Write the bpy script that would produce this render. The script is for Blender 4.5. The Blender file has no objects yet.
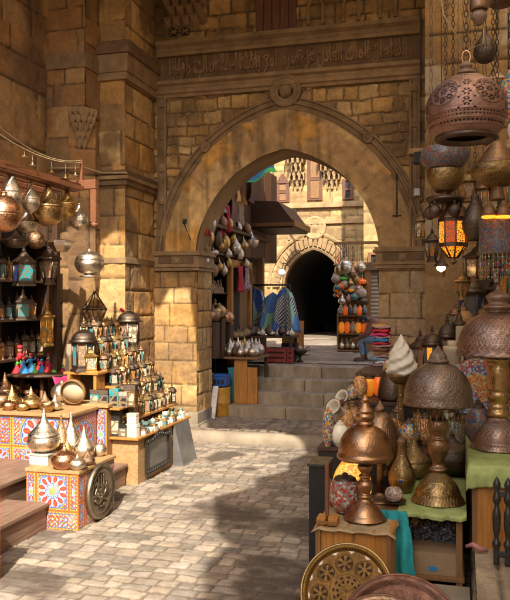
import bpy, math, random
import numpy as np
from mathutils import Vector, Matrix
R = math.radians
PI = math.pi
rnd = random.Random(7)
SC = bpy.context.scene
COL = SC.collection
F, PSI, EYE = 740.0, R(15.5), 2.4
CS, SN = math.cos(PSI), math.sin(PSI)

# ---------------------------------------------------------------- survey: bearings measured from the photograph
def ray(u, v):
    du, dv = (u - 255) / F, (300 - v) / F
    return Vector((du * CS - SN, CS + du * SN, dv))
def at(u, v, D):
    return Vector((0, 0, EYE)) + ray(u, v) * D
def onz(u, v, z):
    r = ray(u, v); return Vector((0, 0, EYE)) + r * ((z - EYE) / r.z)
def ony(u, v, y):
    r = ray(u, v); return Vector((0, 0, EYE)) + r * (y / r.y)
def onx(u, v, x):
    r = ray(u, v); return Vector((0, 0, EYE)) + r * (x / r.x)
def dep(p):
    return -p[0] * SN + p[1] * CS

# ---------------------------------------------------------------- numpy value noise
def _h(i, j, s):
    n = (i * 374761393 + j * 668265263 + s * 974634777) & 0x7fffffff
    n = ((n ^ (n >> 13)) * 1274126177) & 0x7fffffff
    return ((n ^ (n >> 16)) & 0xffff) / 65535.0
def vn(x, y, s=0):
    x = np.asarray(x, float); y = np.asarray(y, float)
    i = np.floor(x).astype(np.int64); j = np.floor(y).astype(np.int64)
    a, b = x - i, y - j
    a = a * a * (3 - 2 * a); b = b * b * (3 - 2 * b)
    return (_h(i, j, s) * (1 - a) + _h(i + 1, j, s) * a) * (1 - b) + (_h(i, j + 1, s) * (1 - a) + _h(i + 1, j + 1, s) * a) * b
def fbm(x, y, s=0, o=4):
    t, amp, f = 0, .5, 1.0
    for k in range(o):
        t = t + amp * vn(x * f, y * f, s + k * 17); amp *= .5; f *= 2.03
    return t

# ---------------------------------------------------------------- materials
MATS = {}
class NT:
    def __init__(s, name):
        s.m = bpy.data.materials.new(name); s.m.use_nodes = True
        s.t = s.m.node_tree; s.p = s.t.nodes['Principled BSDF']; MATS[name] = s.m
    def n(s, typ, **kw):
        nd = s.t.nodes.new(typ)
        for k, v in kw.items():
            if k in nd.inputs and not hasattr(nd, k): nd.inputs[k].default_value = v
            else: setattr(nd, k, v)
        return nd
    def l(s, a, b): s.t.links.new(a, b)
    def coord(s, kind='Object', scale=1.0):
        tc = s.n('ShaderNodeTexCoord')
        mp = s.n('ShaderNodeMapping'); mp.inputs['Scale'].default_value = scale if isinstance(scale, tuple) else (scale,) * 3
        s.l(tc.outputs[kind], mp.inputs['Vector']); return mp.outputs[0]
    def noise(s, vec, scale, detail=4, rough=.6):
        n = s.n('ShaderNodeTexNoise'); n.inputs['Scale'].default_value = scale; n.inputs['Detail'].default_value = detail; n.inputs['Roughness'].default_value = rough
        s.l(vec, n.inputs['Vector']); return n.outputs['Fac']
    def rng(s, fac, a, b, c, d):
        m = s.n('ShaderNodeMapRange'); s.l(fac, m.inputs[0])
        for i, x in enumerate((a, b, c, d)): m.inputs[i + 1].default_value = x
        return m.outputs[0]
    def math(s, op, a, b=None):
        m = s.n('ShaderNodeMath'); m.operation = op
        for i, x in enumerate((a, b)):
            if x is None: continue
            if isinstance(x, (int, float)): m.inputs[i].default_value = x
            else: s.l(x, m.inputs[i])
        return m.outputs[0]
    def mix(s, fac, a, b, mode='MIX'):
        m = s.n('ShaderNodeMix'); m.data_type = 'RGBA'; m.blend_type = mode
        if isinstance(fac, (int, float)): m.inputs[0].default_value = fac
        else: s.l(fac, m.inputs[0])
        for i, x in ((6, a), (7, b)):
            if isinstance(x, tuple): m.inputs[i].default_value = (*x[:3], 1)
            else: s.l(x, m.inputs[i])
        return m.outputs[2]
    def ramp(s, fac, stops, const=False):
        r = s.n('ShaderNodeValToRGB'); cr = r.color_ramp
        if const: cr.interpolation = 'CONSTANT'
        while len(cr.elements) < len(stops): cr.elements.new(.5)
        for e, (p, c) in zip(cr.elements, stops): e.position = p; e.color = (*c, 1)
        s.l(fac, r.inputs[0]); return r.outputs[0]
    def bump(s, h, st=.3, dist=.01):
        b = s.n('ShaderNodeBump'); b.inputs['Strength'].default_value = st; b.inputs['Distance'].default_value = dist
        s.l(h, b.inputs['Height']); s.l(b.outputs[0], s.p.inputs['Normal']); return b
    def base(s, x):
        if isinstance(x, tuple): s.p.inputs['Base Color'].default_value = (*x, 1)
        else: s.l(x, s.p.inputs['Base Color'])
    def set(s, **kw):
        for k, v in kw.items(): s.p.inputs[k.replace('_', ' ')].default_value = v

def plain(name, col, rough=.6, metal=0.0, var=.35, scale=9, bump=.25, bscale=60, kind='Object', stretch=None):
    t = NT(name); v = t.coord(kind, stretch or 1.0)
    n = t.noise(v, scale, 5); k = t.rng(n, .25, .75, 1 - var, 1 + var)
    oi = t.n('ShaderNodeObjectInfo'); k2 = t.math('MULTIPLY', k, t.rng(oi.outputs['Random'], 0, 1, .85, 1.15))
    cmb = t.n('ShaderNodeCombineColor')
    for i in range(3): t.l(k2, cmb.inputs[i])
    t.base(t.mix(1.0, col, cmb.outputs[0], 'MULTIPLY'))
    t.set(Roughness=rough, Metallic=metal)
    t.l(t.rng(t.noise(v, scale * 3), .3, .7, max(rough - .12, .05), min(rough + .15, 1)), t.p.inputs['Roughness'])
    if bump: t.bump(t.noise(v, bscale, 4), bump, .01)
    return t.m
def wood(name, col, rough=.55, axis=2, var=.45):
    t = NT(name); sc = [9, 9, 9]; sc[axis] = .7
    v = t.coord('Object', tuple(sc)); n = t.noise(v, 4, 6, .65)
    big = t.noise(t.coord('Object', 1.0), 2.5, 4)
    c = t.mix(t.rng(n, .3, .7, 0, 1), tuple(x * (1 - var) for x in col), tuple(min(1, x * (1 + var * .6)) for x in col))
    c = t.mix(t.rng(big, .35, .65, 0, .5), c, tuple(x * .6 for x in col))
    t.base(c); t.set(Roughness=rough); t.bump(n, .35, .01); return t.m
def metal(name, col, rough=.3, eng=0.0, sc=(10, 6), dirt=.5, dark=None):
    """hammered / engraved metal: scroll work pressed into the sheet, tarnish in patches"""
    t = NT(name); v = t.coord('Object', 1.0)
    n = t.noise(v, 7, 5, .65)
    dk = dark or tuple(x * .35 for x in col)
    oi = t.n('ShaderNodeObjectInfo')
    c = t.mix(t.rng(n, .42, .8, 0, dirt), col, dk)
    c = t.mix(t.rng(oi.outputs['Random'], 0, 1, 0, .25), c, dk)
    t.set(Metallic=1.0)
    t.l(t.rng(t.noise(v, 16, 4), .3, .7, rough - .08, rough + .2), t.p.inputs['Roughness'])
    h = t.math('MULTIPLY', t.noise(v, 40, 2), .1)
    if eng:
        uv = t.coord('UV', (1, 1, 1)); sx_ = t.n('ShaderNodeSeparateXYZ'); t.l(uv, sx_.inputs[0])
        U, V = t.math('MULTIPLY', sx_.outputs[0], float(sc[0])), t.math('MULTIPLY', sx_.outputs[1], float(sc[1]))
        bnd = t.math('FLOOR', V); f = t.math('FRACT', V)
        U2 = t.math('ADD', t.math('MULTIPLY', U, t.math('ADD', t.math('MODULO', bnd, 3.0), 1.0)), t.math('MULTIPLY', bnd, .5))
        curve = t.math('ADD', U2, t.math('MULTIPLY', t.math('SINE', t.math('MULTIPLY', f, 6.283)), .28))
        leaf = t.math('MULTIPLY', t.math('SINE', t.math('MULTIPLY', curve, 6.283)), t.math('SINE', t.math('MULTIPLY', f, 3.1416)))
        vo = t.n('ShaderNodeTexVoronoi'); vo.feature = 'SMOOTH_F1'; vo.inputs['Scale'].default_value = 1.0; vo.inputs['Smoothness'].default_value = .1
        uv2 = t.coord('UV', (sc[0] * 5, sc[1] * 4, 1)); t.l(uv2, vo.inputs['Vector'])
        fine = t.rng(t.math('SINE', t.math('MULTIPLY', vo.outputs['Distance'], 16.0)), -.4, .4, 0, 1)
        w = t.math('ADD', t.math('MULTIPLY', t.rng(leaf, -.08, .22, 0, 1), .65), t.math('MULTIPLY', fine, .35))
        ridge = t.rng(t.math('ABSOLUTE', t.math('SUBTRACT', f, .5)), .42, .46, 0, 1)
        w = t.math('MAXIMUM', w, ridge)
        h = t.math('ADD', h, t.math('MULTIPLY', w, eng))
        c = t.mix(t.rng(w, .1, .8, .7 * min(eng, 1), 0), c, dk)
    t.base(c); t.bump(h, .5, .006); return t.m
def attr_mat(name, rough=.8, metal_=0.0, noise=.3, bump=.3, bscale=70, nscale=14):
    t = NT(name); a = t.n('ShaderNodeAttribute'); a.attribute_name = 'tone'
    v = t.coord('Object', 1.0)
    k = t.rng(t.noise(v, nscale, 6, .7), .25, .75, 1 - noise, 1 + noise)
    cmb = t.n('ShaderNodeCombineColor')
    for i in range(3): t.l(k, cmb.inputs[i])
    t.base(t.mix(1.0, a.outputs['Color'], cmb.outputs[0], 'MULTIPLY'))
    t.set(Roughness=rough, Metallic=metal_)
    sp_ = t.rng(t.noise(v, nscale * 5, 3, .8), .3, .7, 1 - noise * .8, 1 + noise * .7)
    k2 = t.math('MULTIPLY', k, sp_)
    for i in range(3): t.l(k2, cmb.inputs[i])
    hb = t.math('ADD', t.noise(v, bscale, 6, .7), t.math('MULTIPLY', t.noise(v, bscale * .28, 5, .75), 1.6))
    t.bump(hb, bump, .016); return t.m
def mosaic(name, cols, scale=26, emit=0.0, ecol=None, rough=.2, grout=(.25, .22, .18)):
    t = NT(name); v = t.coord('Object', 1.0)
    a = t.n('ShaderNodeTexVoronoi'); a.inputs['Scale'].default_value = scale; t.l(v, a.inputs['Vector'])
    b = t.n('ShaderNodeTexVoronoi'); b.feature = 'DISTANCE_TO_EDGE'; b.inputs['Scale'].default_value = scale; t.l(v, b.inputs['Vector'])
    sp = t.n('ShaderNodeSeparateColor'); t.l(a.outputs['Color'], sp.inputs[0])
    c = t.ramp(sp.outputs[0], [(i / len(cols), x) for i, x in enumerate(cols)], True)
    e = t.rng(b.outputs['Distance'], .03, .07, 0, 1)
    c = t.mix(e, grout, c); t.base(c); t.set(Roughness=rough)
    if emit:
        t.l(c if ecol is None else t.mix(1.0, c, ecol, 'MULTIPLY'), t.p.inputs['Emission Color']); t.set(Emission_Strength=emit)
    t.bump(e, .4, .006); return t.m
def pane(name, col, emit=0.0, lace=True, ecol=None, lsc=9.0):
    """coloured pane behind a pressed metal lace"""
    t = NT(name); v = t.coord('Object', 1.0)
    if lace:
        a = t.n('ShaderNodeTexVoronoi'); a.feature = 'DISTANCE_TO_EDGE'; a.inputs['Scale'].default_value = lsc; t.l(v, a.inputs['Vector'])
        e = t.rng(a.outputs['Distance'], .06, .13, 0, 1)
        c = t.mix(e, (.24, .18, .10), col)
    else:
        e = None; c = t.mix(t.rng(t.noise(v, 6), .3, .7, 0, 1), col, tuple(x * .7 for x in col))
    t.base(c); t.set(Roughness=.22)
    if emit:
        t.l(t.mix(1.0, c if e is None else t.mix(e, (.02, .008, .002), col), ecol or (1, 1, 1), 'MULTIPLY'), t.p.inputs['Emission Color']); t.set(Emission_Strength=emit)
    return t.m

# ---------------------------------------------------------------- mesh building
class MB:
    def __init__(s): s.v = []; s.f = []; s.uv = []; s.mi = []; s.sm = []
    def face(s, idx, uv=None, mi=0, sm=False):
        s.f.append(idx); s.uv.append(uv or [(0, 0)] * len(idx)); s.mi.append(mi); s.sm.append(sm)
    def box(s, x0, x1, y0, y1, z0, z1, mi=0, M=None, taper=1.0):
        b = len(s.v); cx, cy = (x0 + x1) / 2, (y0 + y1) / 2
        for z, k in ((z0, 1.0), (z1, taper)):
            for x, y in ((x0, y0), (x1, y0), (x1, y1), (x0, y1)):
                p = Vector((cx + (x - cx) * k, cy + (y - cy) * k, z)); s.v.append(tuple(M @ p) if M else tuple(p))
        for q in ((3, 2, 1, 0), (4, 5, 6, 7), (0, 1, 5, 4), (1, 2, 6, 5), (2, 3, 7, 6), (3, 0, 4, 7)):
            s.face([b + i for i in q], [(0, 0), (1, 0), (1, 1), (0, 1)], mi)
        return s
    def lathe(s, pr, seg=24, o=(0, 0, 0), mi=0, sm=True, M=None, rot=0.0, sx=1.0, sy=1.0, wob=None, cap=True):
        b = len(s.v); L = [0]
        for i in range(1, len(pr)): L.append(L[-1] + math.hypot(pr[i][0] - pr[i - 1][0], pr[i][1] - pr[i - 1][1]))
        T = L[-1] or 1
        for r, z in pr:
            for k in range(seg):
                a = rot + 2 * PI * k / seg; q = r * (wob(a, z) if wob else 1)
                p = Vector((o[0] + q * math.cos(a) * sx, o[1] + q * math.sin(a) * sy, o[2] + z)); s.v.append(tuple(M @ p) if M else tuple(p))
        for i in range(len(pr) - 1):
            for k in range(seg):
                k2 = (k + 1) % seg
                s.face([b + i * seg + k, b + i * seg + k2, b + (i + 1) * seg + k2, b + (i + 1) * seg + k],
                       [(k / seg, L[i] / T), ((k + 1) / seg, L[i] / T), ((k + 1) / seg, L[i + 1] / T), (k / seg, L[i + 1] / T)], mi, sm)
        for i, flip in ((0, True), (len(pr) - 1, False)):
            if cap and pr[i][0] > 1e-4:
                q = [b + i * seg + k for k in range(seg)]; s.face(q[::-1] if flip else q, None, mi, False)
        return s
    def tube(s, pts, r, seg=8, mi=0, closed=False):
        P = [Vector(p) for p in pts]; n = len(P); b = len(s.v)
        up = Vector((0, 0, 1)); t0 = (P[1] - P[0]).normalized()
        if abs(t0.dot(up)) > .95: up = Vector((1, 0, 0))
        nrm = (up - t0 * up.dot(t0)).normalized()
        for i in range(n):
            t = (P[(i + 1) % n] - P[i - 1]) if closed or 0 < i < n - 1 else (P[min(i + 1, n - 1)] - P[max(i - 1, 0)])
            t.normalize(); nrm = (nrm - t * nrm.dot(t)).normalized(); bi = t.cross(nrm)
            rr = r[i] if isinstance(r, (list, tuple)) else r
            for k in range(seg):
                a = 2 * PI * k / seg; s.v.append(tuple(P[i] + (nrm * math.cos(a) + bi * math.sin(a)) * rr))
        for i in range(n if closed else n - 1):
            for k in range(seg):
                k2 = (k + 1) % seg; j = (i + 1) % n
                s.face([b + i * seg + k, b + i * seg + k2, b + j * seg + k2, b + j * seg + k], None, mi, True)
        if not closed:
            s.face([b + k for k in range(seg)][::-1], None, mi); s.face([b + (n - 1) * seg + k for k in range(seg)], None, mi)
        return s
    def prism(s, poly, axis, a0, a1, mi=0):
        """poly in the two other axes, extruded along axis ('x','y','z')"""
        b = len(s.v); n = len(poly)
        for a in (a0, a1):
            for p, q in poly:
                s.v.append({'x': (a, p, q), 'y': (p, a, q), 'z': (p, q, a)}[axis])
        s.face([b + i for i in range(n)][::-1], None, mi); s.face([b + n + i for i in range(n)], None, mi)
        for i in range(n):
            j = (i + 1) % n; s.face([b + i, b + j, b + n + j, b + n + i], None, mi)
        return s
    def sweep(s, path, prof, mi=0, closed=False, sm=False):
        """path: list of (origin, out, side) frames; prof: closed polygon in (out, side) metres"""
        b = len(s.v); n = len(prof); m = len(path)
        for o, a, c in path:
            for p, q in prof: s.v.append(tuple(Vector(o) + Vector(a) * p + Vector(c) * q))
        for i in range(m if closed else m - 1):
            j = (i + 1) % m
            for k in range(n):
                k2 = (k + 1) % n; s.face([b + i * n + k, b + j * n + k, b + j * n + k2, b + i * n + k2], None, mi, sm)
        if not closed:
            s.face([b + k for k in range(n)], None, mi); s.face([b + (m - 1) * n + k for k in range(n)][::-1], None, mi)
        return s
    def mesh(s, name, mats=None, bevel=0.0):
        me = bpy.data.meshes.new(name); me.from_pydata(s.v, [], s.f)
        uvl = me.uv_layers.new(name='uv'); flat = [c for f in s.uv for p in f for c in p]; uvl.data.foreach_set('uv', flat)
        me.polygons.foreach_set('material_index', s.mi); me.polygons.foreach_set('use_smooth', s.sm)
        for m in (mats or []): me.materials.append(MATS[m] if isinstance(m, str) else m)
        me.validate(); me.update()
        import bmesh
        bm = bmesh.new(); bm.from_mesh(me); bmesh.ops.recalc_face_normals(bm, faces=bm.faces[:])
        if bevel:
            es = [e for e in bm.edges if e.is_manifold and len(e.link_faces) == 2 and e.calc_face_angle(0) > .6]
            bmesh.ops.bevel(bm, geom=es, offset=bevel, segments=2, affect='EDGES', profile=.7)
        bm.to_mesh(me); bm.free(); return me

def link(name, me, parent=None, loc=None, rot=None, scale=None):
    o = bpy.data.objects.new(name, me); COL.objects.link(o)
    if parent is not None: o.parent = parent
    if loc is not None: o.location = loc
    if rot is not None: o.rotation_euler = rot
    if scale is not None: o.scale = scale if isinstance(scale, (tuple, list, Vector)) else (scale,) * 3
    return o
def tag(o, label=None, cat=None, group=None, kind=None):
    for k, v in (('label', label), ('category', cat), ('group', group), ('kind', kind)):
        if v: o[k] = v
    return o
def thing(name, label, cat, loc=(0, 0, 0), rot=0.0, group=None, scale=1.0):
    o = link(name, None, None, loc, rot if isinstance(rot, tuple) else (0, 0, rot), scale); o.empty_display_size = .1
    return tag(o, label, cat, group)
def part(name, mb, mat, parent, bevel=0.0, loc=None, rot=None):
    mats = mat if isinstance(mat, (list, tuple)) else [mat]
    return link(name, mb.mesh(name, mats, bevel) if isinstance(mb, MB) else mb, parent, loc, rot)
def solo(name, mb, mat, label, cat, group=None, bevel=0.0, loc=None, rot=None):
    return tag(part(name, mb, mat, None, bevel, loc, rot), label, cat, group)
def place(spec, name, label, cat, loc, rot=0.0, scale=1.0, group=None, mats=None):
    """a copy of a modelled kind: spec = [(part name, mesh, [sub-parts])]"""
    root = thing(name, label, cat, loc, rot, group, scale)
    def add(sp, par):
        for nm, me, subs in sp:
            o = link(nm, me, par)
            mm = (mats or {}).get(nm)
            if mm:
                for i, x in enumerate(mm if isinstance(mm, (list, tuple)) else [mm]):
                    if i < len(o.material_slots):
                        o.material_slots[i].link = 'OBJECT'; o.material_slots[i].material = MATS[x]
            add(subs, o)
    add(spec, root); return root
def grid_mesh(name, P, tone, mat, keep=None, closed_u=False):
    """P: (ny, nx, 3) points; tone: (ny, nx, 3) colours of the stone itself"""
    ny, nx = P.shape[:2]; idx = np.arange(ny * nx).reshape(ny, nx)
    q = np.stack([idx[:-1, :-1], idx[:-1, 1:], idx[1:, 1:], idx[1:, :-1]], -1)
    q = q[keep] if keep is not None else q.reshape(-1, 4)
    me = bpy.data.meshes.new(name); me.from_pydata(P.reshape(-1, 3).tolist(), [], q.reshape(-1, 4).tolist())
    a = me.color_attributes.new('tone', 'FLOAT_COLOR', 'POINT')
    t4 = np.ones((ny * nx, 4), np.float32); t4[:, :3] = tone.reshape(-1, 3); a.data.foreach_set('color', t4.ravel())
    me.materials.append(MATS[mat]); me.polygons.foreach_set('use_smooth', [True] * len(me.polygons))
    if keep is not None:
        import bmesh
        bm = bmesh.new(); bm.from_mesh(me); bmesh.ops.delete(bm, geom=[v for v in bm.verts if not v.link_faces], context='VERTS'); bm.to_mesh(me); bm.free()
    return me
def stone_grid(name, O, U, V, w, h, ch, sw, res=.03, joint=.012, depth=.02, seed=1, cols=None, mortar=(.20, .15, .09), rough=.008, bulge=.01, mat='masonry', keep=None, stain=None, wob=.0, clean=1.0, corner_k=1.1, streak=.38):
    """a masonry or cobbled face: every stone its own offset, wear and tone"""
    rr = np.random.RandomState(seed)
    nx, ny = max(3, int(w / res) + 1), max(3, int(h / res) + 1)
    x, y = np.meshgrid(np.linspace(0, w, nx), np.linspace(0, h, ny))
    xw = x + wob * (fbm(x * 3, y * 3, seed + 5) - .5) * 2; yw = y + wob * (fbm(x * 3, y * 3, seed + 9) - .5) * 2
    ys = [-.02 - rr.rand() * ch[0] * .5]
    while ys[-1] < h + .1: ys.append(ys[-1] + ch[0] + rr.rand() * (ch[1] - ch[0]))
    ys = np.array(ys); ci = np.clip(np.searchsorted(ys, yw) - 1, 0, len(ys) - 2)
    dy = np.minimum(yw - ys[ci], ys[ci + 1] - yw)
    dx = np.zeros_like(x); sid = np.zeros(x.shape, int); base = 0
    for c in range(len(ys) - 1):
        xs = [-.05 - rr.rand() * sw[0]]
        while xs[-1] < w + .1: xs.append(xs[-1] + sw[0] + rr.rand() * (sw[1] - sw[0]))
        xs = np.array(xs); m = ci == c; si = np.clip(np.searchsorted(xs, xw[m]) - 1, 0, len(xs) - 2)
        dx[m] = np.minimum(xw[m] - xs[si], xs[si + 1] - xw[m]); sid[m] = base + si; base += len(xs)
    ns = base + 2; off = rr.rand(ns); tn = rr.rand(ns); tilt = (rr.rand(ns, 2) - .5)
    rad = joint * corner_k; d = np.minimum(dx, dy)
    corner = np.sqrt(np.maximum(rad * 2 - dx, 0) ** 2 + np.maximum(rad * 2 - dy, 0) ** 2)
    d = np.where((dx < rad * 2) & (dy < rad * 2), np.minimum(d, rad * 2 - corner), d)
    d = d + (fbm(x * 14, y * 14, seed + 3) - .47) * joint * 1.6
    e = np.clip((d - joint * .45) / (joint * 1.1), 0, 1); e = e * e * (3 - 2 * e)
    dome = np.clip(d / .09, 0, 1)
    wear = fbm(x * 5, y * 5, seed + 21, 5) - .47; pit = fbm(x * 22, y * 22, seed + 31, 3) - .47
    z = e * (depth * (.75 + .5 * off[sid]) + bulge * dome + rough * (wear * 2.2 + pit * 1.2) + tilt[sid, 0] * .006) + (1 - e) * rough * pit
    cols = cols or [(.42, .27, .115), (.36, .235, .11), (.46, .31, .15), (.31, .20, .10), (.44, .26, .10)]
    ca = np.array(cols); k = (tn[sid] * len(cols)).astype(int) % len(cols)
    t = ca[k] * (.82 + .36 * off[sid])[..., None]
    t = t * (1 + clean * .55 * wear)[..., None]
    stk = np.clip((fbm(x * 7, y * .55, seed + 61, 4) - .5) / .2, 0, 1) * np.clip((fbm(x * 1.2, y * 1.2, seed + 63, 3) - .35) / .2, 0, 1)
    t = t * (1 - streak * stk)[..., None]
    if stain is not None:
        col, lo, hi, sc_ = stain; f = np.clip((fbm(x * sc_, y * sc_, seed + 77, 5) - lo) / (hi - lo), 0, 1)[..., None]; t = t * (1 - f) + np.array(col) * f
    t = t * e[..., None] + np.array(mortar) * (.7 + .6 * pit[..., None]) * (1 - e[..., None])
    t = t * np.array((1.05, .995, .90) if mat == 'masonry' else (1.0, .97, .97))
    O, U, V = (np.array(tuple(a), float) for a in (O, U, V)); N = np.cross(U, V)
    P = O + x[..., None] * U + y[..., None] * V + (z - depth)[..., None] * N
    kp = None
    if keep is not None:
        xc = (x[:-1, :-1] + x[1:, 1:]) / 2; yc = (y[:-1, :-1] + y[1:, 1:]) / 2
        W = O + xc[..., None] * U + yc[..., None] * V; kp = keep(W[..., 0], W[..., 1], W[..., 2])
    return grid_mesh(name, P, t, mat, kp)
X_, Y_, Z_ = Vector((1, 0, 0)), Vector((0, 1, 0)), Vector((0, 0, 1))
ORD = ['first', 'second', 'third', 'fourth', 'fifth', 'sixth', 'seventh', 'eighth', 'ninth', 'tenth', 'eleventh', 'twelfth', 'thirteenth', 'fourteenth', 'fifteenth', 'sixteenth']
# ================================================================ materials
attr_mat('masonry', .85, 0, .28, .35, 60, 10)
attr_mat('cobble', .75, 0, .25, .35, 70, 16)
attr_mat('plaster', .8, 0, .2, .3, 50, 8)
attr_mat('painted', .6, 0, .12, .15, 90, 30)
plain('rough_stone', (.36, .235, .115), .85, var=.4, scale=3, bump=.5, bscale=25)
plain('trim_stone', (.29, .185, .09), .85, var=.4, scale=4, bump=.5, bscale=30)
plain('band_stone', (.235, .135, .06), .85, var=.5, scale=5, bump=.6, bscale=30); plain('dark_stone', (.17, .10, .05), .85, var=.4, scale=4, bump=.5, bscale=30)
plain('kerb_stone', (.29, .235, .165), .8, var=.35, scale=2.2, bump=.5, bscale=30)
plain('step_stone', (.36, .285, .20), .75, var=.5, scale=3, bump=.45, bscale=30, stretch=(1.6, 1.0, .5))
plain('landing_stone', (.36, .30, .225), .75, var=.35, scale=1.6, bump=.4, bscale=25)
plain('earth', (.22, .17, .12), .9, var=.3, scale=2)
plain('black', (.012, .011, .010), .6, bump=.1)
plain('dark_inside', (.03, .022, .015), .9)  # near-black colour stands in for shade inside tunnel, doorway and shelving
wood('wood_red', (.23, .085, .035), .5, 1)
wood('wood_dark', (.075, .035, .017), .55, 2)
wood('wood_mid', (.30, .15, .055), .55, 2)
wood('wood_orange', (.58, .25, .05), .5, 2)
wood('wood_pale', (.50, .30, .13), .55, 1)
wood('wood_step', (.27, .165, .11), .7, 1, .55)
wood('shutter_wood', (.16, .065, .03), .6, 2)
wood('canopy_wood', (.10, .05, .028), .6, 1)
plain('iron', (.06, .05, .04), .5, .8)
plain('rope_fibre', (.45, .33, .18), .8)
plain('cream_wax', (.62, .50, .32), .45, var=.12)
plain('card', (.36, .24, .13), .8, var=.15)

# ================================================================ sun: travels down the street, away from the camera
ELEV, AZ = R(43), R(-14)
HD = Vector((math.sin(AZ), math.cos(AZ), 0))
SUN_DIR = Vector((HD.x * math.cos(ELEV), HD.y * math.cos(ELEV), -math.sin(ELEV)))
ROOF = 8.0
def up(x, y, z=0.0, top=ROOF):
    k = (top - z) / math.tan(ELEV); return (x - HD.x * k, y - HD.y * k)

# ================================================================ ground
def struct(name, me, **kw):
    return tag(link(name, me), kind='structure', **kw)
struct('ground', MB().box(-150, 150, -150, 150, -.35, -.09).mesh('ground', ['earth']))
struct('street_paving', stone_grid('street_paving', (-6.6, 3.2, 0.02), X_, Y_, 9.4, 8.75, (.13, .19), (.13, .25), .018, .0095, .010, 11,
    cols=[(.33, .28, .215), (.26, .23, .18), (.36, .30, .225), (.215, .19, .155), (.30, .25, .185), (.34, .295, .24)],
    mortar=(.20, .155, .11), streak=0, rough=.012, bulge=.0015, mat='cobble', stain=((.10, .08, .06), .53, .66, 1.6), wob=.035))
struct('street_paving_behind', MB().box(-6.6, 2.8, -14, 3.2, -.08, .005).mesh('street_paving_behind', ['earth']))
struct('gate_paving', stone_grid('gate_paving', (-5.0, 11.95, .19), X_, Y_, 4.2, 1.75, (.15, .22), (.18, .3), .03, .016, .015, 12,
    cols=[(.30, .245, .18), (.27, .225, .165), (.33, .265, .19)], mortar=(.2, .15, .1), mat='cobble'))
kb = MB()
path = []
for i in range(25):
    x = -5.0 + 4.3 * i / 24; path.append(((x, 11.74 + .03 * math.sin(i * 1.3) + .16 * max(0, (-4.3 - x)) , 0), (0, -1, 0), (0, 0, 1)))
kb.sweep(path, [(-.3, -.1), (.0, -.1), (.015, .10), (-.03, .165), (-.09, .185), (-.3, .19)], sm=True)
struct('kerb', kb.mesh('kerb', ['kerb_stone']))

# steps up through the arch
st = thing('stone_steps', 'four worn grey stone steps climbing through the pointed arch', 'steps')
ys = [13.40, 13.80, 14.20, 14.62, 15.4]
for k in range(4):
    z0, z1 = .18 + .22 * k, .40 + .22 * k
    cuts = [-4.45 if k == 0 else -3.98, -3.98 + [.85, 1.5, 1.05, 1.3][k], -2.02 + .12 * k, -.9]
    for j in range(3):
        part('step', MB().box(cuts[j] + .004, cuts[j + 1] - .004, ys[k] + rnd.uniform(-.008, .012), ys[k + 1] + .25, z0 - .1, z1 + rnd.uniform(-.006, .004)), 'step_stone', st, .018)
ld = stone_grid('landing', (-9.0, 15.3, 1.06), X_, Y_, 9.5, 10.4, (.7, 1.1), (.8, 1.5), .07, .012, .01, 14,
    cols=[(.37, .31, .235), (.34, .285, .215), (.40, .33, .25)], mortar=(.2, .16, .12), rough=.006, mat='cobble', stain=((.2, .165, .12), .5, .66, .8))
struct('landing', ld)
struct('landing_fill', MB().box(-9, .5, 15.0, 34, .3, 1.03).mesh('landing_fill', ['earth']))
struct('drain_cover', MB().box(-3.95, -3.3, 17.45, 17.8, 1.05, 1.068).mesh('drain_cover', ['iron']))

# ================================================================ the gate
GY = 12.34
CX, ZS = -2.89, 3.08
def arch_pts(a, h, n=60, cx=CX, zs=ZS):
    r = (a * a + h * h) / (2 * a); th = math.asin(min(1, h / r)); out = []
    for i in range(n + 1):                                # right spring to apex, then mirrored
        t = th * i / n; out.append((cx + a - r + r * math.cos(t), zs + r * math.sin(t), math.cos(t), math.sin(t)))
    left = [(2 * cx - x, z, -c, s) for x, z, c, s in out[:-1]]
    return left + out[::-1]                               # left spring .. apex .. right spring
def in_arch(x, z, a, h):
    r = (a * a + h * h) / (2 * a); dx = np.abs(x - CX) - (a - r)
    return (dx * dx + (z - ZS) ** 2 < r * r) | (z < ZS)
AI, HI, AO, HO = 1.61, 1.90, 2.20, 2.62
gate = thing('stone_gateway', 'tall sandstone gateway with a pointed plastered arch and a carved inscription band', 'gateway')
part('brick_facing', stone_grid('brick_facing', (-5.3, GY, 3.0), X_, Z_, 4.8, 3.06, (.13, .27), (.16, .44), .018, .011, .034, 21, rough=.026, bulge=.01, wob=.045, clean=1.6,
    cols=[(.52, .345, .15), (.43, .265, .11), (.56, .39, .19), (.36, .23, .105), (.48, .30, .11)], mortar=(.17, .11, .05),
    keep=lambda x, y, z: ~in_arch(x, z, AO - .02, HO - .02), stain=((.17, .11, .055), .5, .7, .9)), 'masonry', gate)
part('upper_facing', stone_grid('upper_facing', (-5.3, GY, 6.95), X_, Z_, 4.8, 2.05, (.2, .3), (.3, .6), .03, .014, .022, 22, rough=.022, wob=.03, clean=1.5,
    cols=[(.38, .25, .10), (.33, .21, .09), (.42, .285, .12)], mortar=(.13, .085, .045), stain=((.13, .085, .04), .45, .7, .8)), 'masonry', gate)
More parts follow.
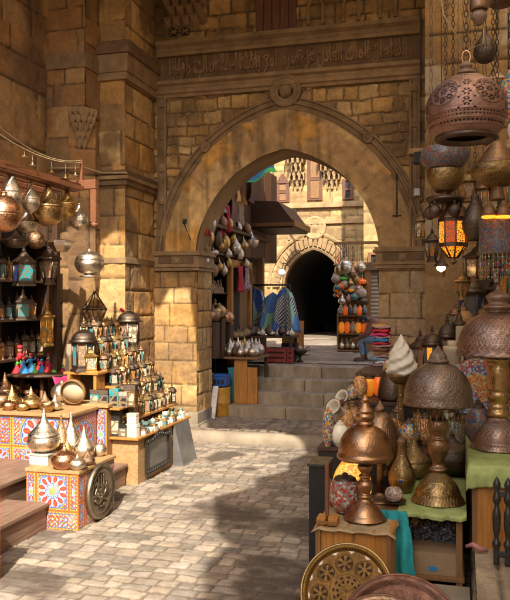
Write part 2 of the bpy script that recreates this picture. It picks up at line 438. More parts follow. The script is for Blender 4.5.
# plastered band between the two arch lines
n, m = 150, 34
pi_, po_ = arch_pts(AI, HI, 75), arch_pts(AO, HO, 75)
A = np.array([(p[0], p[1]) for p in pi_]); B = np.array([(p[0], p[1]) for p in po_])
t = np.linspace(0, 1, m)[:, None, None]
XZ = A[None] * (1 - t) + B[None] * t
xx, zz = XZ[..., 0], XZ[..., 1]
big = fbm(xx * 1.3, zz * 1.3, 41, 5); fine = fbm(xx * 9, zz * 9, 44, 4)
peel = np.clip((big - .47) / .03, 0, 1); peel2 = np.clip((fbm(xx * 1.7 + 5, zz * 1.7, 47, 5) - .53) / .04, 0, 1)
dsp = .02 * (1 - peel) + .010 * (1 - peel2) + .014 * (fine - .47) + .03 * (fbm(xx * 2.2, zz * 2.2, 55, 4) - .47)
drip = np.clip((fbm(xx * 6, zz * .5, 57, 4) - .5) / .16, 0, 1)
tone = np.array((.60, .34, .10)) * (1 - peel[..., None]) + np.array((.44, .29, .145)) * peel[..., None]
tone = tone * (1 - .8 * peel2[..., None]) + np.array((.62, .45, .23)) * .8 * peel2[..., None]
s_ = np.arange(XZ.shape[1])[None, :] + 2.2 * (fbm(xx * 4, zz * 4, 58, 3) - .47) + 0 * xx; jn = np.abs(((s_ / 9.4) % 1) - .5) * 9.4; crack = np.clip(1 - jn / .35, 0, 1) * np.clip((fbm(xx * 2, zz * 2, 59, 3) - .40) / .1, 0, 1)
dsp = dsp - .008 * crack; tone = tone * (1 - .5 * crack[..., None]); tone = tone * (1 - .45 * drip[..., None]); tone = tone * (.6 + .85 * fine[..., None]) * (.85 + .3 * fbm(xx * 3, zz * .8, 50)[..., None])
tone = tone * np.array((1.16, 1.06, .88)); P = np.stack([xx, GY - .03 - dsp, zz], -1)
part('plaster_band', grid_mesh('plaster_band', P, tone, 'plaster'), 'plaster', gate)
# soffit and the wall behind
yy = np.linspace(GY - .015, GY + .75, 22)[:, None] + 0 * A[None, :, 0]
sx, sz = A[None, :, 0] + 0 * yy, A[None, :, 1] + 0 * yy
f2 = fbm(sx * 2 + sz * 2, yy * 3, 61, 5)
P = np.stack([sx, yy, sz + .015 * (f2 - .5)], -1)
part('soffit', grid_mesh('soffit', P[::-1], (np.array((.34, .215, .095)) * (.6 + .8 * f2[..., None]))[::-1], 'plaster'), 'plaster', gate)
core = MB(); ar = arch_pts(AI, HI, 30); top = 9.0
def corerow(y): return [(x, y, z) for x, z, _, _ in ar]
for y, fl in ((GY + .03, 0), (GY + .76, 1)):
    b = len(core.v); k = len(ar)
    core.v += [(x, y, z) for x, z, _, _ in ar] + [(-5.6 + 5.3 * i / (k - 1), y, top) for i in range(k)]
    for i in range(k - 1):
        q = [b + i, b + i + 1, b + k + i + 1, b + k + i]; core.face(q[::-1] if fl else q)
    b2 = len(core.v); core.v += [(-5.6, y, ZS), (-.3, y, ZS)]
    core.face([b, b + k, b2]); core.face([b + k - 1, b2 + 1, b + 2 * k - 1])
part('wall', core, 'rough_stone', gate)
part('coping', MB().box(-5.6, -.3, GY + .02, GY + .78, 9.0, 9.15), 'trim_stone', gate)
# hood mould round the arch
def fr(a, h, n=40, y=GY): return [((x, y, z), (c, 0, s), (0, -1, 0)) for x, z, c, s in arch_pts(a, h, n)]
mo = MB(); mo.sweep(fr(AO, HO), [(-.03, -.01), (-.03, .045), (.0, .06), (.02, .035), (.055, .03), (.07, .07), (.1, .075), (.115, .035), (.15, .03), (.165, .06), (.19, .055), (.2, -.01)])
part('hood_mould', mo, 'trim_stone', gate)
for x, z, c, s in [arch_pts(AO + .085, HO + .085, 12)[i] for i in (7, 17)]:
    Mx = Matrix.Translation((x, GY - .05, z)) @ Matrix.Rotation(R(90), 4, 'X')
    part('knot', MB().lathe([(0, .04), (.035, .03), (.05, .015), (.075, .045), (.09, .03), (.1, 0)][::-1], 18, M=Mx), 'trim_stone', gate)
# loop knot and boss over the apex
Mx = Matrix.Translation((CX + .02, GY - .03, 5.96)) @ Matrix.Rotation(R(90), 4, 'X')
ring = MB()
ring.lathe([(.13, .0), (.14, .06), (.165, .075), (.185, .05), (.22, .05), (.24, .085), (.27, .07), (.285, .0)], 32, M=Mx)
part('loop_knot', ring, 'trim_stone', gate)
part('boss', MB().lathe([(.0, .13), (.05, .115), (.09, .08), (.11, .03), (.115, 0)][::-1], 24, M=Mx), 'trim_stone', gate)
# inscription band
bx0, bx1 = -5.22, -.62
def mould(z0, prof, y=GY, x0=bx0, x1=bx1):
    return MB().sweep([((x0, y, z0), (0, -1, 0), (0, 0, 1)), ((x1, y, z0), (0, -1, 0), (0, 0, 1))], prof)
part('lower_mould', mould(6.0, [(-.02, 0), (.05, 0), (.055, .05), (.09, .07), (.09, .13), (.06, .15), (.065, .2), (.12, .23), (.12, .29), (-.02, .29)]), 'trim_stone', gate)
part('upper_mould', mould(6.72, [(-.02, 0), (.11, 0), (.11, .06), (.07, .09), (.075, .15), (.14, .2), (.14, .27), (-.02, .28)]), 'trim_stone', gate)
band = part('inscription_band', MB().box(bx0, bx1, GY - .03, GY + .02, 6.285, 6.725), 'dark_stone', gate)
FORMS = {'ا': 'FE8D FE8E', 'ب': 'FE8F FE90 FE91 FE92', 'ت': 'FE95 FE96 FE97 FE98', 'ح': 'FEA1 FEA2 FEA3 FEA4', 'د': 'FEA9 FEAA', 'ر': 'FEAD FEAE', 'ز': 'FEAF FEB0',
         'س': 'FEB1 FEB2 FEB3 FEB4', 'ش': 'FEB5 FEB6 FEB7 FEB8', 'ص': 'FEB9 FEBA FEBB FEBC', 'ط': 'FEC1 FEC2 FEC3 FEC4', 'ع': 'FEC9 FECA FECB FECC', 'ف': 'FED1 FED2 FED3 FED4',
         'ك': 'FED9 FEDA FEDB FEDC', 'ل': 'FEDD FEDE FEDF FEE0', 'م': 'FEE1 FEE2 FEE3 FEE4', 'ن': 'FEE5 FEE6 FEE7 FEE8', 'ه': 'FEE9 FEEA FEEB FEEC', 'و': 'FEED FEEE', 'ي': 'FEF1 FEF2 FEF3 FEF4'}
def shape(txt):
    out = []
    for wd in txt.split():
        prev = False; w = ''
        for i, c in enumerate(wd):
            f = [chr(int(h, 16)) for h in FORMS[c].split()]; nxt = i + 1 < len(wd) and len(f) == 4
            w += (f[3] if prev and nxt else f[2] if nxt else f[1] if prev else f[0]); prev = nxt
        out.append(w)
    return ' '.join(out)[::-1]
def text_mesh(body, ext, name='lettering'):
    c = bpy.data.curves.new(name, 'FONT'); c.body = body; c.extrude = ext; c.resolution_u = 3; c.offset = .022
    o = bpy.data.objects.new(name, c); COL.objects.link(o); dg = bpy.context.evaluated_depsgraph_get()
    me = bpy.data.meshes.new_from_object(o.evaluated_get(dg)); bpy.data.objects.remove(o); return me
def lay_text(body, x0, x1, z0, z1, y, ext, mat, parent, name='lettering'):
    me = text_mesh(body, ext, name); co = np.empty(len(me.vertices) * 3); me.vertices.foreach_get('co', co); co = co.reshape(-1, 3)
    mn, mx = co.min(0), co.max(0); o = np.empty_like(co)
    o[:, 0] = x0 + (co[:, 0] - mn[0]) / (mx[0] - mn[0]) * (x1 - x0); o[:, 2] = z0 + (co[:, 1] - mn[1]) / (mx[1] - mn[1]) * (z1 - z0); o[:, 1] = y - co[:, 2]
    me.vertices.foreach_set('co', o.ravel()); me.materials.clear(); me.materials.append(MATS[mat]); me.update()
    return link(name, me, parent)
lay_text(shape('السلطان الملك العادل عز نصره'), -2.92, -.84, 6.30, 6.705, GY - .032, .018, 'band_stone', band)
lay_text(shape('السلطان الملك الاشرف'), -2.80, -.95, 6.47, 6.71, GY - .032, .012, 'band_stone', band)
lay_text(shape('امر بانشاء هدا الباب مولانا'.replace('ء', '')), -5.0, -3.02, 6.30, 6.705, GY - .032, .018, 'band_stone', band)
lay_text(shape('مولانا السلطان'), -4.9, -3.15, 6.47, 6.71, GY - .032, .012, 'band_stone', band)
# uprights of the rectangular frame
for xa, za in ((-5.22, 3.25), (-.8, 3.2)):
    f = part('frame_strip', MB().sweep([((xa, GY, za), (0, -1, 0), (1, 0, 0)), ((xa, GY, 6.0), (0, -1, 0), (1, 0, 0))],
        [(-.01, 0), (.06, 0), (.07, .03), (.03, .05), (.03, .11), (.07, .13), (.06, .17), (-.01, .17)]), 'trim_stone', gate)
    for k in range(5):
        Mx = Matrix.Translation((xa + .085, GY - .03, za + .35 + .58 * k)) @ Matrix.Rotation(R(90), 4, 'X')
        part('knot', MB().lathe([(0, .035), (.03, .03), (.04, .015), (.06, .04), (.078, .02), (.085, 0)][::-1], 16, M=Mx), 'trim_stone', f)
# jambs, reveals and imposts
big = dict(ch=(.28, .42), sw=(.3, .7), res=.02, joint=.009, depth=.018, rough=.016, bulge=.01, wob=.014, mortar=(.16, .10, .045))
warm = [(.50, .32, .125), (.42, .255, .10), (.55, .37, .17), (.36, .22, .095), (.50, .285, .095)]
part('jamb', stone_grid('jamb', (-5.3, GY - .02, .16), X_, Z_, .82, 2.78, seed=31, cols=warm, stain=((.26, .165, .08), .52, .64, 1.6), **big), 'masonry', gate)
part('reveal', stone_grid('reveal', (-4.48, GY - .02, .16), Y_, Z_, .78, 2.78, seed=32, cols=warm, **big), 'masonry', gate)
part('jamb', stone_grid('jamb', (-1.3, GY - .02, .16), X_, Z_, .85, 2.78, seed=33, cols=[(.40, .25, .085), (.37, .23, .09), (.42, .27, .10)], stain=((.45, .33, .2), .53, .62, 1.9), **big), 'masonry', gate)
part('reveal', stone_grid('reveal', (-1.3, GY + .76, .16), -Y_, Z_, .78, 2.78, seed=34, cols=warm, **big), 'masonry', gate)
part('jamb_core', MB().box(-5.6, -4.5, GY + .02, GY + .76, -.1, 3.08), 'rough_stone', gate)
part('jamb_core', MB().box(-1.28, -.3, GY + .02, GY + .76, -.1, 3.08), 'rough_stone', gate)
def impost(x0, x1):
    g = MB()
    for z0, z1, o in ((2.92, 2.98, .05), (2.98, 3.02, .075), (3.02, 3.19, .05), (3.19, 3.23, .09), (3.23, 3.27, .06)):
        g.box(x0 - (0.06 if x0 < -3 else o), x1 + (o if x0 < -3 else 0.0), GY - .02 - o, GY + .76 + o * .3, z0, z1)
    p = part('impost', g, 'trim_stone', gate, .006)
    xm = (x0 + x1) / 2
    for sg in (-1, 1): part('carved_panel', MB().box(xm + sg * .205 - .125, xm + sg * .205 + .125, GY - .085, GY - .06, 3.05, 3.165), 'dark_stone', p, .01)
    part('rosette', MB().lathe([(.0, .03), (.03, .025), (.045, .012), (.06, .022), (.07, .0)][::-1], 18, M=Matrix.Translation((xm, GY - .07, 3.107)) @ Matrix.Rotation(R(90), 4, 'X')), 'trim_stone', p)
impost(-5.24, -4.48); impost(-1.3, -.5)
for i in range(2):                                    # footing blocks
    part('footing', MB().box(-5.3, -4.44 + .03 * i, GY - .09 - .06 * i, GY + .7, .1 - .1 * i, .42 - .2 * i), 'kerb_stone', gate, .02)
part('tie_bar', MB().tube([(-1.0, GY - .03, 3.75), (-1.0, GY - .05, 4.55)], .014, 6).tube([(-1.07, GY - .04, 3.78), (-.93, GY - .04, 3.78)], .012, 6), 'iron', gate)
part('tie_bar', MB().tube([(-4.72, GY - .05, 3.78), (-4.58, GY - .06, 3.45)], .012, 6).box(-4.74, -4.66, GY - .05, GY - .01, 3.75, 3.83), 'iron', gate)
sh = part('shutter', MB().box(-3.40, -2.68, GY - .02, GY + .05, 7.0, 8.6), 'shutter_wood', gate)
for i in range(5):
    part('batten', MB().box(-3.39 + .145 * i, -3.39 + .145 * i + .125, GY - .045, GY - .02, 7.02, 8.6), 'shutter_wood', sh, .005)
nz = MB()                                             # carved niche hood with pierced openings at the left corner
for r_ in range(4):
    for k in range(5 - (r_ % 2)):
        x = -5.12 + .17 * k + .085 * (r_ % 2); z = 7.28 + .17 * r_
        nz.v += [(x, GY - .02, z), (x + .15, GY - .02, z), (x + .15, GY - .04 - .05 * r_, z + .17), (x, GY - .04 - .05 * r_, z + .17), (x + .075, GY - .08 - .05 * r_, z + .03), (x + .075, GY, z - .05)]
        b = len(nz.v) - 6
        for q in ((0, 4, 3), (4, 1, 2), (3, 4, 2), (0, 5, 4), (5, 1, 4)): nz.face([b + i for i in q])
part('muqarnas', nz, 'trim_stone', gate)
for x in (-5.0, -4.78):
    part('pierced_panel', MB().box(x, x + .16, GY - .03, GY - .005, 7.1, 7.24), 'black', gate)
    part('pierced_panel', MB().tube([(x, GY - .035, 7.1), (x + .16, GY - .035, 7.24)], .012, 5).tube([(x, GY - .035, 7.24), (x + .16, GY - .035, 7.1)], .012, 5).tube([(x, GY - .035, 7.17), (x + .16, GY - .035, 7.17)], .01, 5), 'trim_stone', gate)
for k, x in enumerate((-2.35, -1.75, -1.15)):        # blind keel niches above the band
    part('blind_niche', MB().sweep([((x - .1, GY, 7.05), (0, -1, 0), (-1, 0, 0)), ((x - .1, GY, 7.35), (0, -1, 0), (-1, 0, .3)), ((x, GY, 7.62), (0, -1, 0), (0, 0, 1)), ((x + .1, GY, 7.35), (0, -1, 0), (1, 0, .3)), ((x + .1, GY, 7.05), (0, -1, 0), (1, 0, 0))],
        [(-.01, 0), (.05, 0), (.05, .05), (-.01, .05)]), 'trim_stone', gate)

# ================================================================ left street building with its two pilasters
lb = thing('street_building', 'dim ashlar building wall with stepped pilasters on the sunny side of the street', 'building')
ash = dict(ch=(.36, .58), sw=(.5, .95), res=.025, joint=.009, depth=.018, rough=.016, bulge=.008, wob=.012, mortar=(.12, .075, .035))
dimc = [(.36, .22, .095), (.29, .175, .08), (.40, .25, .11), (.34, .18, .065), (.25, .15, .07)]
stn = ((.17, .10, .05), .5, .66, .9)
part('wall', stone_grid('wall', (-6.42, 3.6, 0), Y_, Z_, 7.0, 8.6, seed=51, cols=dimc, stain=stn, **{**ash, 'res': .04}), 'masonry', lb)
part('pilaster', stone_grid('pilaster', (-6.44, 10.6, 0), X_, Z_, .42, 5.5, seed=52, cols=dimc, stain=stn, **ash), 'masonry', lb)
d45 = Vector((.31, .3, 0)); w45 = d45.length; d45.normalize()
part('pilaster', stone_grid('pilaster', (-6.03, 10.59, 0), d45, Z_, w45 + .01, 5.5, seed=53, cols=dimc, stain=stn, **ash), 'masonry', lb)
part('pilaster', stone_grid('pilaster', (-6.44, 10.6, 5.5), X_, Z_, .70, 3.1, seed=54, cols=dimc, stain=stn, **ash), 'masonry', lb)
part('pilaster', stone_grid('pilaster', (-5.74, 10.6, 5.5), Y_, Z_, .52, 3.1, seed=55, cols=dimc, stain=stn, **ash), 'masonry', lb)
part('pilaster', stone_grid('pilaster', (-5.74, 10.88, 0), Y_, Z_, .24, 5.5, seed=56, cols=dimc, stain=stn, **ash), 'masonry', lb)
part('pilaster', stone_grid('pilaster', (-5.75, 11.1, 0), X_, Z_, .47, 8.6, seed=57, cols=warm, stain=((.24, .15, .07), .5, .6, 1.2), **ash), 'masonry', lb)
part('pilaster', stone_grid('pilaster', (-5.29, 11.09, 0), Y_, Z_, 1.26, 8.6, seed=58, cols=warm, stain=((.22, .135, .065), .5, .6, 1.2), **ash), 'masonry', lb)
part('wall_core', MB().box(-9, -6.46, -14, 12.3, -.1, 8.7), 'rough_stone', lb)
part('wall_core', MB().box(-6.5, -5.78, 11.13, 12.36, -.1, 8.7).box(-5.78, -5.33, 11.13, 12.36, -.1, 8.7), 'rough_stone', lb)
part('wall_core', MB().prism([(-6.5, 10.63), (-6.06, 10.63), (-5.79, 10.92), (-5.79, 11.12), (-6.5, 11.12)], 'z', -.1, 5.5).box(-6.5, -5.78, 10.64, 11.12, 5.51, 8.6), 'rough_stone', lb)
def wrap_band(z0, z1, o, mat='trim_stone', nm='string_course'):
    return part(nm, MB().prism([(-5.76, 11.1 - o), (-5.29 + o, 11.1 - o), (-5.29 + o, 12.33), (-5.31, 12.33), (-5.31, 11.12), (-5.76, 11.12)], 'z', z0, z1), mat, lb, .012)
wrap_band(4.28, 4.37, .06, 'dark_stone'); wrap_band(4.37, 4.43, .10); wrap_band(4.43, 4.53, .055, 'dark_stone')
wrap_band(3.0, 3.1, .03); wrap_band(6.0, 6.12, .07); wrap_band(6.42, 6.62, .13, 'dark_stone'); wrap_band(6.12, 6.42, .09)
part('string_course', MB().box(-6.41, -5.72, 10.57, 10.6, 6.1, 6.34).box(-5.74, -5.71, 10.6, 11.1, 6.1, 6.34), 'trim_stone', lb)
wb = MB()                                             # stalactite bracket where the chamfer returns to a square corner
for r_ in range(5):
    z = 5.40 - .12 * r_; nn = 6 - r_
    for j in range(nn):
        f = .5 + (j - (nn - 1) / 2) * .19; c = Vector((-6.03, 10.6, 0)) + Vector((.29, .3, 0)) * f; o_ = .17 * (1 - r_ / 5) * (1 - abs(f - .5) * 1.3)
        wb.lathe([(.008, -.09), (.03, -.05), (.05, .0), (.055, .05), (.045, .07)], 6, o=(c.x + o_ * .7, c.y - o_ * .7, z), sm=False)
wb.prism([(-6.05, 10.6), (-5.76, 10.62), (-5.74, 10.9)], 'z', 5.36, 5.52)
part('stalactite_bracket', wb, 'trim_stone', lb)
part('conduit', MB().tube([(-6.3, 10.5, 4.5), (-5.72, 10.56, 4.49), (-5.66, 11.02, 4.48), (-5.2, 11.0, 4.46)], .018, 6), 'card', lb)

# ================================================================ right pier and the buildings that close the street
rb = thing('shop_building', 'shaded stone pier with flaking plaster behind the lamp stall, right of the arch', 'building')
dk = [(.36, .23, .10), (.30, .19, .085), (.41, .27, .125), (.27, .165, .075)]
part('wall', stone_grid('wall', (-.52, 11.6, 0), X_, Z_, 4.0, 9.0, seed=61, cols=dk, stain=((.42, .36, .27), .55, .60, 1.4), **{**ash, 'res': .035}), 'masonry', rb)
part('wall_core', MB().box(-.48, 6, 11.63, 13.1, -.1, 9.0), 'rough_stone', rb)
part('return_wall', MB().box(-.5, -.47, 11.6, 12.32, 0, 8.9), 'rough_stone', rb)
plain('bounce_limewash', (.70, .60, .46), .85, var=.2, scale=2)  # pale finish chosen so the unseen walls bounce light into the shade
part('side_wall', MB().box(1.95, 3.0, -14, 11.6, -.1, 9.0), 'bounce_limewash', rb)
part('shelf_stone', MB().box(-.75, -.3, 11.35, 11.62, 4.6, 4.68), 'trim_stone', rb, .01)
part('lintel', MB().box(-.3, .55, 11.52, 11.61, 5.1, 5.35), 'wood_dark', rb)
part('beam_end', MB().box(-.28, -.08, 11.4, 11.6, 5.5, 5.62), 'trim_stone', rb)
eb = thing('end_building', 'plain plastered house closing the street behind the viewer', 'building')
part('wall', MB().box(-12, 8, -17, -14.2, -.1, 6.5), 'bounce_limewash', eb)
part('roof', MB().box(-12.2, 8.2, -17.2, -14.0, 6.5, 6.7), 'trim_stone', eb)

# added unseen roof, its outline projected back along the sun to shape the shade
def outline(pts):
    return [up(*p) for p in pts]
edge = []
E1 = [(-6.95, 3.0, 0), (-6.95, 10.2, 3.2), (-6.35, 10.6, 3.3), (-5.45, 11.1, 3.5), (-5.0, 11.6, 2.9), (-4.85, 12.3, 2.85), (-4.62, 12.3, 2.55), (-4.4, 12.3, 1.0),
      (-4.2, 12.05, .15), (-3.7, 12.15, .15), (-3.1, 12.15, .15), (-2.75, 12.0, .1), (-2.42, 11.7, 0), (-2.28, 11.2, 0), (-2.42, 10.6, 0), (-2.3, 10.0, 0), (-2.62, 9.4, 0), (-2.5, 9.0, 0), (-2.85, 8.4, 0), (-2.72, 8.0, 0), (-2.55, 7.6, 0), (-2.45, 7.2, 0), (-2.15, 6.8, 0), (-2.2, 6.2, 0), (-2.0, 5.6, 0), (-2.1, 3.0, 0)]
E1 = outline(E1)
rf = thing('added_shade_roof', 'unseen reed and timber roof added to shade the street, open above the sunny half', 'roof')
poly = [(-9, 12.28), (-9, -8), (E1[0][0], -8)] + E1[:13] + [(-.34, 12.28)]
mt0 = MB(); mt0.v += [(x, y, ROOF + .03) for x, y in poly]; mt0.face(list(range(len(poly))))
matting = part('matting', mt0, 'wood_mid', rf)
t = NT('canvas'); t.base((.62, .47, .30)); t.set(Roughness=.9)
tr_ = t.n('ShaderNodeBsdfTranslucent'); tr_.inputs[0].default_value = (.94, .77, .53, 1)
mx_ = t.n('ShaderNodeMixShader'); mx_.inputs[0].default_value = .95
t.l(t.p.outputs[0], mx_.inputs[1]); t.l(tr_.outputs[0], mx_.inputs[2]); t.l(mx_.outputs[0], t.t.nodes['Material Output'].inputs[0])
E2 = E1[12:]
cv = MB(); pts = E2 + [(E2[-1][0], -6.2), (3, -6.2), (3, 11.6), (-.33, 11.6)]
b0 = len(cv.v); cv.v += [(x, y, ROOF + .1) for x, y in pts]; cv.face(list(range(len(pts))))
t = NT('reed'); t.base((.36, .24, .12)); t.set(Roughness=.9)
tr_ = t.n('ShaderNodeBsdfTranslucent'); tr_.inputs[0].default_value = (.62, .42, .22, 1)
mx_ = t.n('ShaderNodeMixShader'); mx_.inputs[0].default_value = .10
t.l(t.p.outputs[0], mx_.inputs[1]); t.l(tr_.outputs[0], mx_.inputs[2]); t.l(mx_.outputs[0], t.t.nodes['Material Output'].inputs[0]); matting.data.materials[0] = t.m
solo('added_fill_awning', cv, 'canvas', 'unseen canvas awning added to shade and softly light the right half of the street', 'awning')  # unseen translucent sheet added to shade the right half and spread warm fill
for k in range(3):
    part('joist', MB().box(-6.4, 1.95, [6.9, 8.6, 10.4][k], [6.9, 8.6, 10.4][k] + .16, ROOF - .2, ROOF - .01), 'wood_dark', rf)

# ================================================================ far court: carved facade, tunnel arch
FY = 25.5
ff = thing('far_facade', 'sunlit carved stone facade with a dark pointed tunnel beyond the steps', 'building')
fcx, fa, fh, fzs = -4.95, 1.05, 1.32, 2.85
def far_in(x, z):
    r = (fa * fa + fh * fh) / (2 * fa); dx = np.abs(x - fcx) - (fa - r)
    return ((dx * dx + (z - fzs) ** 2 < r * r) & (np.abs(x - fcx) < fa)) | ((z < fzs) & (np.abs(x - fcx) < fa))
fcol = [(.47, .335, .155), (.43, .30, .135), (.50, .365, .18), (.38, .26, .12)]
part('wall', stone_grid('wall', (-12, FY, 1.0), X_, Z_, 13, 11, (.2, .27), (.3, .6), .04, .012, .015, 71, cols=fcol, mortar=(.28, .2, .1), rough=.012,
    keep=lambda x, y, z: ~far_in(x, z), stain=((.30, .2, .1), .52, .68, .7)), 'masonry', ff)
def farc(a, h, y, n=24):
    return [((x, y, z), (c, 0, s), (0, -1, 0)) for x, z, c, s in arch_pts(a, h, n, fcx, fzs)]
part('arch_mould', MB().sweep(farc(fa, fh, FY), [(-.01, -.3), (-.01, .04), (.06, .06), (.09, .02), (.1, -.3)]), 'trim_stone', ff)
part('arch_mould', MB().sweep(farc(fa + .52, fh + .58, FY), [(-.02, -.05), (-.02, .06), (.06, .09), (.1, .03), (.12, -.05)]), 'rough_stone', ff)
vs = MB()
pa, pb = arch_pts(fa + .11, fh + .12, 13, fcx, fzs), arch_pts(fa + .46, fh + .5, 13, fcx, fzs)
for i in range(len(pa) - 1):
    q = [pa[i], pa[i + 1], pb[i + 1], pb[i]]; cx_, cz_ = sum(p[0] for p in q) / 4, sum(p[1] for p in q) / 4
    vs.prism([(cx_ + (p[0] - cx_) * .74, cz_ + (p[1] - cz_) * .93) for p in q], 'y', FY - .09, FY + .02)
part('voussoir_teeth', vs, 'rough_stone', ff)
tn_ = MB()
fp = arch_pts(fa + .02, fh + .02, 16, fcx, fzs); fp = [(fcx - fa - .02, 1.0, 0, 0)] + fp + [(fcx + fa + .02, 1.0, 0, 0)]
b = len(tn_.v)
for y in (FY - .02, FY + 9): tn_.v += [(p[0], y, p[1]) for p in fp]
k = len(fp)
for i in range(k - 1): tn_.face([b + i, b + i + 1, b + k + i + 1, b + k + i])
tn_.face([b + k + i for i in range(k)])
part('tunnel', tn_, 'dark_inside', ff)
for z0, z1, o in ((5.05, 5.2, .1), (5.62, 5.8, .14), (7.9, 8.1, .2)):
    part('string_course', MB().box(-12, 1, FY - o, FY + .02, z0, z1), 'rough_stone', ff, .01)
def ffx(u): return ony(u, 300, FY).x
fz = lambda u, v: ony(u, v, FY).z
ro = Matrix.Translation((ffx(315), FY - .02, fz(315, 228))) @ Matrix.Rotation(R(90), 4, 'X')
part('rosette', MB().lathe([(.0, .1), (.1, .09), (.16, .04), (.22, .08), (.3, .05), (.34, .09), (.4, .08), (.42, 0)][::-1], 28, M=ro), 'rough_stone', ff)
part('carved_panel', MB().box(ffx(288), ffx(304), FY - .04, FY + .01, fz(300, 240), fz(300, 228)), 'trim_stone', ff); part('carved_panel', MB().box(ffx(324), ffx(345), FY - .04, FY + .01, fz(330, 240), fz(330, 228)), 'trim_stone', ff)
def far_window(u0, u1, v0, v1, arched=False):
    x0, x1, z0, z1 = ffx(u0), ffx(u1), fz(u0, v1), fz(u0, v0)
    w = part('window', MB().box(x0, x1, FY - .03, FY + .02, z0, z1), 'black', ff)
    part('frame', MB().box(x0 - .05, x0 + .06, FY - .08, FY, z0, z1).box(x1 - .06, x1 + .05, FY - .08, FY, z0, z1).box(x0 - .05, x1 + .05, FY - .08, FY, z0 - .06, z0).box(x0 - .05, x1 + .05, FY - .08, FY, z1, z1 + .06).box(x0, x1, FY - .075, FY, (z0 + z1) / 2 - .04, (z0 + z1) / 2 + .04), 'shutter_wood', w)
    if not arched:
        part('shutter', MB().box(x0 + .06, x1 - .06, FY - .055, FY - .03, z0 + .02, (z0 + z1) / 2 - .06), 'wood_mid', w)
        part('shutter', MB().box(x0 + .06, x1 - .06, FY - .055, FY - .03, (z0 + z1) / 2 + .06, z1 - .02), 'wood_mid', w)
    return w
far_window(309, 321, 160, 199); far_window(278, 288, 184, 201); far_window(344, 352, 181, 198, True)
w = MB().prism([(ffx(277) - .05, fz(277, 184)), (ffx(289) + .05, fz(277, 184)), (ffx(283), fz(277, 174))], 'y', FY - .1, FY - .01)
part('window_hood', w, 'shutter_wood', ff)
def muqarnas(u0, u1, v0, v1, rows, cols):
    """corbelled tiers of little pointed niches, each tier standing out further than the one below"""
    x0, x1, z0, z1 = ffx(u0), ffx(u1), fz(u0, v1), fz(u0, v0); g = MB(); cw = (x1 - x0) / cols; rh = (z1 - z0) / rows
    for r_ in range(rows):
        shr = (rows - 1 - r_) / rows * .36; o = .10 + .13 * r_; z = z0 + rh * r_
        for k in range(-1, cols + 1):
            x = x0 + cw * (k + .5 * (r_ % 2)); c = x + cw / 2
            if not (x0 + (x1 - x0) * shr <= c <= x1 - (x1 - x0) * shr): continue
            w = cw * .48; ys_ = (FY - o, FY - o + .16)
            arch = [(-w * .62, .05), (-w * .62, .45), (-w * .35, .68), (0, .86), (w * .35, .68), (w * .62, .45), (w * .62, .05)]
            for s_ in (-1, 1):
                half = [p for p in arch if p[0] * s_ >= 0]; half = half if s_ < 0 else half[::-1]
                poly = [(c + p[0], z + rh * p[1]) for p in half] + [(c, z + rh), (c + s_ * w, z + rh), (c + s_ * w, z + rh * .05)]
                g.prism(poly, 'y', *ys_)
            g.box(c - w, c + w, FY - o + .16, FY, z + rh * .3, z + rh); g.prism([(c - w, z + rh * .3), (c + w, z + rh * .3), (c + w * .4, z + rh * .02), (c - w * .4, z + rh * .02)], 'y', FY - o + .162, FY)
    part('muqarnas', g, 'rough_stone', ff)
muqarnas(288, 308, 150, 190, 5, 4); muqarnas(322, 343, 156, 190, 4, 4); muqarnas(254, 277, 150, 190, 5, 4)
part('roof', MB().box(-12, 1, FY - .2, FY + 9, 12.0, 12.3), 'trim_stone', ff)
# right-hand building in the court: throws the slanting shade on the far facade
rc = thing('court_building', 'stone shop front with a roller shutter beyond the arch, behind the seated man', 'building')
part('wall', stone_grid('wall', (-2.42, 19.3, 1.0), X_, Z_, 4.0, 10.5, (.28, .36), (.45, .8), .05, .012, .015, 73, cols=fcol, mortar=(.28, .2, .1), stain=((.30, .2, .1), .5, .66, .7)), 'masonry', rc)
part('wall_core', MB().box(-2.4, 2, 19.33, 25.4, 1.0, 11.5), 'rough_stone', rc)
shx0, shx1 = ony(371, 300, 19.2).x, ony(384, 300, 19.2).x
zt = ony(376, 271, 19.2).z
sh = part('roller_shutter', MB().box(shx0, shx1 + .4, 19.24, 19.29, 1.06, zt), 'iron', rc)
sl = MB()
sl.sweep([((shx0, 19.24, 1.06), (0, -1, 0), (0, 0, 1)), ((shx1 + .4, 19.24, 1.06), (0, -1, 0), (0, 0, 1))], [(0, 0)] + [(.0 if i % 2 else .025, .05 * i + .02) for i in range(int((zt - 1.06) / .05))] + [(0, zt - 1.06)])
part('slats', sl, 'landing_stone', sh)
part('door_post', MB().box(shx0 - .17, shx0, 19.15, 19.28, 1.06, zt + .1), 'wood_mid', rc)
part('lintel', MB().box(shx0 - .3, shx1 + .5, 19.12, 19.28, zt + .02, zt + .22), 'trim_stone', rc)
x0, z0 = ony(370, 258, 19.2).x, ony(370, 268, 19.2).z
w = part('window', MB().box(x0, x0 + .4, 19.2, 19.28, z0, z0 + .36), 'black', rc)
part('frame', MB().box(x0 - .05, x0 + .03, 19.15, 19.26, z0 - .05, z0 + .4).box(x0 + .03, x0 + .4, 19.15, 19.26, z0 - .05, z0 + .02).box(x0 + .03, x0 + .4, 19.15, 19.26, z0 + .34, z0 + .4).box(x0 + .18, x0 + .21, 19.16, 19.26, z0 + .02, z0 + .34), 'wood_mid', w)
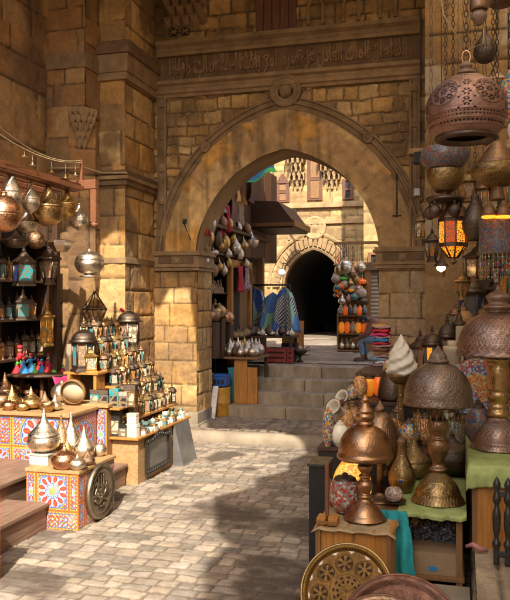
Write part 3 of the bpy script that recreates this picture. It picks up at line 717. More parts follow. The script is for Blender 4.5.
# left-hand shops beyond the arch
lc = thing('arcade_building', 'dark timber shop row running back behind the left jamb of the arch', 'building')
part('wall', MB().box(-9, -5.0, 13.15, 18.9, .1, 7.0), 'canopy_wood', lc)
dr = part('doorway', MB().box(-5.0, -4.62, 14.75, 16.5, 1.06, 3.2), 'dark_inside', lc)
part('door_frame', MB().box(-4.66, -4.56, 14.62, 14.76, 1.06, 3.25).box(-4.66, -4.56, 16.05, 16.2, 1.06, 3.25).box(-4.655, -4.565, 14.76, 16.05, 3.08, 3.24), 'wood_orange', dr)
part('door_leaf', MB().box(-4.64, -4.6, 15.35, 15.95, 1.06, 2.75), 'wood_mid', dr)
part('upper_front', MB().box(-5.0, -4.6, 13.15, 18.7, 3.35, 5.6), 'canopy_wood', lc)
for k in range(9): part('upper_board', MB().box(-4.6, -4.585 + .004 * (k % 3), 13.2 + .6 * k, 13.79 + .6 * k, 3.36, 5.58), ['canopy_wood', 'shutter_wood', 'wood_dark'][k % 3], lc)
part('corner_post', MB().box(-4.66, -4.5, 16.9, 17.08, 1.06, 3.4), 'wood_mid', lc)
cn = thing('timber_canopy', 'dark brown boxed timber canopy jutting over the shop row beyond the arch', 'canopy')
A_ = [ony(228, 226, 16.2), ony(282, 227, 16.2)]
part('soffit', MB().box(-4.62, -3.62, 16.2, 17.9, 4.02, 4.08), 'canopy_wood', cn)
part('fascia', MB().prism([(-4.62, 4.08), (-3.60, 4.08), (-3.60, 4.16), (-3.95, 4.62), (-4.62, 4.66)], 'y', 16.17, 17.92), 'canopy_wood', cn)
part('batten', MB().box(-3.62, -3.56, 16.14, 17.95, 4.06, 4.2).box(-4.6, -3.62, 16.12, 16.17, 4.06, 4.14), 'wood_mid', cn)
plain('green_cloth', (.06, .42, .07), .7, var=.3); plain('blue_cloth', (.03, .15, .30), .7)
gx = MB()
p0, p1, p2, p3 = ony(240, 178, 15.2), ony(271, 154, 16.6), ony(278, 170, 16.4), ony(246, 184, 15.0)
for i in range(9):
    for j in range(5):
        a, b_ = i / 8, j / 4
        q = (p0 * (1 - a) + p1 * a) * (1 - b_) + (p3 * (1 - a) + p2 * a) * b_; q.z += .05 * math.sin(a * 9 + b_ * 2) - .1 * math.sin(b_ * PI)
        gx.v.append(tuple(q))
for i in range(8):
    for j in range(4): gx.face([i * 5 + j, i * 5 + 5 + j, i * 5 + 6 + j, i * 5 + 1 + j], mi=0 if j > 1 else 1, sm=True)
solo('sun_awning', gx, ['green_cloth', 'blue_cloth'], 'bright green and blue cloth awning under the crown of the arch', 'awning')
# ================================================================ metals, panes and cloths of the goods
metal('brass', (.66, .43, .19), .27, .3, (12, 5), .35)
metal('gold', (.70, .45, .15), .27, .3, (12, 5), .35)
metal('copper', (.68, .36, .20), .24, .25, (12, 5), .4)
metal('bronze', (.42, .26, .15), .32, .5, (16, 5), .4)
metal('silver', (.86, .75, .60), .29, .28, (12, 5), .32, (.25, .2, .15))
metal('dark_metal', (.19, .14, .105), .38, .5, (16, 5), .5)
metal('old_brass', (.44, .30, .13), .34, .9, (14, 5), .5)
metal('polished_copper', (.56, .32, .17), .26, .15, (16, 5), .35)
pane('teal_pane', (.03, .30, .34)); pane('cream_pane', (.62, .54, .40)); pane('rose_pane', (.50, .26, .17)); pane('amber_pane', (.65, .24, .03)); pane('green_pane', (.04, .22, .12)); pane('blue_pane', (.02, .05, .22), lace=False); pane('clear_pane', (.35, .33, .28), lace=False); pane('grey_pane', (.16, .155, .15), lace=False)
plain('ivory', (.70, .63, .50), .5, var=.2); plain('black_lacquer', (.03, .026, .022), .3); plain('white_paint', (.75, .72, .66), .5)
plain('red_cloth', (.50, .02, .03), .7); plain('pink_cloth', (.60, .04, .16), .7); plain('sky_cloth', (.03, .20, .45), .7); plain('lime_cloth', (.12, .42, .05), .7); plain('yellow_cloth', (.65, .38, .04), .7); plain('teal_cloth', (.02, .33, .36), .75, var=.45, bump=.7, bscale=16); plain('pale_green_cloth', (.40, .47, .16), .8, var=.4, scale=6, bump=.7, bscale=14)
plain('denim', (.20, .30, .43), .8, var=.35); plain('skin_doll', (.40, .22, .13), .6)

# ---------------------------------------------------------------- kinds of pots (height 1)
def prof(*p): return list(p)
def smooth(pr, n=4):
    """round a profile through its points (Catmull-Rom)"""
    P = [pr[0]] + list(pr) + [pr[-1]]; out = []
    for i in range(1, len(P) - 2):
        for k in range(n):
            t = k / n; q = []
            for c in (0, 1):
                a, b, d, e = P[i - 1][c], P[i][c], P[i + 1][c], P[i + 2][c]
                q.append(.5 * (2 * b + (d - a) * t + (2 * a - 5 * b + 4 * d - e) * t * t + (3 * b - a - 3 * d + e) * t ** 3))
            out.append((max(q[0], 0.0), q[1]))
    out.append(pr[-1]); return out
def pot(kind):
    if kind == 'onion':
        body = smooth([(.16, 0), (.2, .03), (.34, .12), (.4, .25), (.37, .36)]); lid = smooth([(.375, .36), (.36, .42), (.22, .55), (.1, .7), (.05, .84), (.025, .92)]); fin = smooth([(.02, .91), (.035, .94), (.015, .96), (.02, .98), (0, 1.0)])
    elif kind == 'spire':
        body = smooth([(.15, 0), (.17, .03), (.27, .12), (.31, .25), (.3, .33)]); lid = smooth([(.325, .33), (.3, .38), (.17, .55), (.075, .75), (.03, .92)]); fin = smooth([(.025, .91), (.03, .94), (0, 1.0)])
    elif kind == 'squat':
        body = smooth([(.3, 0), (.34, .03), (.52, .2), (.58, .38), (.5, .55)]); lid = smooth([(.505, .55), (.44, .62), (.2, .72), (.1, .8), (.06, .88)]); fin = smooth([(.05, .87), (.08, .91), (.05, .95), (0, 1.0)])
    elif kind == 'conebowl':
        body = smooth([(.12, 0), (.2, .02), (.38, .12), (.47, .3), (.485, .4)]); lid = smooth([(.51, .40), (.50, .43), (.40, .48), (.22, .62), (.1, .82), (.045, .95)]); fin = smooth([(.04, .94), (.05, .96), (0, 1.0)])
    elif kind == 'teardrop':
        body = smooth([(0, 0), (.06, .01), (.2, .08), (.3, .25), (.29, .38)]); lid = smooth([(.29, .38), (.22, .55), (.12, .72), (.06, .88), (.03, .95)]); fin = smooth([(.03, .94), (.045, .97), (0, 1.0)])
    elif kind == 'bulb':
        body = smooth([(.05, 0), (.08, .04), (.25, .14), (.37, .3), (.36, .45)]); lid = smooth([(.38, .45), (.36, .5), (.22, .66), (.1, .8), (.05, .9)]); fin = smooth([(.06, .9), (.09, .93), (.04, .97), (0, 1.0)])
    elif kind == 'globe':
        body = smooth([(.18, 0), (.17, .06), (.36, .14), (.5, .38), (.48, .55)]); lid = smooth([(.485, .55), (.42, .74), (.2, .86), (.07, .9)]); fin = smooth([(.06, .9), (.07, .94), (.03, .98), (0, 1.0)])
    elif kind == 'ball':
        body = smooth([(.1, 0), (.3, .06), (.46, .25), (.5, .42)]); lid = smooth([(.5, .42), (.45, .62), (.25, .82), (.1, .87)]); fin = smooth([(.1, .87), (.07, .92), (.09, .95), (0, 1.0)])
    return [('body', MB().lathe(body, 28).mesh('body', ['brass']), []), ('lid', MB().lathe(lid, 28).mesh('lid', ['brass']), [('finial', MB().lathe(fin, 12).mesh('finial', ['brass']), [])])]
POTS = {k: pot(k) for k in ('onion', 'spire', 'squat', 'conebowl', 'teardrop', 'bulb', 'globe', 'ball')}
def put_pot(kind, mt, label, loc, h, wr=1.0, rot=0.0, group=None, name='lidded_pot', cat='pot', mt2=None):
    return place(POTS[kind], name, label, cat, loc, rot, (h * wr, h * wr, h), group, {'body': mt, 'lid': mt2 or mt, 'finial': mt})
WIDTH = {'onion': .8, 'spire': .65, 'squat': 1.16, 'conebowl': 1.02, 'teardrop': .6, 'bulb': .76, 'globe': 1.0, 'ball': 1.0}
def chain_to(o, ztop, r=.004, mat='iron'):
    """the chain a hanging lamp brings with it, in the lamp's own axes"""
    s = o.scale.z; d = (ztop - o.location.z) / s
    c = MB(); n = max(3, int((d - 1) * s / .05))
    pts = [(.004 / s * math.sin(i * 2.1), .004 / s * math.cos(i * 2.1), .99 + (d - .99) * i / n) for i in range(n + 1)]
    c.tube(pts, [r / o.scale.x * (1.0 if i % 2 else .6) for i in range(n + 1)], 6)
    return part('chain', c, mat, o)

# ---------------------------------------------------------------- kinds of lanterns (height 1)
def lantern(n, w0, w1, dome, z0=.10, z1=.58):
    a0 = PI / n
    base = MB().lathe([(w0 * 1.12, 0), (w0 * 1.12, .04), (w0 * .95, .07), (w0 * .98, z0)], n, rot=a0, sm=False)
    panes = MB(); b = 0
    for k in range(n):
        q = []
        for (w, z) in ((w0 * .9, z0), (w1 * .9, z1)):
            for j in (k, k + 1):
                a = a0 + 2 * PI * j / n; q.append((w * math.cos(a), w * math.sin(a), z))
        b = len(panes.v); panes.v += q; panes.face([b, b + 1, b + 3, b + 2], [(0, 0), (1, 0), (1, 1), (0, 1)], k % 2)
    fr_ = MB()
    for k in range(n):
        a = a0 + 2 * PI * k / n; fr_.tube([(w0 * .93 * math.cos(a), w0 * .93 * math.sin(a), z0 - .01), (w1 * .93 * math.cos(a), w1 * .93 * math.sin(a), z1 + .01)], .022, 5)
    fr_.lathe([(w1 * .96, z1 - .045), (w1 * .99, z1 - .04), (w1 * .99, z1), (w1 * .9, z1)], n, rot=a0, sm=False)
    fr_.lathe([(w0 * .9, z0 + .03), (w0 * .97, z0 + .03), (w0 * .97, z0), (w0 * .9, z0)], n, rot=a0, sm=False)
    ez = z1 + .03; dh = .9 - ez
    if dome == 'round': dp = smooth([(w1 * 1.0, ez + .03), (w1 * .98, ez + dh * .25), (w1 * .7, ez + dh * .55), (w1 * .3, ez + dh * .72), (w1 * .18, ez + dh * .8)])
    elif dome == 'bell': dp = smooth([(w1 * 1.1, ez + .03), (w1 * .7, ez + dh * .2), (w1 * .5, ez + dh * .5), (w1 * .25, ez + dh * .75), (w1 * .16, ez + dh * .85)])
    else: dp = [(w1 * 1.05, ez + .03), (w1 * .55, ez + dh * .42), (w1 * .5, ez + dh * .5), (w1 * .45, ez + dh * .62), (w1 * .15, ez + dh * .85)]
    dm = MB().lathe([(w1 * 1.15, z1), (w1 * 1.18, z1 + .03)] + dp, 16 if dome != 'pyramid' else n, rot=a0, sm=dome != 'pyramid')
    fin = MB().lathe(smooth([(.035, .86), (.06, .89), (.03, .92), (.045, .94), (.015, .97)]), 10)
    fin.tube([(.035 * math.cos(t * PI / 6), 0, .975 + .025 * math.sin(t * PI / 6)) for t in range(12)], .008, 4, closed=True)
    return [('base', base.mesh('base', ['dark_metal']), []), ('panes', panes.mesh('panes', ['teal_pane', 'cream_pane']), []), ('frame', fr_.mesh('frame', ['dark_metal']), []),
            ('dome', dm.mesh('dome', ['dark_metal']), [('finial', fin.mesh('finial', ['dark_metal']), [])])]
LAN = {'square': lantern(4, .30, .30, 'pyramid'), 'hexagonal': lantern(6, .24, .24, 'round'), 'flared': lantern(4, .30, .22, 'bell'), 'eight-sided': lantern(8, .26, .26, 'round'), 'slim': lantern(6, .18, .18, 'bell', .1, .66), 'star': lantern(6, .14, .26, 'bell', .14, .6)}
def put_lantern(kind, mt, panes, label, loc, h, rot=0.0, group=None, wr=1.0, name='lantern'):
    return place(LAN[kind], name, label, 'lantern', loc, rot, (h * wr, h * wr, h), group, {'base': mt, 'frame': mt, 'dome': mt, 'finial': mt, 'panes': list(panes)})

# ---------------------------------------------------------------- painted panels (patchwork arabesque)
def arab(x, y, cx, cy, Rr, sd=3):
    """colours of the painted boards: a rosette in a field of bordered scrolls; x, y in metres"""
    dx, dy = x - cx, y - cy; r = np.hypot(dx, dy) / Rr; th = np.arctan2(dy, dx)
    red, blue, pale, grn, org, yel, wht = [np.array(c) for c in ((.55, .035, .03), (.05, .12, .38), (.33, .44, .58), (.22, .48, .06), (.58, .11, .025), (.66, .36, .05), (.72, .64, .52))]
    out = np.empty(x.shape + (3,)); out[:] = org
    # field: scrolls
    a = np.sin(x * 62 + 2.2 * np.sin(y * 41)) * np.sin(y * 58 + 2 * np.sin(x * 37)); b = np.sin(x * 88 + 1.5 * np.sin(y * 60)) * np.cos(y * 80)
    out[a > .25] = red; out[a > .72] = wht; out[a < -.22] = blue; out[a < -.66] = pale; out[(b > .80)] = yel; out[b < -.82] = grn
    def put(m, c): out[m] = c
    put(r < 1.18, yel); put(r < 1.12, blue); put(r < 1.06, pale)
    t12 = np.abs((th * 12 / (2 * PI)) % 1 - .5) * 2
    put((r < 1.0) & (r > .52) & (t12 < .68 * np.sin(np.clip((r - .50) / .52, 0, 1) * PI) ** .6), red)
    put((r < .92) & (r > .66) & (t12 < .3), org)
    put((r < 1.03) & (r > .97) & (t12 > .55), blue)
    t8 = np.abs((th * 8 / (2 * PI) + .5) % 1 - .5) * 2
    put((r < .5) & (r > .2) & (t8 < .65), blue); put((r < .44) & (r > .24) & (t8 < .35), wht)
    put(r < .22, yel); put(r < .17, grn)
    return out
def painted_face(w, h, frames, res=.0065):
    nx, ny = int(w / res), int(h / res); x, y = np.meshgrid(np.linspace(0, w, nx), np.linspace(0, h, ny))
    out = np.zeros(x.shape + (3,)); out[:] = (.55, .08, .03)
    for (x0, x1, y0, y1, cx, cy, Rr) in frames:
        m = (x >= x0) & (x <= x1) & (y >= y0) & (y <= y1); c = arab(x, y, cx, cy, Rr)
        e = np.minimum(np.minimum(x - x0, x1 - x), np.minimum(y - y0, y1 - y))
        c[e < .034] = (.05, .13, .36); c[e < .026] = (.66, .42, .05); c[e < .012] = (.50, .12, .03)
        kk = (e < .024) & (e > .016) & (np.sin((x + y) * 160) > 0); c[kk] = (.6, .05, .03)
        out[m] = c[m]
    out *= (.82 + .36 * fbm(x * 12, y * 12, 5))[..., None]
    worn = fbm(x * 9, y * 9, 9, 5) > .66; out[worn] = out[worn] * .5 + np.array((.45, .36, .25)) * .5
    return x, y, out
def painted_panel(name, O, U, V, w, h, frames, parent, res=.0065):
    x, y, c = painted_face(w, h, frames, res)
    O, U, V = (np.array(tuple(a), float) for a in (O, U, V))
    P = O + x[..., None] * U + y[..., None] * V
    return part(name, grid_mesh(name, P, c, 'painted'), 'painted', parent)

# ================================================================ platform steps of the left shops
ps = thing('platform_steps', 'two worn brown plank steps in front of the painted counter', 'steps')
for y0, y1 in ((4.2, 6.84), (7.72, 8.74)):
    a = part('step', MB().box(-5.2, -4.15, y0, y1, 0, .25), 'wood_step', ps, .012)
    part('tread', MB().box(-5.2, -4.12, y0 + .002, y1 - .002, .252, .295), 'wood_step', a, .01)
a = part('step', MB().box(-6.4, -4.62, 4.2, 7.86, .0, .43), 'wood_step', ps, .012)
part('tread', MB().box(-6.4, -4.59, 4.21, 7.86, .432, .475), 'wood_step', a, .01)
part('floor', MB().box(-6.4, -4.6, 7.88, 9.2, .0, .30), 'wood_step', ps, .01)
# painted counter under the copper pots
pc = thing('painted_counter', 'counter clad in red and blue painted arabesque boards under the row of copper pots', 'counter')
part('carcass', MB().box(-6.3, -4.5, 7.92, 8.6, .28, 1.0), 'wood_mid', pc)
part('top', MB().box(-6.32, -4.47, 7.87, 8.62, 1.0, 1.04), 'wood_pale', pc, .008)
painted_panel('painted_panel', (-5.95, 7.905, .26), X_, Z_, 1.45, .735, [(0, .33, 0, .36, .16, .18, .2), (.33, .68, 0, .36, .5, .18, .14), (0, .68, .36, .735, .3, .54, .16), (.68, 1.45, .36, .735, 1.08, .5, .25), (.68, 1.45, 0, .36, 1.0, .2, .15)], pc)
painted_panel('painted_panel', (-4.495, 7.92, .28), Y_, Z_, .68, .72, [(0, .68, 0, .72, .34, .36, .24)], pc)
pb_ = thing('painted_cabinet', 'low cabinet with blue and red flowered doors, between the copper pots and the lantern stall', 'cabinet')
part('carcass', MB().box(-4.98, -4.36, 8.64, 8.95, .3, 1.02), 'wood_mid', pb_)
part('top', MB().box(-5.0, -4.33, 8.60, 8.97, 1.02, 1.06), 'wood_pale', pb_, .008)
painted_panel('painted_panel', (-4.98, 8.63, .32), X_, Z_, .62, .69, [(0, .2, 0, .69, .1, .35, .12), (.2, .44, 0, .69, .32, .4, .13), (.44, .62, 0, .69, .53, .35, .11)], pb_)
# painted block with the cast medallion
bk = thing('painted_block', 'painted block with a red and blue rosette and a round cast medallion on its side', 'display block')
part('carcass', MB().box(-4.39, -3.80, 6.87, 7.68, .02, .60), 'wood_mid', bk)
part('top', MB().box(-4.41, -3.775, 6.85, 7.70, .60, .635), 'wood_pale', bk, .008)
painted_panel('painted_panel', (-4.40, 6.86, .01), X_, Z_, .61, .585, [(0, .61, .0, .2, .25, -.25, .05), (0, .12, .2, .585, .06, .38, .09), (.12, .5, .2, .585, .31, .4, .165), (.5, .61, .2, .585, .56, .4, .07)], bk, .0045)
painted_panel('painted_panel', (-3.79, 6.86, .01), Y_, Z_, .82, .585, [(0, .13, 0, .3, .065, .15, .06), (0, .13, .3, .585, .065, .44, .06), (.13, .82, 0, .585, .47, .3, .27)], bk)
metal('cast_metal', (.36, .30, .22), .42, 0, dirt=.5)
MX = Matrix.Translation((-3.79, 7.30, .33)) @ Matrix.Rotation(R(90), 4, 'Y') @ Matrix.Rotation(R(90), 4, 'Z')
md = part('medallion', MB().lathe([(0, .02), (.20, .022), (.215, .045), (.24, .05), (.255, .03), (.275, .06), (.3, .05), (.305, .0)][::-1], 48, M=MX), 'cast_metal', bk)
cal = MB()
def mcurve(pts, r=.013): cal.tube([tuple(MX @ Vector((x, y, .028))) for x, y in smooth2(pts)], r, 6)
def smooth2(pts, n=5):
    P = [pts[0]] + list(pts) + [pts[-1]]; out = []
    for i in range(1, len(P) - 2):
        for k in range(n):
            t = k / n; out.append(tuple(.5 * (2 * P[i][c] + (P[i + 1][c] - P[i - 1][c]) * t + (2 * P[i - 1][c] - 5 * P[i][c] + 4 * P[i + 1][c] - P[i + 2][c]) * t * t + (3 * P[i][c] - P[i - 1][c] - 3 * P[i + 1][c] + P[i + 2][c]) * t ** 3) for c in (0, 1)))
    return out + [tuple(pts[-1])]
mcurve([(-.13, -.02), (-.08, .05), (-.02, .0), (.05, .06), (.12, .0), (.07, -.06), (0, -.03)]); mcurve([(-.06, .17), (-.05, .08), (-.07, .02)]); mcurve([(.0, .18), (.01, .1), (.0, .03)]); mcurve([(.06, .17), (.065, .09), (.05, .03)])
mcurve([(-.14, .07), (-.1, .11), (-.07, .06)]); mcurve([(-.13, -.08), (-.05, -.13), (.05, -.09), (.13, -.13)]); mcurve([(-.05, -.05), (0, -.09), (.04, -.06)]); mcurve([(.1, .1), (.14, .06), (.11, .03)]); mcurve([(-.02, -.16), (.04, -.17), (.08, -.15)])
part('emblem', cal, 'cast_metal', md)
# painted chest cut by the edge of the picture
pe = thing('painted_chest', 'narrow painted chest at the near end of the plank steps', 'chest')
part('carcass', MB().box(-4.1, -3.79, 4.9, 5.49, 0, .74), 'wood_mid', pe)
painted_panel('painted_panel', (-4.1, 5.50, .0), X_, Z_, .32, .74, [(0, .32, 0, .74, .16, .4, .12)], pe)
painted_panel('painted_panel', (-3.782, 4.9, .0), Y_, Z_, .6, .74, [(0, .6, 0, .74, .3, .4, .2)], pe)

# ---------------------------------------------------------------- pots on the counter
CP = 'copper and brass pots on the painted counter'
def on_counter(u, vb, vt, kind, mt, label, z=1.04, wr=1.0, ymin=8.0, group=CP):
    p = onz(u, vb, z)
    if p.y < ymin: p = ony(u, vb, ymin); p.z = z
    put_pot(kind, mt, label, (p.x, p.y, z), max(.08, (vb - vt) * dep(p) / F), wr, rnd.uniform(0, 6), group)
on_counter(5, 401, 372, 'onion', 'copper', 'broad copper pot with a pointed lid at the left end of the painted counter', wr=1.1, ymin=8.35)
on_counter(17, 396, 366, 'spire', 'brass', 'tall brass pot with long spire lid, tallest in the back row on the counter', wr=1.1, ymin=8.4)
on_counter(29, 398, 383, 'squat', 'copper', 'squat copper pot behind the silver-lidded small pots on the counter', ymin=8.4)
on_counter(2, 408, 388, 'squat', 'bronze', 'dark bronze round pot cut by the left edge on the painted counter', ymin=8.2)
on_counter(12, 408, 385, 'spire', 'brass', 'bright brass spire pot in the middle row beside the bronze round pot', wr=1.2, ymin=8.2)
on_counter(31, 411, 388, 'onion', 'brass', 'large round brass pot with a short pointed lid at the middle of the counter', wr=1.25, ymin=8.15)
on_counter(45, 410, 391, 'spire', 'bronze', 'dark bronze spire pot near the right end of the painted counter', wr=1.1, ymin=8.15)
on_counter(55, 411, 394, 'onion', 'silver', 'silver pot with a pointed lid at the right end of the painted counter', wr=1.1, ymin=8.12)
on_counter(9, 416, 403, 'squat', 'copper', 'small squat copper pot with silver lid in the front row on the counter')
on_counter(23, 416, 404, 'squat', 'brass', 'small squat brass pot with a tiny knob in the front row on the counter')
bw = MB().lathe(smooth([(.04, 0), (.06, .02), (.085, .08), (.08, .12)]) + [(.07, .12), (.07, .03), (0, .02)], 24)
p = onz(37, 415, 1.04); solo('bowl', bw, 'brass', 'small open brass bowl between the front pots on the painted counter', 'bowl', loc=(p.x, max(p.y, 7.98), 1.04))
on_counter(62, 408, 386, 'ball', 'silver', 'squat silver ball pot on the flowered cabinet below the drum', z=1.06, ymin=8.7)
# ---------------------------------------------------------------- pots on the painted block
BP = 'polished pots on the painted block'
bx = thing('white_pedestal', 'small cream box lifting the largest brass pot at the left of the painted block', 'box', (-4.33, 7.1, .635))
part('body', MB().box(-.12, .1, -.1, .1, 0, .1), 'ivory', bx, .006); part('lid', MB().box(-.13, .11, -.11, .11, .101, .12), 'ivory', bx, .005)
def on_block(u, vb, vt, kind, mt, label, z=.635, wr=1.0, y=None):
    p = onz(u, vb, z)
    if y: p = ony(u, vb, y); p.z = z
    p.x = min(max(p.x, -4.36), -3.84); p.y = min(max(p.y, 6.93), 7.62)
    put_pot(kind, mt, label, (p.x, p.y, z), (vb - vt) * dep(p) / F, wr, rnd.uniform(0, 6), BP)
on_block(44, 467, 423, 'onion', 'silver', 'largest silver-gold pot with a tall cone lid, standing on the cream box', z=.758, wr=.95, y=7.1)
on_block(58, 462, 420, 'spire', 'bronze', 'tall dark bronze pot at the back of the painted block', y=7.5, wr=.8)
on_block(71, 460, 417, 'spire', 'silver', 'tallest silver spire pot at the back of the painted block', y=7.58, wr=.8)
on_block(67, 466, 441, 'onion', 'gold', 'narrow golden pot at the middle of the painted block', y=7.3, wr=.75)
on_block(59, 471, 446, 'squat', 'copper', 'big round copper pot at the front of the painted block', wr=.95)
on_block(84, 460, 428, 'spire', 'silver', 'silver cone pot near the medallion edge of the painted block', y=7.45, wr=1.1)
on_block(78, 471, 455, 'squat', 'silver', 'small round silver pot at the front corner of the painted block', wr=.95)
on_block(88, 465, 448, 'onion', 'bronze', 'small brown bronze pot between the two silver pots on the block', wr=1.1)
on_block(100, 461, 446, 'ball', 'silver', 'silver ball pot with long neck at the far corner of the painted block', wr=.9, y=7.6)

# ---------------------------------------------------------------- table with doll figures
TZ = 1.38
p = onz(43, 372, TZ); tx, ty = p.x, p.y
tb = thing('round_table', 'small dark round table crowded with red and blue dolls', 'table', (tx, ty, .30))
part('tabletop', MB().lathe([(.47, 1.04), (.52, 1.05), (.52, 1.08), (.0, 1.082)], 32), 'wood_dark', tb)
for k in range(4):
    a = .5 + k * PI / 2; part('leg', MB().tube([(.33 * math.cos(a), .33 * math.sin(a), 0), (.28 * math.cos(a), .28 * math.sin(a), 1.05)], [.02, .03], 8), 'wood_red', tb)
part('stretcher', MB().tube([(.3, .15, .5), (-.3, -.15, .5)], .015, 6), 'wood_red', tb)
def doll(hat):
    sk_ = MB().lathe(smooth([(.34, 0), (.33, .03), (.2, .25), (.09, .48), (.085, .5)]), 14)
    bd = MB().lathe(smooth([(.08, .48), (.11, .58), (.1, .68), (.045, .72)]), 12).tube([(.09, 0, .66), (.2, .05, .6), (.24, .03, .78)], .035, 6).tube([(-.09, 0, .66), (-.2, .04, .58), (-.16, -.06, .5)], .035, 6)
    hd = MB().lathe(smooth([(.03, .7), (.08, .77), (.085, .83), (.05, .89), (0, .9)]), 12)
    ht = MB().lathe([(.1, .86), (.1, .98), (0, 1.0)], 12) if hat else MB().lathe(smooth([(.1, .8), (.11, .86), (.06, .94), (0, .97)]), 12)
    return [('skirt', sk_.mesh('skirt', ['red_cloth']), []), ('bodice', bd.mesh('bodice', ['red_cloth']), []), ('head', hd.mesh('head', ['skin_doll']), [('hat', ht.mesh('hat', ['red_cloth']), [])])]
DOLL = [doll(True), doll(False)]
def put_doll(u, vb, vt, cs, label, hat=0, y=0.0):
    p = onz(u, vb, TZ + .002); p.y += y; d = Vector((p.x - tx, p.y - ty, 0))
    if d.length > .44: d *= .44 / d.length
    q = (tx + d.x, ty + d.y, TZ + .002); place(DOLL[hat], 'doll', label, 'doll', q, rnd.uniform(-1, 1), (vb - vt) * dep(q) / F, 'dolls on the round table', {'skirt': cs[0], 'bodice': cs[1], 'hat': cs[2]})
put_doll(20, 372, 345, ('red_cloth', 'red_cloth', 'red_cloth'), 'tallest red doll with a square red hat at the left of the table')
put_doll(17, 373, 357, ('red_cloth', 'lime_cloth', 'red_cloth'), 'red doll with green bodice at the left rim of the table', 1)
put_doll(24, 373, 356, ('sky_cloth', 'sky_cloth', 'red_cloth'), 'wide blue doll in front of the tallest red doll', 1)
put_doll(31, 372, 353, ('sky_cloth', 'sky_cloth', 'red_cloth'), 'blue doll raising a pale arm beside the green cone', 0)
put_doll(35, 373, 363, ('lime_cloth', 'lime_cloth', 'lime_cloth'), 'small all-green doll between two blue dolls', 1)
put_doll(38, 371, 358, ('red_cloth', 'red_cloth', 'pink_cloth'), 'red doll with a pink cap at the middle of the table', 1)
put_doll(42, 372, 358, ('sky_cloth', 'pink_cloth', 'sky_cloth'), 'blue doll with pink bodice at the middle of the table', 1)
put_doll(47, 372, 359, ('red_cloth', 'red_cloth', 'red_cloth'), 'red doll with a square hat right of the pink-bodiced doll', 0)
put_doll(51, 371, 361, ('red_cloth', 'pink_cloth', 'red_cloth'), 'short red doll with pink bodice on the right half of the table', 1)
put_doll(55, 372, 362, ('lime_cloth', 'red_cloth', 'yellow_cloth'), 'green doll with yellow hat near the right rim', 0)
put_doll(59, 371, 363, ('sky_cloth', 'yellow_cloth', 'red_cloth'), 'small blue doll with yellow bodice at the right rim', 1)
put_doll(63, 372, 364, ('red_cloth', 'lime_cloth', 'sky_cloth'), 'smallest red doll with blue cap at the far right rim', 1)
put_doll(45, 368, 352, ('pink_cloth', 'white_paint', 'red_cloth'), 'pink doll with white bodice at the back of the table', 0, .2)

# ================================================================ lantern stall
ls = thing('lantern_stall', 'tiered orange wooden stall packed with small lanterns, tins and jars', 'stall')
DK = .63
part('carcass', MB().box(-4.43, -4.0, 8.78, 10.56, .0, DK - .03).box(-5.1, -4.43, 9.1, 10.56, .0, DK - .03), 'wood_pale', ls, .006)
part('deck', MB().box(-4.5, -3.96, 8.70, 10.62, DK - .028, DK), 'wood_orange', ls, .006)
TI = []
for k in range(1, 7):
    x1 = -4.0 - .145 * k; z = DK + .205 * k; y0, y1 = 9.02 - .0 * k, 10.62 - .06 * k
    TI.append((x1 - .075, z, y0, y1))
    part('tier', MB().box(x1 - .162, x1, y0, y1, z - .03, z), 'wood_orange', ls, .004)
    part('riser', MB().box(x1 - .16, x1 - .146, y0 + .01, y1 - .01, z - .2, z - .031), 'wood_mid', ls)
part('shelf', MB().box(-5.0, -4.2, 8.66, 9.02, .985, 1.01), 'wood_orange', ls, .005)
part('shelf', MB().box(-5.05, -4.55, 8.74, 9.02, 1.42, 1.45), 'wood_orange', ls, .005)
part('bracket', MB().box(-4.98, -4.94, 8.72, 9.0, 1.011, 1.419), 'wood_orange', ls)
part('bracket', MB().box(-4.62, -4.58, 8.76, 9.0, 1.011, 1.419), 'wood_orange', ls)
part('bracket', MB().box(-4.40, -4.36, 8.75, 9.0, DK + .001, .984), 'wood_orange', ls)
part('back_board', MB().box(-5.12, -5.08, 9.02, 10.3, .0, 1.66), 'wood_mid', ls)
cpn = thing('carved_panel', 'black carved frame round a clouded mirror on the street face of the lantern stall', 'mirror')
cf = MB()
for (ya, yb, za, zb) in ((8.98, 9.8, .10, .16), (8.98, 9.8, .50, .56), (8.98, 9.05, .16, .5), (9.73, 9.8, .16, .5)): cf.box(-3.995, -3.955, ya, yb, za, zb)
part('frame', cf, 'black_lacquer', cpn, .008)
part('pane', MB().box(-3.992, -3.975, 9.05, 9.73, .16, .5), 'grey_pane', cpn)
orn = MB()
for k in range(11): orn.lathe([(.0, .02), (.02, .015), (.032, 0)][::-1], 8, M=Matrix.Translation((-3.955, 9.02 + .074 * k, .53 + (.05 * math.exp(-((k - 5) / 2.2) ** 2)))) @ Matrix.Rotation(R(90), 4, 'Y'))
for k in range(11): orn.lathe([(.0, .02), (.02, .015), (.03, 0)][::-1], 8, M=Matrix.Translation((-3.955, 9.02 + .074 * k, .13)) @ Matrix.Rotation(R(90), 4, 'Y'))
part('crest', MB().prism([(9.2, .56), (9.58, .56), (9.5, .6), (9.39, .64), (9.28, .6)], 'x', -3.985, -3.955), 'black_lacquer', cpn)
part('carving', orn, 'black_lacquer', cpn)
lp = solo('leaning_board', MB().prism([(-3.985, .0), (-3.80, .02), (-3.83, .025), (-3.96, .60), (-3.985, .6)], 'y', 9.95, 10.52), 'grey_pane', 'grey board leaning at the far end of the lantern stall', 'board', bevel=.004)
MET = [('dark_metal', 'dark'), ('bronze', 'bronze'), ('dark_metal', 'dark'), ('old_brass', 'old brass'), ('dark_metal', 'dark'), ('brass', 'brass'), ('bronze', 'bronze'), ('gold', 'golden')]
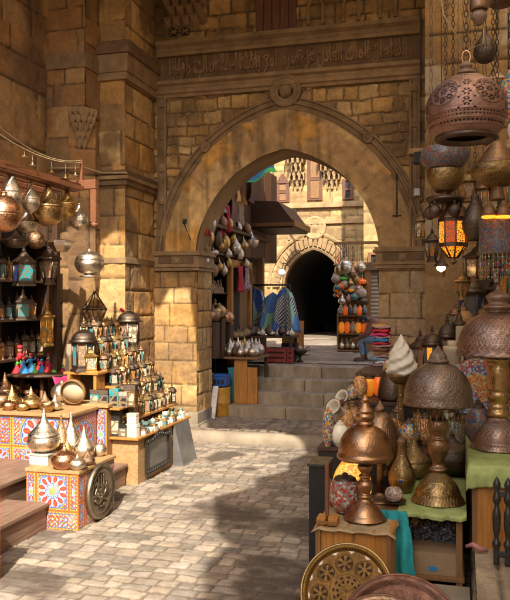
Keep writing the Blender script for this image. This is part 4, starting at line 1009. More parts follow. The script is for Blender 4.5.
PAN = [(('teal_pane', 'cream_pane'), 'teal and cream'), (('cream_pane', 'rose_pane'), 'cream and rose'), (('cream_pane', 'teal_pane'), 'pale and teal'), (('teal_pane', 'teal_pane'), 'teal'), (('amber_pane', 'rose_pane'), 'amber'), (('rose_pane', 'teal_pane'), 'rose and teal')]
KIN = ['square', 'hexagonal', 'flared', 'eight-sided', 'slim']
TN = ['lowest', 'second', 'third', 'fourth', 'fifth', 'top']
r2 = random.Random(21)
for k, (x, z, y0, y1) in enumerate(TI):
    y = y0 + .09; i = 0
    while y < y1 - .05 and i < 16:
        hh = r2.uniform(.26, .31); kd = r2.choice(KIN); (mt, ml), (pn, pl) = r2.choice(MET[:6]), r2.choice(PAN)
        w = {'square': .30, 'hexagonal': .25, 'flared': .30, 'eight-sided': .27, 'slim': .19}[kd] * hh * 2.1
        if w > .145: wq = .145 / w; w = .145
        else: wq = 1.0
        put_lantern(kd, mt, pn, f'{ml} {kd} lantern, {pl} panes, {ORD[i]} along the {TN[k]} stall tier', (x + r2.uniform(-.012, .012), y, z), hh, PI / 4 if kd in ('square', 'flared') else r2.uniform(0, 1), 'small lanterns on the stall tiers', wq)
        y += w * .5 + .068; i += 1
# lanterns that stand out
def stand(u, vb, vt, z, kind, mt, pn, label, wr=1.0, rot=PI / 4, y=None, g=None):
    p = onz(u, vb, z) if y is None else ony(u, vb, y); return put_lantern(kind, mt, pn, label, (p.x, p.y, z), (vb - vt) * dep(p) / F, rot, g, wr)
stand(129, 362, 318, 1.68, 'hexagonal', 'dark_metal', ('cream_pane', 'rose_pane'), 'tall dark domed lantern crowning the back of the stall, a red ribbon above it', 1.05, .3, y=10.3)
stand(84, 364, 314, 1.45, 'eight-sided', 'dark_metal', ('teal_pane', 'rose_pane'), 'big dark dome lantern with teal and rose panes before the red pedestal', .95, .3, y=8.9)
stand(90, 371, 345, 1.45, 'square', 'gold', ('cream_pane', 'cream_pane'), 'golden square lantern of pierced brass on the upper front shelf', 1.0, PI / 4, y=8.84)
stand(142, 348, 332, 1.26, 'flared', 'bronze', ('teal_pane', 'rose_pane'), 'bronze-roofed lantern apart at the far end of the upper tiers', 1.2, .7, y=10.45)
stand(154, 378, 345, .845, 'eight-sided', 'bronze', ('cream_pane', 'rose_pane'), 'large bronze dome lantern at the far end of the lower tiers', .9, .4, y=10.62)
# boxes and tins on the shelves
def trinket(u, z, y, w, h, cols, label, name='trinket_box', cat='box', d=.09):
    p = ony(u, 300, y); g = thing(name, label, cat, (p.x, y, z), r2.uniform(-.12, .12))
    part('body', MB().box(-w / 2, w / 2, -d / 2, d / 2, 0, h * .72), cols[0], g, .004); part('lid', MB().box(-w / 2 - .003, w / 2 + .003, -d / 2 - .003, d / 2 + .003, h * .725, h), cols[1], g, .005)
    part('inlay', MB().box(-w / 2 + .015, w / 2 - .015, -d / 2 - .004, -d / 2 + .002, h * .1, h * .62), cols[2], g)
pane('script_inlay', (.035, .03, .028)); pane('lace_inlay', (.55, .47, .33))
rows = [(96, 1.01, 8.8, .13, .22, ('teal_pane', 'dark_metal', 'lace_inlay'), 'teal tin with dark lid, leftmost on the lower front shelf'),
        (105, 1.01, 8.78, .13, .22, ('grey_pane', 'dark_metal', 'script_inlay'), 'grey tin with black scrollwork beside the leftmost teal tin'),
        (115, 1.01, 8.78, .12, .24, ('teal_pane', 'teal_pane', 'script_inlay'), 'pale teal tin with black scrollwork on the lower front shelf'),
        (124, 1.01, 8.8, .13, .2, ('silver', 'silver', 'script_inlay'), 'silver tin beside the square mosaic tin on the front shelf'),
        (131, 1.01, 8.86, .16, .29, ('brass', 'dark_metal', 'lace_inlay'), 'tall square lacework tin at the right end of the front shelf'),
        (115, .63, 8.80, .17, .33, ('black_lacquer', 'black_lacquer', 'lace_inlay'), 'tall black and white box lowest at the front of the stall'),
        (124, .63, 8.79, .11, .16, ('grey_pane', 'black_lacquer', 'lace_inlay'), 'small grey box with black lid beside the tall black and white box'),
        (133, .63, 8.81, .15, .17, ('ivory', 'ivory', 'ivory'), 'lower cream box of the pair at the stall corner')]
for a in rows: trinket(*a)
trinket(133, .805, 8.81, .13, .13, ('ivory', 'ivory', 'ivory'), 'upper cream box stacked on the cream box at the stall corner')
trinket(73, 1.06, 8.85, .2, .15, ('grey_pane', 'ivory', 'lace_inlay'), 'grey mother-of-pearl box behind the drum')
# small white and coloured jars along the street edge
jr = smooth([(.3, 0), (.42, .06), (.46, .35), (.38, .62), (.3, .68)]); jl = smooth([(.34, .68), (.36, .76), (.2, .9), (.08, .94), (0, 1.0)])
JAR = [('body', MB().lathe(jr, 14).mesh('body', ['ivory']), []), ('lid', MB().lathe(jl, 14).mesh('lid', ['gold']), [])]
BOXJ = [('body', MB().box(-.42, .42, -.42, .42, 0, .7).mesh('body', ['ivory'], .03), []), ('lid', MB().box(-.44, .44, -.44, .44, .705, 1.0).mesh('lid', ['ivory'], .04), [])]
JC = [('ivory', 'cream'), ('teal_pane', 'teal'), ('dark_metal', 'dark'), ('cream_pane', 'lace-patterned'), ('gold', 'golden'), ('grey_pane', 'grey')]
RN = [('edge', -4.015), ('middle', -4.10), ('inner', -4.18)]
for ri, (rn, x) in enumerate(RN):
    y = 8.98 + .04 * ri; i = 0
    while y < 10.56 and i < 14:
        sp = JAR if (i + ri) % 3 else BOXJ; mt, ml = JC[0] if ri == 0 and r2.random() < .6 else r2.choice(JC); lm, ll = r2.choice([JC[0], JC[4], JC[1], JC[2]])
        s = r2.uniform(.085, .105) if ri == 0 else r2.uniform(.1, .16)
        place(sp, 'jar' if sp is JAR else 'trinket_box', f'{ml} {"jar" if sp is JAR else "box"} with {ll} lid, {ORD[i]} along the {rn} row of the deck', 'jar' if sp is JAR else 'box', (x, y, DK), r2.uniform(-.2, .2), (.092, .092, s), 'jars and boxes on the stall deck', {'body': mt, 'lid': lm})
        y += .118; i += 1
# leaning drum
dp_ = ony(73, 393, 8.55); dm = thing('hand_drum', 'round hand drum with a pale skin leaning on the flowered cabinet', 'drum', (dp_.x, 8.58, 1.06), (R(-78), 0, R(8)))
part('rim', MB().lathe([(.15, -.03), (.165, -.03), (.165, .03), (.15, .03)], 36, cap=False), 'wood_mid', dm, loc=(0, -.165, 0)); part('skin', MB().lathe([(.0, .024), (.152, .022), (.152, .015), (.0, .014)][::-1], 36), 'cream_wax', dm, loc=(0, -.165, 0))
part('painted_star', MB().lathe([(.03, .027), (.045, .027), (.045, .024), (.03, .024)], 24).lathe([(.085, .026), (.095, .026), (.095, .023), (.085, .023)], 24), 'wood_red', dm, loc=(0, -.165, 0))

# ================================================================ glass terrarium on the red pedestal, globe lamp above
pz = 1.66
p = onz(95, 322, pz + .0); p = ony(95, 300, 10.25)
rp = thing('studded_pedestal', 'dark red leather pedestal with brass studs behind the lanterns', 'pedestal', (p.x, 10.25, 0), .1)
part('body', MB().box(-.15, .15, -.13, .13, 0, 1.97, taper=.95), 'wood_red', rp, .01)
part('cap', MB().box(-.18, .18, -.16, .16, 1.972, 2.06), 'wood_red', rp, .01); 
sd = MB()
for k in range(4): sd.lathe([(0, .02), (.02, .012), (.026, 0)][::-1], 8, M=Matrix.Translation((-.105 + .07 * k, -.128, 1.85)) @ Matrix.Rotation(R(90), 4, 'X'))
part('studs', sd, 'brass', rp)
t = NT('clear_glass'); t.base((.92, .88, .78)); t.set(Transmission_Weight=1.0, Roughness=.06, IOR=1.12)
gt = thing('glass_lantern', 'faceted glass lantern like a cut gem on the red pedestal', 'lantern', (p.x, 10.25, 2.062))
gp = [(.11, 0), (.2, .2), (.0, .47)]
part('glass', MB().lathe(gp, 5, sm=False), 'clear_glass', gt)
le = MB()
for k in range(5):
    a, a2 = 2 * PI * k / 5, 2 * PI * (k + 1) / 5
    q = [(r * math.cos(a), r * math.sin(a), z) for r, z in gp]; q2 = [(r * math.cos(a2), r * math.sin(a2), z) for r, z in gp]
    le.tube(q, .008, 5); le.tube([q[0], q2[0]], .007, 5); le.tube([q[1], q2[1]], .007, 5)
part('leading', le, 'iron', gt)
p = ony(89.5, 300, 9.05); zb = ony(89, 276, 9.05).z
gl = put_pot('globe', 'silver', 'big pale silver globe lamp hanging above the faceted glass lantern', (p.x, 9.05, zb), .375, 1.05, name='hanging_lamp', cat='lamp'); chain_to(gl, 3.9)
part('foot_ring', MB().lathe([(.2, -.05), (.33, -.04), (.33, .0), (.2, .02)], 28), 'silver', gl)
# arched brass tray behind the dome lantern
tr = thing('arched_tray', 'round brass hoop tray propped behind the big dome lantern', 'tray', (ony(84, 300, 9.05).x, 9.1, 1.452), (R(78), 0, .1))
part('rim', MB().tube([(.2 * math.cos(2 * PI * i / 32), .205 + .2 * math.sin(2 * PI * i / 32), 0) for i in range(32)], .018, 8, closed=True), 'brass', tr)
part('dish', MB().lathe([(.19, .0), (.15, -.012), (0, -.016)][::-1], 32, o=(0, .205, 0)), 'copper', tr)
rib = MB(); p = ony(124, 312, 10.9)
rib.tube([tuple(ony(121, 309, 10.95)), tuple(ony(124, 312, 10.93)), tuple(ony(127, 315, 10.93)), tuple(ony(128.5, 317.5, 10.95))], [.03, .028, .03, .02], 6)
solo('ribbon', rib, 'red_cloth', 'knotted red and white ribbon tied against the pilaster above the tallest lantern', 'ribbon')

# ================================================================ hanging lamps on the left: frame, rope, lamps
hf = thing('timber_trellis', 'red-brown timber frame bracketed to the wall, hung with silver and brass lamps', 'trellis')
part('beam', MB().box(-5.08, -4.98, 5.0, 9.0, 3.86, 3.98), 'wood_red', hf, .006)
part('beam', MB().box(-6.4, -4.72, 9.0, 9.1, 3.9, 4.02), 'wood_red', hf, .006)
part('beam', MB().box(-6.4, -5.0, 8.0, 8.08, 3.62, 3.72), 'wood_red', hf, .006)
for x in (-5.25, -5.55, -5.82): part('rail', MB().box(x, x + .05, 5.0, 9.0, 3.87, 3.93), 'wood_red', hf)
part('rail', MB().box(-4.93, -4.88, 5.0, 9.0, 3.87, 3.93), 'wood_red', hf)
part('post', MB().box(-4.80, -4.72, 9.01, 9.09, 3.45, 3.90), 'wood_red', hf, .006)
part('post_knob', MB().lathe([(.0, -.06), (.04, -.04), (.05, 0), (.03, .03)], 12, o=(-4.76, 9.05, 3.43)), 'wood_red', hf)
part('post', MB().box(-6.3, -6.2, 8.95, 9.05, .3, 3.95), 'wood_dark', hf); part('post', MB().box(-5.55, -5.47, 9.3, 9.38, .3, 3.9), 'wood_dark', hf)
def catenary(a, b, sag, n=24):
    return [tuple(Vector(a).lerp(Vector(b), i / n) - Vector((0, 0, sag * 4 * (i / n) * (1 - i / n)))) for i in range(n + 1)]
RA, RB = at(-12, 126, 7.9), Vector((-4.95, 9.05, 4.26))
part('peg', MB().box(-4.97, -4.93, 9.03, 9.07, 4.022, 4.3), 'wood_red', hf)
rope = catenary(RA, RB, .12)
solo('rope', MB().tube(rope, .012, 6), 'rope_fibre', 'taut twisted rope strung along the timber frame, carrying small brass bells', 'rope')
solo('string_line', MB().tube(catenary(at(-10, 118, 7.8), (-4.95, 9.04, 4.29), .15), .007, 5), 'rope_fibre', 'thin slack cord above the bell rope', 'cord')
bell = [('cap', MB().lathe(smooth([(.5, 0), (.52, .08), (.2, .2), (.12, .3), (.16, .38), (.05, .46)]), 16).mesh('cap', ['silver']), []), ('link', MB().tube([(0, 0, .44), (.03, 0, .8), (-.03, 0, 1.2), (0, 0, 1.6)], .05, 6).mesh('link', ['silver']), [])]
for (u, v, mt, lb_) in ((24, 157, 'silver', 'silver bell nearest the viewer on the rope'), (31, 166, 'silver', 'larger silver bell above the tall silver bulb lamp'), (50, 173, 'gold', 'golden bell cap above the broad cone lamp'), (67, 179, 'gold', 'golden bell cap above the brass cone lamp near the post'), (75, 176, 'silver', 'small silver bell at the far end of the rope')):
    best = min(range(len(rope)), key=lambda i: abs((Vector(rope[i]) - Vector((0, 0, EYE))).dot(Vector((CS, SN, 0))) / dep(rope[i]) * F + 255 - u))
    q = Vector(rope[best]); zq = at(u, v, dep(q)).z; s = max(.03, (q.z - zq) / 1.6)
    place(bell, 'bell', lb_, 'bell', (q.x, q.y, zq), 0, (.085, .085, s), 'bells strung on the rope', {'cap': mt})
HL = 'lamps hanging from the timber frame'
def hang(u, vt, vb, D, kind, mt, label, wpx=None, top=3.9, mt2=None):
    p = onx(u, vb, D); D = dep(p); h = (vb - vt) * D / F; wr = 1.0 if wpx is None else (wpx * D / F) / (WIDTH[kind] * h)
    o = put_pot(kind, mt, label, tuple(p), h, wr, rnd.uniform(0, 6), HL, 'hanging_lamp', 'lamp', mt2); chain_to(o, max(top, p.z + h + .05)); return o
hang(11, 164, 210, -5.03, 'teardrop', 'silver', 'tall silver teardrop lamp hanging nearest the viewer from the frame', 21)
hang(4, 190, 232, -4.9, 'ball', 'copper', 'big copper bowl lamp cut by the left edge', 34)
hang(31, 181, 214, -5.03, 'bulb', 'silver', 'chased silver bulb lamp hanging between the teardrop and the broad cone lamp', 18)
hang(48, 179, 226, -5.03, 'conebowl', 'brass', 'broad brass lamp with a tall cone over a deep bowl', 34)
hang(67, 185, 217, -5.03, 'conebowl', 'gold', 'golden cone and bowl lamp beside the post', 20)
hang(79, 202, 231, -5.03, 'bulb', 'silver', 'silver bulb lamp hanging farthest along the frame', 19)
hang(27, 208, 233, -5.23, 'conebowl', 'silver', 'small flat silver lamp below the chased bulb lamp', 23)
hang(36, 228, 249, -5.53, 'ball', 'bronze', 'round dark bronze lamp below the broad cone lamp', 18)
hang(16, 230, 248, -5.23, 'conebowl', 'dark_metal', 'dark dish lamp hanging low near the left edge', 26)
def hang_lantern(u, vt, vb, D, kind, mt, pn, label, wr=1.0, top=3.9, g='lanterns hanging in the shop'):
    p = onx(u, vb, D); D = dep(p); h = (vb - vt) * D / F; o = put_lantern(kind, mt, pn, label, tuple(p), h, rnd.uniform(0, 1), g, wr, 'hanging_lantern'); chain_to(o, max(top, p.z + h + .03)); return o
hang_lantern(24, 246, 286, -5.53, 'square', 'dark_metal', ('teal_pane', 'blue_pane'), 'dark square lantern with blue glass hanging in the shop doorway')
hang_lantern(49, 243, 285, -5.53, 'star', 'dark_metal', ('cream_pane', 'rose_pane'), 'star-shaped lantern of cream and rose glass under the octagonal plate')
hang_lantern(47, 303, 346, -5.53, 'slim', 'gold', ('amber_pane', 'amber_pane'), 'slim golden lantern hanging above the dolls', .9)
hang_lantern(23, 290, 320, -5.8, 'square', 'dark_metal', ('teal_pane', 'rose_pane'), 'small dark lantern with teal glass hanging low in the shop')
p = onx(61, 243, -5.23); op = thing('octagon_plate', 'octagonal pierced silver plate hanging over the star lantern', 'plate', tuple(p))
part('plate', MB().lathe([(.10, -.12), (.17, -.04), (.185, 0), (.17, .03), (.05, .05)], 8, sm=False), 'silver', op); part('chain', MB().tube([(0, 0, .04), (0.01, 0, .6), (0, 0, 3.9 - p.z)], .004, 5), 'iron', op)
for k, (u, v) in enumerate(((17, 352), (30, 346))):
    pass
p = ony(24, 355, 9.4); put_lantern('hexagonal', 'gold', ('cream_pane', 'teal_pane'), 'golden domed lantern with pale panes standing behind the red doll', (-6.12, 9.88, 1.58), .40, .3)
# shop interior: dark shelves with wares
sc_ = thing('shop_shelving', 'dark wooden shelving deep in the left shop with lanterns on it', 'shelving')
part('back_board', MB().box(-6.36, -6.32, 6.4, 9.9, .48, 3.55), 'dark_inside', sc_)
for z in (1.55, 2.1, 2.65, 3.2): part('shelf', MB().box(-6.32, -5.95, 6.4, 9.9, z, z + .03), 'wood_dark', sc_)
for y in (6.4, 8.2, 9.86): part('upright', MB().box(-6.32, -5.96, y, y + .04, .48, 3.5), 'wood_dark', sc_)
r3 = random.Random(5)
for zi, z in enumerate((1.58, 2.13, 2.68)):
    for i in range(8):
        (mt, ml), (pn, pl) = r3.choice(MET), r3.choice(PAN)
        y = 8.35 + .19 * i
        kd = r3.choice(KIN); put_lantern(kd, mt, pn, f'{ml} {kd} lantern, {pl} panes, {ORD[i]} along the {["lowest", "middle", "upper"][zi]} shop shelf', (-6.12, y, z), r3.uniform(.3, .4), r3.random(), 'lanterns on the dark shop shelves', .8)
dlt = thing('upright_board', 'grey slab leaning behind the drum beside the doll table', 'board', (ony(68, 300, 9.02).x, 9.04, .3), (R(-8), 0, .1))
part('slab', MB().box(-.14, .12, -.02, .02, 0, 1.5, taper=.8), 'kerb_stone', dlt, .01)
pk = MB()
for j in range(11):
    for i in range(9): pk.v.append((tx + .36 + .17 * i / 8 - .02 * j / 10 * (i - 4), ty - .36 + .03 * i + .03 * math.sin(i * 1.7 + j * .3) * (j / 10), TZ - .02 - .34 * j / 10 * (1 - .25 * abs(i - 4) / 4)))
for j in range(10):
    for i in range(8): a = j * 9 + i; pk.face([a, a + 1, a + 10, a + 9], sm=True)
solo('hanging_cloth', pk, 'pink_cloth', 'bright pink cloth hanging from the edge of the doll table', 'cloth').modifiers.new('thickness', 'SOLIDIFY').thickness = .012
# ================================================================ left shop row beyond the arch
mt_ = thing('wares_table', 'low plank table of silver pots beside the steps, fronted by orange boards', 'table')
part('tabletop', MB().box(-4.98, -3.74, 13.62, 14.6, 1.26, 1.30), 'wood_mid', mt_, .006)
part('front_board', MB().box(ony(234, 300, 13.7).x, ony(247, 300, 13.7).x, 13.70, 13.73, .40, 1.258), 'wood_orange', mt_, .004)
part('front_board', MB().box(ony(247.3, 300, 13.7).x, ony(257, 300, 13.7).x, 13.71, 13.74, .40, 1.10), 'wood_orange', mt_, .004)
for x in (-4.9, -3.8): part('leg', MB().box(x, x + .06, 14.4, 14.46, .2, 1.258), 'wood_dark', mt_)
part('leg', MB().box(-4.9, -4.84, 13.66, 13.72, .2, 1.258), 'wood_dark', mt_)
SP = 'silver pots on the low table inside the arch'
r4 = random.Random(9); PK = [('onion', 'silver', 'silver onion-shaped'), ('spire', 'silver', 'silver spire'), ('onion', 'brass', 'brass onion-shaped'), ('bulb', 'silver', 'silver bulb'), ('spire', 'dark_metal', 'dark spire'), ('squat', 'silver', 'squat silver')]
for ri, (y, n_) in enumerate(((13.8, 9), (14.05, 8), (14.35, 7))):
    for i in range(n_):
        k, m_, l_ = PK[(i * 2 + ri * 3 + r4.randint(0, 1)) % 6]; h = r4.uniform(.24, .33) + .03 * ri
        put_pot(k, m_, f'{l_} pot, {ORD[i]} from the jamb in the {["front", "middle", "back"][ri]} row inside the arch', (-4.86 + 1.04 * (i + .5) / n_, y + r4.uniform(-.03, .03), 1.302), h, .85, r4.random() * 6, SP)
# things leaning and standing beside the table
solo('leaning_plank', MB().prism([(13.02, .2), (13.08, .2), (13.36, 1.02), (13.30, 1.02)], 'x', ony(203, 300, 13.2).x, ony(203, 300, 13.2).x + .16), 'wood_orange', 'orange-brown plank leaning inside the left jamb of the arch', 'plank', bevel=.004)
lw = MB().prism([(12.98, .2), (13.02, .2), (13.24, .78), (13.20, .78)], 'x', ony(211, 300, 13.1).x, ony(211, 300, 13.1).x + .11)
solo('leaning_plank', lw, 'white_paint', 'short white-painted board with blue splashes leaning beside the orange plank', 'plank', bevel=.004)
p = ony(220, 300, 13.45); br = thing('oil_drum', 'ochre yellow round bin beside the leaning planks', 'bin', (p.x, 13.45, .195))
part('body', MB().lathe([(.19, 0), (.2, .02), (.2, .25), (.205, .26), (.2, .27), (.2, .52), (.205, .54), (.19, .55), (.17, .53), (.0, .53)], 28), 'yellow_ochre' if 'yellow_ochre' in MATS else plain('yellow_ochre', (.48, .24, .03), .5), br)
bt = thing('basket', 'blue plastic basket with slotted sides on the ochre bin', 'basket', (p.x - .02, 13.45, .76))
plain('blue_plastic', (.03, .12, .45), .35, var=.1); plain('teal_plastic', (.03, .25, .32), .4, var=.1)
part('body', MB().box(-.17, .17, -.13, .13, 0, .2, taper=1.15), 'blue_plastic', bt, .01)
sl_ = MB()
for k in range(4): sl_.box(-.15 + .08 * k, -.10 + .08 * k, -.149, -.13, .05, .13)
part('slots', sl_, 'black', bt); part('rim', MB().box(-.2, .2, -.16, .16, .2, .225), 'blue_plastic', bt, .006)
tb_ = thing('storage_box', 'teal box half hidden behind the blue basket', 'box', (p.x + .22, 13.95, .4))
part('body', MB().box(-.16, .16, -.16, .16, 0, .62), 'teal_plastic', tb_, .01); part('lid', MB().box(-.17, .17, -.17, .17, .622, .68), 'teal_plastic', tb_, .01)
# pots hung high in the shop front
HG = 'lamps hanging in front of the far shop'
for i, (u, vt, vb, w_, k, m_, l_) in enumerate(((208, 226, 246, 13, 'ball', 'brass', 'brass ball lamp nearest the jamb high in the shop row'), (217, 228, 247, 11, 'ball', 'dark_metal', 'dark ball lamp beside the nearest brass ball'), (222, 214, 229, 11, 'ball', 'bronze', 'bronze ball lamp topmost of the shop cluster'),
        (225, 233, 250, 11, 'ball', 'gold', 'golden ball lamp at the middle of the shop cluster'), (232, 229, 243, 8, 'bulb', 'gold', 'small golden bulb lamp above the golden ball'), (235, 232, 254, 13, 'onion', 'silver', 'silver onion lamp hanging right of the golden ball'),
        (243, 234, 250, 12, 'onion', 'brass', 'brass onion lamp before the canopy'), (251, 230, 248, 17, 'conebowl', 'silver', 'wide silver dish lamp farthest out under the canopy'), (213, 247, 256, 12, 'squat', 'silver', 'flat silver pot under the row of balls'),
        (205, 252, 266, 9, 'bulb', 'silver', 'silver bulb lamp low beside the jamb'), (246, 258, 268, 8, 'ball', 'silver', 'small silver ball lamp in the shop doorway'))):
    q = onx(u, vb, -4.50 + .02 * (i % 4)); h = (vb - vt) * dep(q) / F
    o = put_pot(k, m_, l_, tuple(q), h, (w_ * dep(q) / F) / (WIDTH[k] * h), 1.0, HG, 'hanging_lamp', 'lamp'); chain_to(o, max(3.8, q.z + h + .1), .008)
hr = thing('hanging_rail', 'dark rail along the shop row carrying the cluster of ball lamps', 'rail')
part('rail', MB().box(-4.56, -4.40, 13.1, 17.2, 3.78, 3.84), 'wood_dark', hr)
for y in (13.3, 15.2, 17.0): part('bracket', MB().box(-4.99, -4.57, y, y + .06, 3.78, 3.83), 'wood_dark', hr)
# cloths on the upper front and trinket shelves
for (u, vt, vb, w_, m_, l_) in ((206, 212, 236, 7, 'red_cloth', 'crimson cloth strip hanging beside the arch jamb'), (227, 205, 232, 6, 'red_cloth', 'red tunic hanging from the upper shop front'), (222, 195, 212, 7, 'white_paint', 'white and black garment bundled high on the shop front'), (241, 185, 203, 12, 'canvas', 'rolled pale mat slung under the canopy')):
    q = onx(u, vt, -4.46); s = dep(q) / F; g = MB()
    nn = 10
    for j in range(nn + 1):
        for i in range(7):
            g.v.append((.06 * math.sin(i * 1.9 + j * .2) * (.4 + j / nn), (i / 6 - .5) * w_ * s * 2.2, -(j / nn) * (vb - vt) * s))
    for j in range(nn):
        for i in range(6): a = j * 7 + i; g.face([a, a + 1, a + 8, a + 7], sm=True)
    o = solo('hanging_cloth', g, m_, l_, 'cloth', loc=tuple(q)); md_ = o.modifiers.new('thickness', 'SOLIDIFY'); md_.thickness = .015
plain('carved_pale', (.42, .27, .15), .6)
tsh = thing('trinket_shelves', 'dark open shelves of carved figurines just inside the left jamb', 'shelving')
part('back_board', MB().box(-4.98, -4.95, 13.2, 14.7, 1.35, 3.3), 'dark_inside', tsh)
for z in (1.62, 2.08, 2.52, 2.95): part('shelf', MB().box(-4.95, -4.62, 13.2, 14.7, z, z + .025), 'wood_dark', tsh)
fig = [('base', MB().box(-.3, .3, -.3, .3, 0, .12).mesh('base', ['carved_pale']), []), ('figure', MB().lathe(smooth([(.26, .12), (.3, .3), (.16, .5), (.2, .62), (.1, .75), (.13, .84), (.09, .95), (0, 1.0)]), 10, wob=lambda a, z: 1 + .25 * math.cos(2 * a + 5 * z)).mesh('figure', ['carved_pale']), [])]
for zi, z in enumerate((1.646, 2.106, 2.546)):
    for i in range(8):
        place(fig, 'figurine', f'carved brown figurine, {ORD[i]} from the jamb on the {["lowest", "middle", "upper"][zi]} trinket shelf', 'figurine', (-4.76, 13.3 + .17 * i, z), r4.random() * 6, (.2, .2, r4.uniform(.2, .36)), 'carved figurines on the trinket shelves')
for i, (u, v, m_, l_) in enumerate(((213, 322, 'bronze', 'bronze pot in the shade behind the silver pots'), (219, 318, 'brass', 'brass pot glowing orange behind the silver pots'), (227, 324, 'copper', 'copper pot at the foot of the gilded door frame'))):
    q = onx(u, v, -4.5); put_pot('ball', m_, l_, (q.x, q.y, q.z), .3, 1.0, 0, SP)
    part('stand', MB().box(-.1, .1, -.1, .1, 1.302 - q.z, -.005), 'wood_dark', tag(thing('pot_stand', l_.split(' pot')[0] + ' pot stand of dark wood behind the table', 'stand', (q.x, q.y, q.z))))
# striped and blue cloths hung out to sell, far end of the row
t = NT('print_blue'); v = t.coord('UV', (1, 1, 1)); wv = t.n('ShaderNodeTexWave'); wv.inputs['Scale'].default_value = 7.5; wv.inputs['Distortion'].default_value = 1.6; wv.inputs['Detail Scale'].default_value = 1.2; wv.bands_direction = 'DIAGONAL'; t.l(v, wv.inputs['Vector'])
c1 = t.ramp(wv.outputs['Fac'], [(0, (.04, .05, .09)), (.5, (.66, .65, .60))], True)
vo = t.n('ShaderNodeTexVoronoi'); vo.inputs['Scale'].default_value = 3.4; t.l(t.coord('Object', (1, 1, .7)), vo.inputs['Vector']); sp = t.n('ShaderNodeSeparateColor'); t.l(vo.outputs['Color'], sp.inputs[0])
c2 = t.ramp(sp.outputs[0], [(0, (.07, .16, .48)), (.28, (.34, .58, .42)), (.5, (.12, .26, .55)), (.72, (.45, .62, .50))], True); sel = t.ramp(sp.outputs[1], [(0, (0, 0, 0)), (.55, (1, 1, 1))], True)
t.base(t.mix(t.mix(.5, sel, sel), c2, c1)); t.set(Roughness=.8)
def scarf(u0, u1, up_, vt, vb, y, label, seed):
    pk_, p0, p1 = ony(up_, vt, y), ony(u0, vb, y), ony(u1, vb, y - .1); g = MB(); n_, m_ = 40, 16; rr = random.Random(seed); ph = rr.random() * 6
    for j in range(m_ + 1):
        for i in range(n_ + 1):
            a, b = i / n_, j / m_; e = p0.lerp(p1, a); q = pk_.lerp(e, b); q.x = pk_.x + (e.x - pk_.x) * b ** .5; q.z -= .10 * abs(a - .5) * (1 - b); q.x += (a - .5) * .12 * (1 - b)
            q.y += (.12 * math.sin(a * 12 + ph + b) + .04 * math.sin(a * 27 + ph)) * b ** .7 - .05 * math.sin(b * PI); q.z -= .05 * math.sin(a * PI * 2 + ph) ** 2 * b; g.v.append(tuple(q))
    for j in range(m_):
        for i in range(n_):
            a = j * (n_ + 1) + i; g.face([a, a + 1, a + n_ + 2, a + n_ + 1], [(i / n_, j / m_), ((i + 1) / n_, j / m_), ((i + 1) / n_, (j + 1) / m_), (i / n_, (j + 1) / m_)], sm=True)
    o = solo('hanging_scarf', g, 'print_blue', label, 'scarf', 'printed scarves hung out beyond the arch'); o.modifiers.new('thickness', 'SOLIDIFY').thickness = .01
scarf(243, 272, 256, 287, 331, 16.9, 'leftmost blue and striped scarf, peaked, hung beyond the arch', 1)
scarf(256, 290, 273, 292, 333, 16.75, 'middle striped scarf sagging between the two peaked ones', 4)
scarf(270, 300, 285, 287, 331, 16.6, 'rightmost blue and green scarf beside the dark tunnel mouth', 8)
sr = thing('scarf_rail', 'thin rail on two posts from which the printed scarves hang', 'rail')
q0, q1 = ony(243, 285, 16.92), ony(290, 285, 16.58)
part('rail', MB().tube([tuple(q0), tuple(q1)], .02, 6), 'iron', sr); part('post', MB().tube([(q0.x, q0.y, 1.06), tuple(q0)], .02, 6), 'iron', sr); part('post', MB().tube([(q1.x, q1.y, 1.06), tuple(q1)], .02, 6), 'iron', sr)
# goods on the landing: crates, stands
for i, (u0, u1, m_, l_) in enumerate(((266, 286, 'crate_red', 'red slatted crate on the landing above the steps'), (287, 293, 'crate_red', 'narrow red crate beside the wide slatted one'))):
    if 'crate_red' not in MATS: plain('crate_red', (.27, .03, .025), .5)
    a, b = ony(u0, 300, 15.2).x, ony(u1, 300, 15.2).x; g = thing('crate', l_, 'crate', ((a + b) / 2, 15.4, 1.065)); w = (b - a) / 2
    part('body', MB().box(-w + .01, w - .01, -.18, .18, 0, .32), 'dark_inside', g)
    for k in range(3): part('slat', MB().box(-w, w, -.2, -.182, .02 + .11 * k, .09 + .11 * k), 'crate_red', g, .003)
    part('corner_post', MB().box(-w - .005, -w + .04, -.21, -.17, 0, .34), 'crate_red', g); part('corner_post', MB().box(w - .04, w + .005, -.21, -.17, 0, .34), 'crate_red', g)
ct = thing('goods_table', 'dark low table of small wares behind the red crates', 'table', (ony(272, 300, 16).x, 16.0, 1.065))
part('tabletop', MB().box(-.7, .55, -.3, .35, .5, .54), 'wood_dark', ct, .005)
for x in (-.65, .45): part('leg', MB().box(x, x + .06, -.26, -.2, 0, .499), 'wood_dark', ct); part('leg', MB().box(x, x + .06, .25, .31, 0, .499), 'wood_dark', ct)
for i in range(11):
    m_, l_ = [('silver', 'silver'), ('ivory', 'white'), ('dark_metal', 'dark')][i % 3]
    put_pot(['squat', 'onion', 'bulb'][i % 3], m_, f'tiny {l_} pot, {ORD[i]} from the left on the dark goods table', (ct.location.x - .62 + .11 * i, 15.85 + .12 * (i % 2), 1.607), .14 + .06 * (i % 3), .9, i, 'small wares on the goods table')
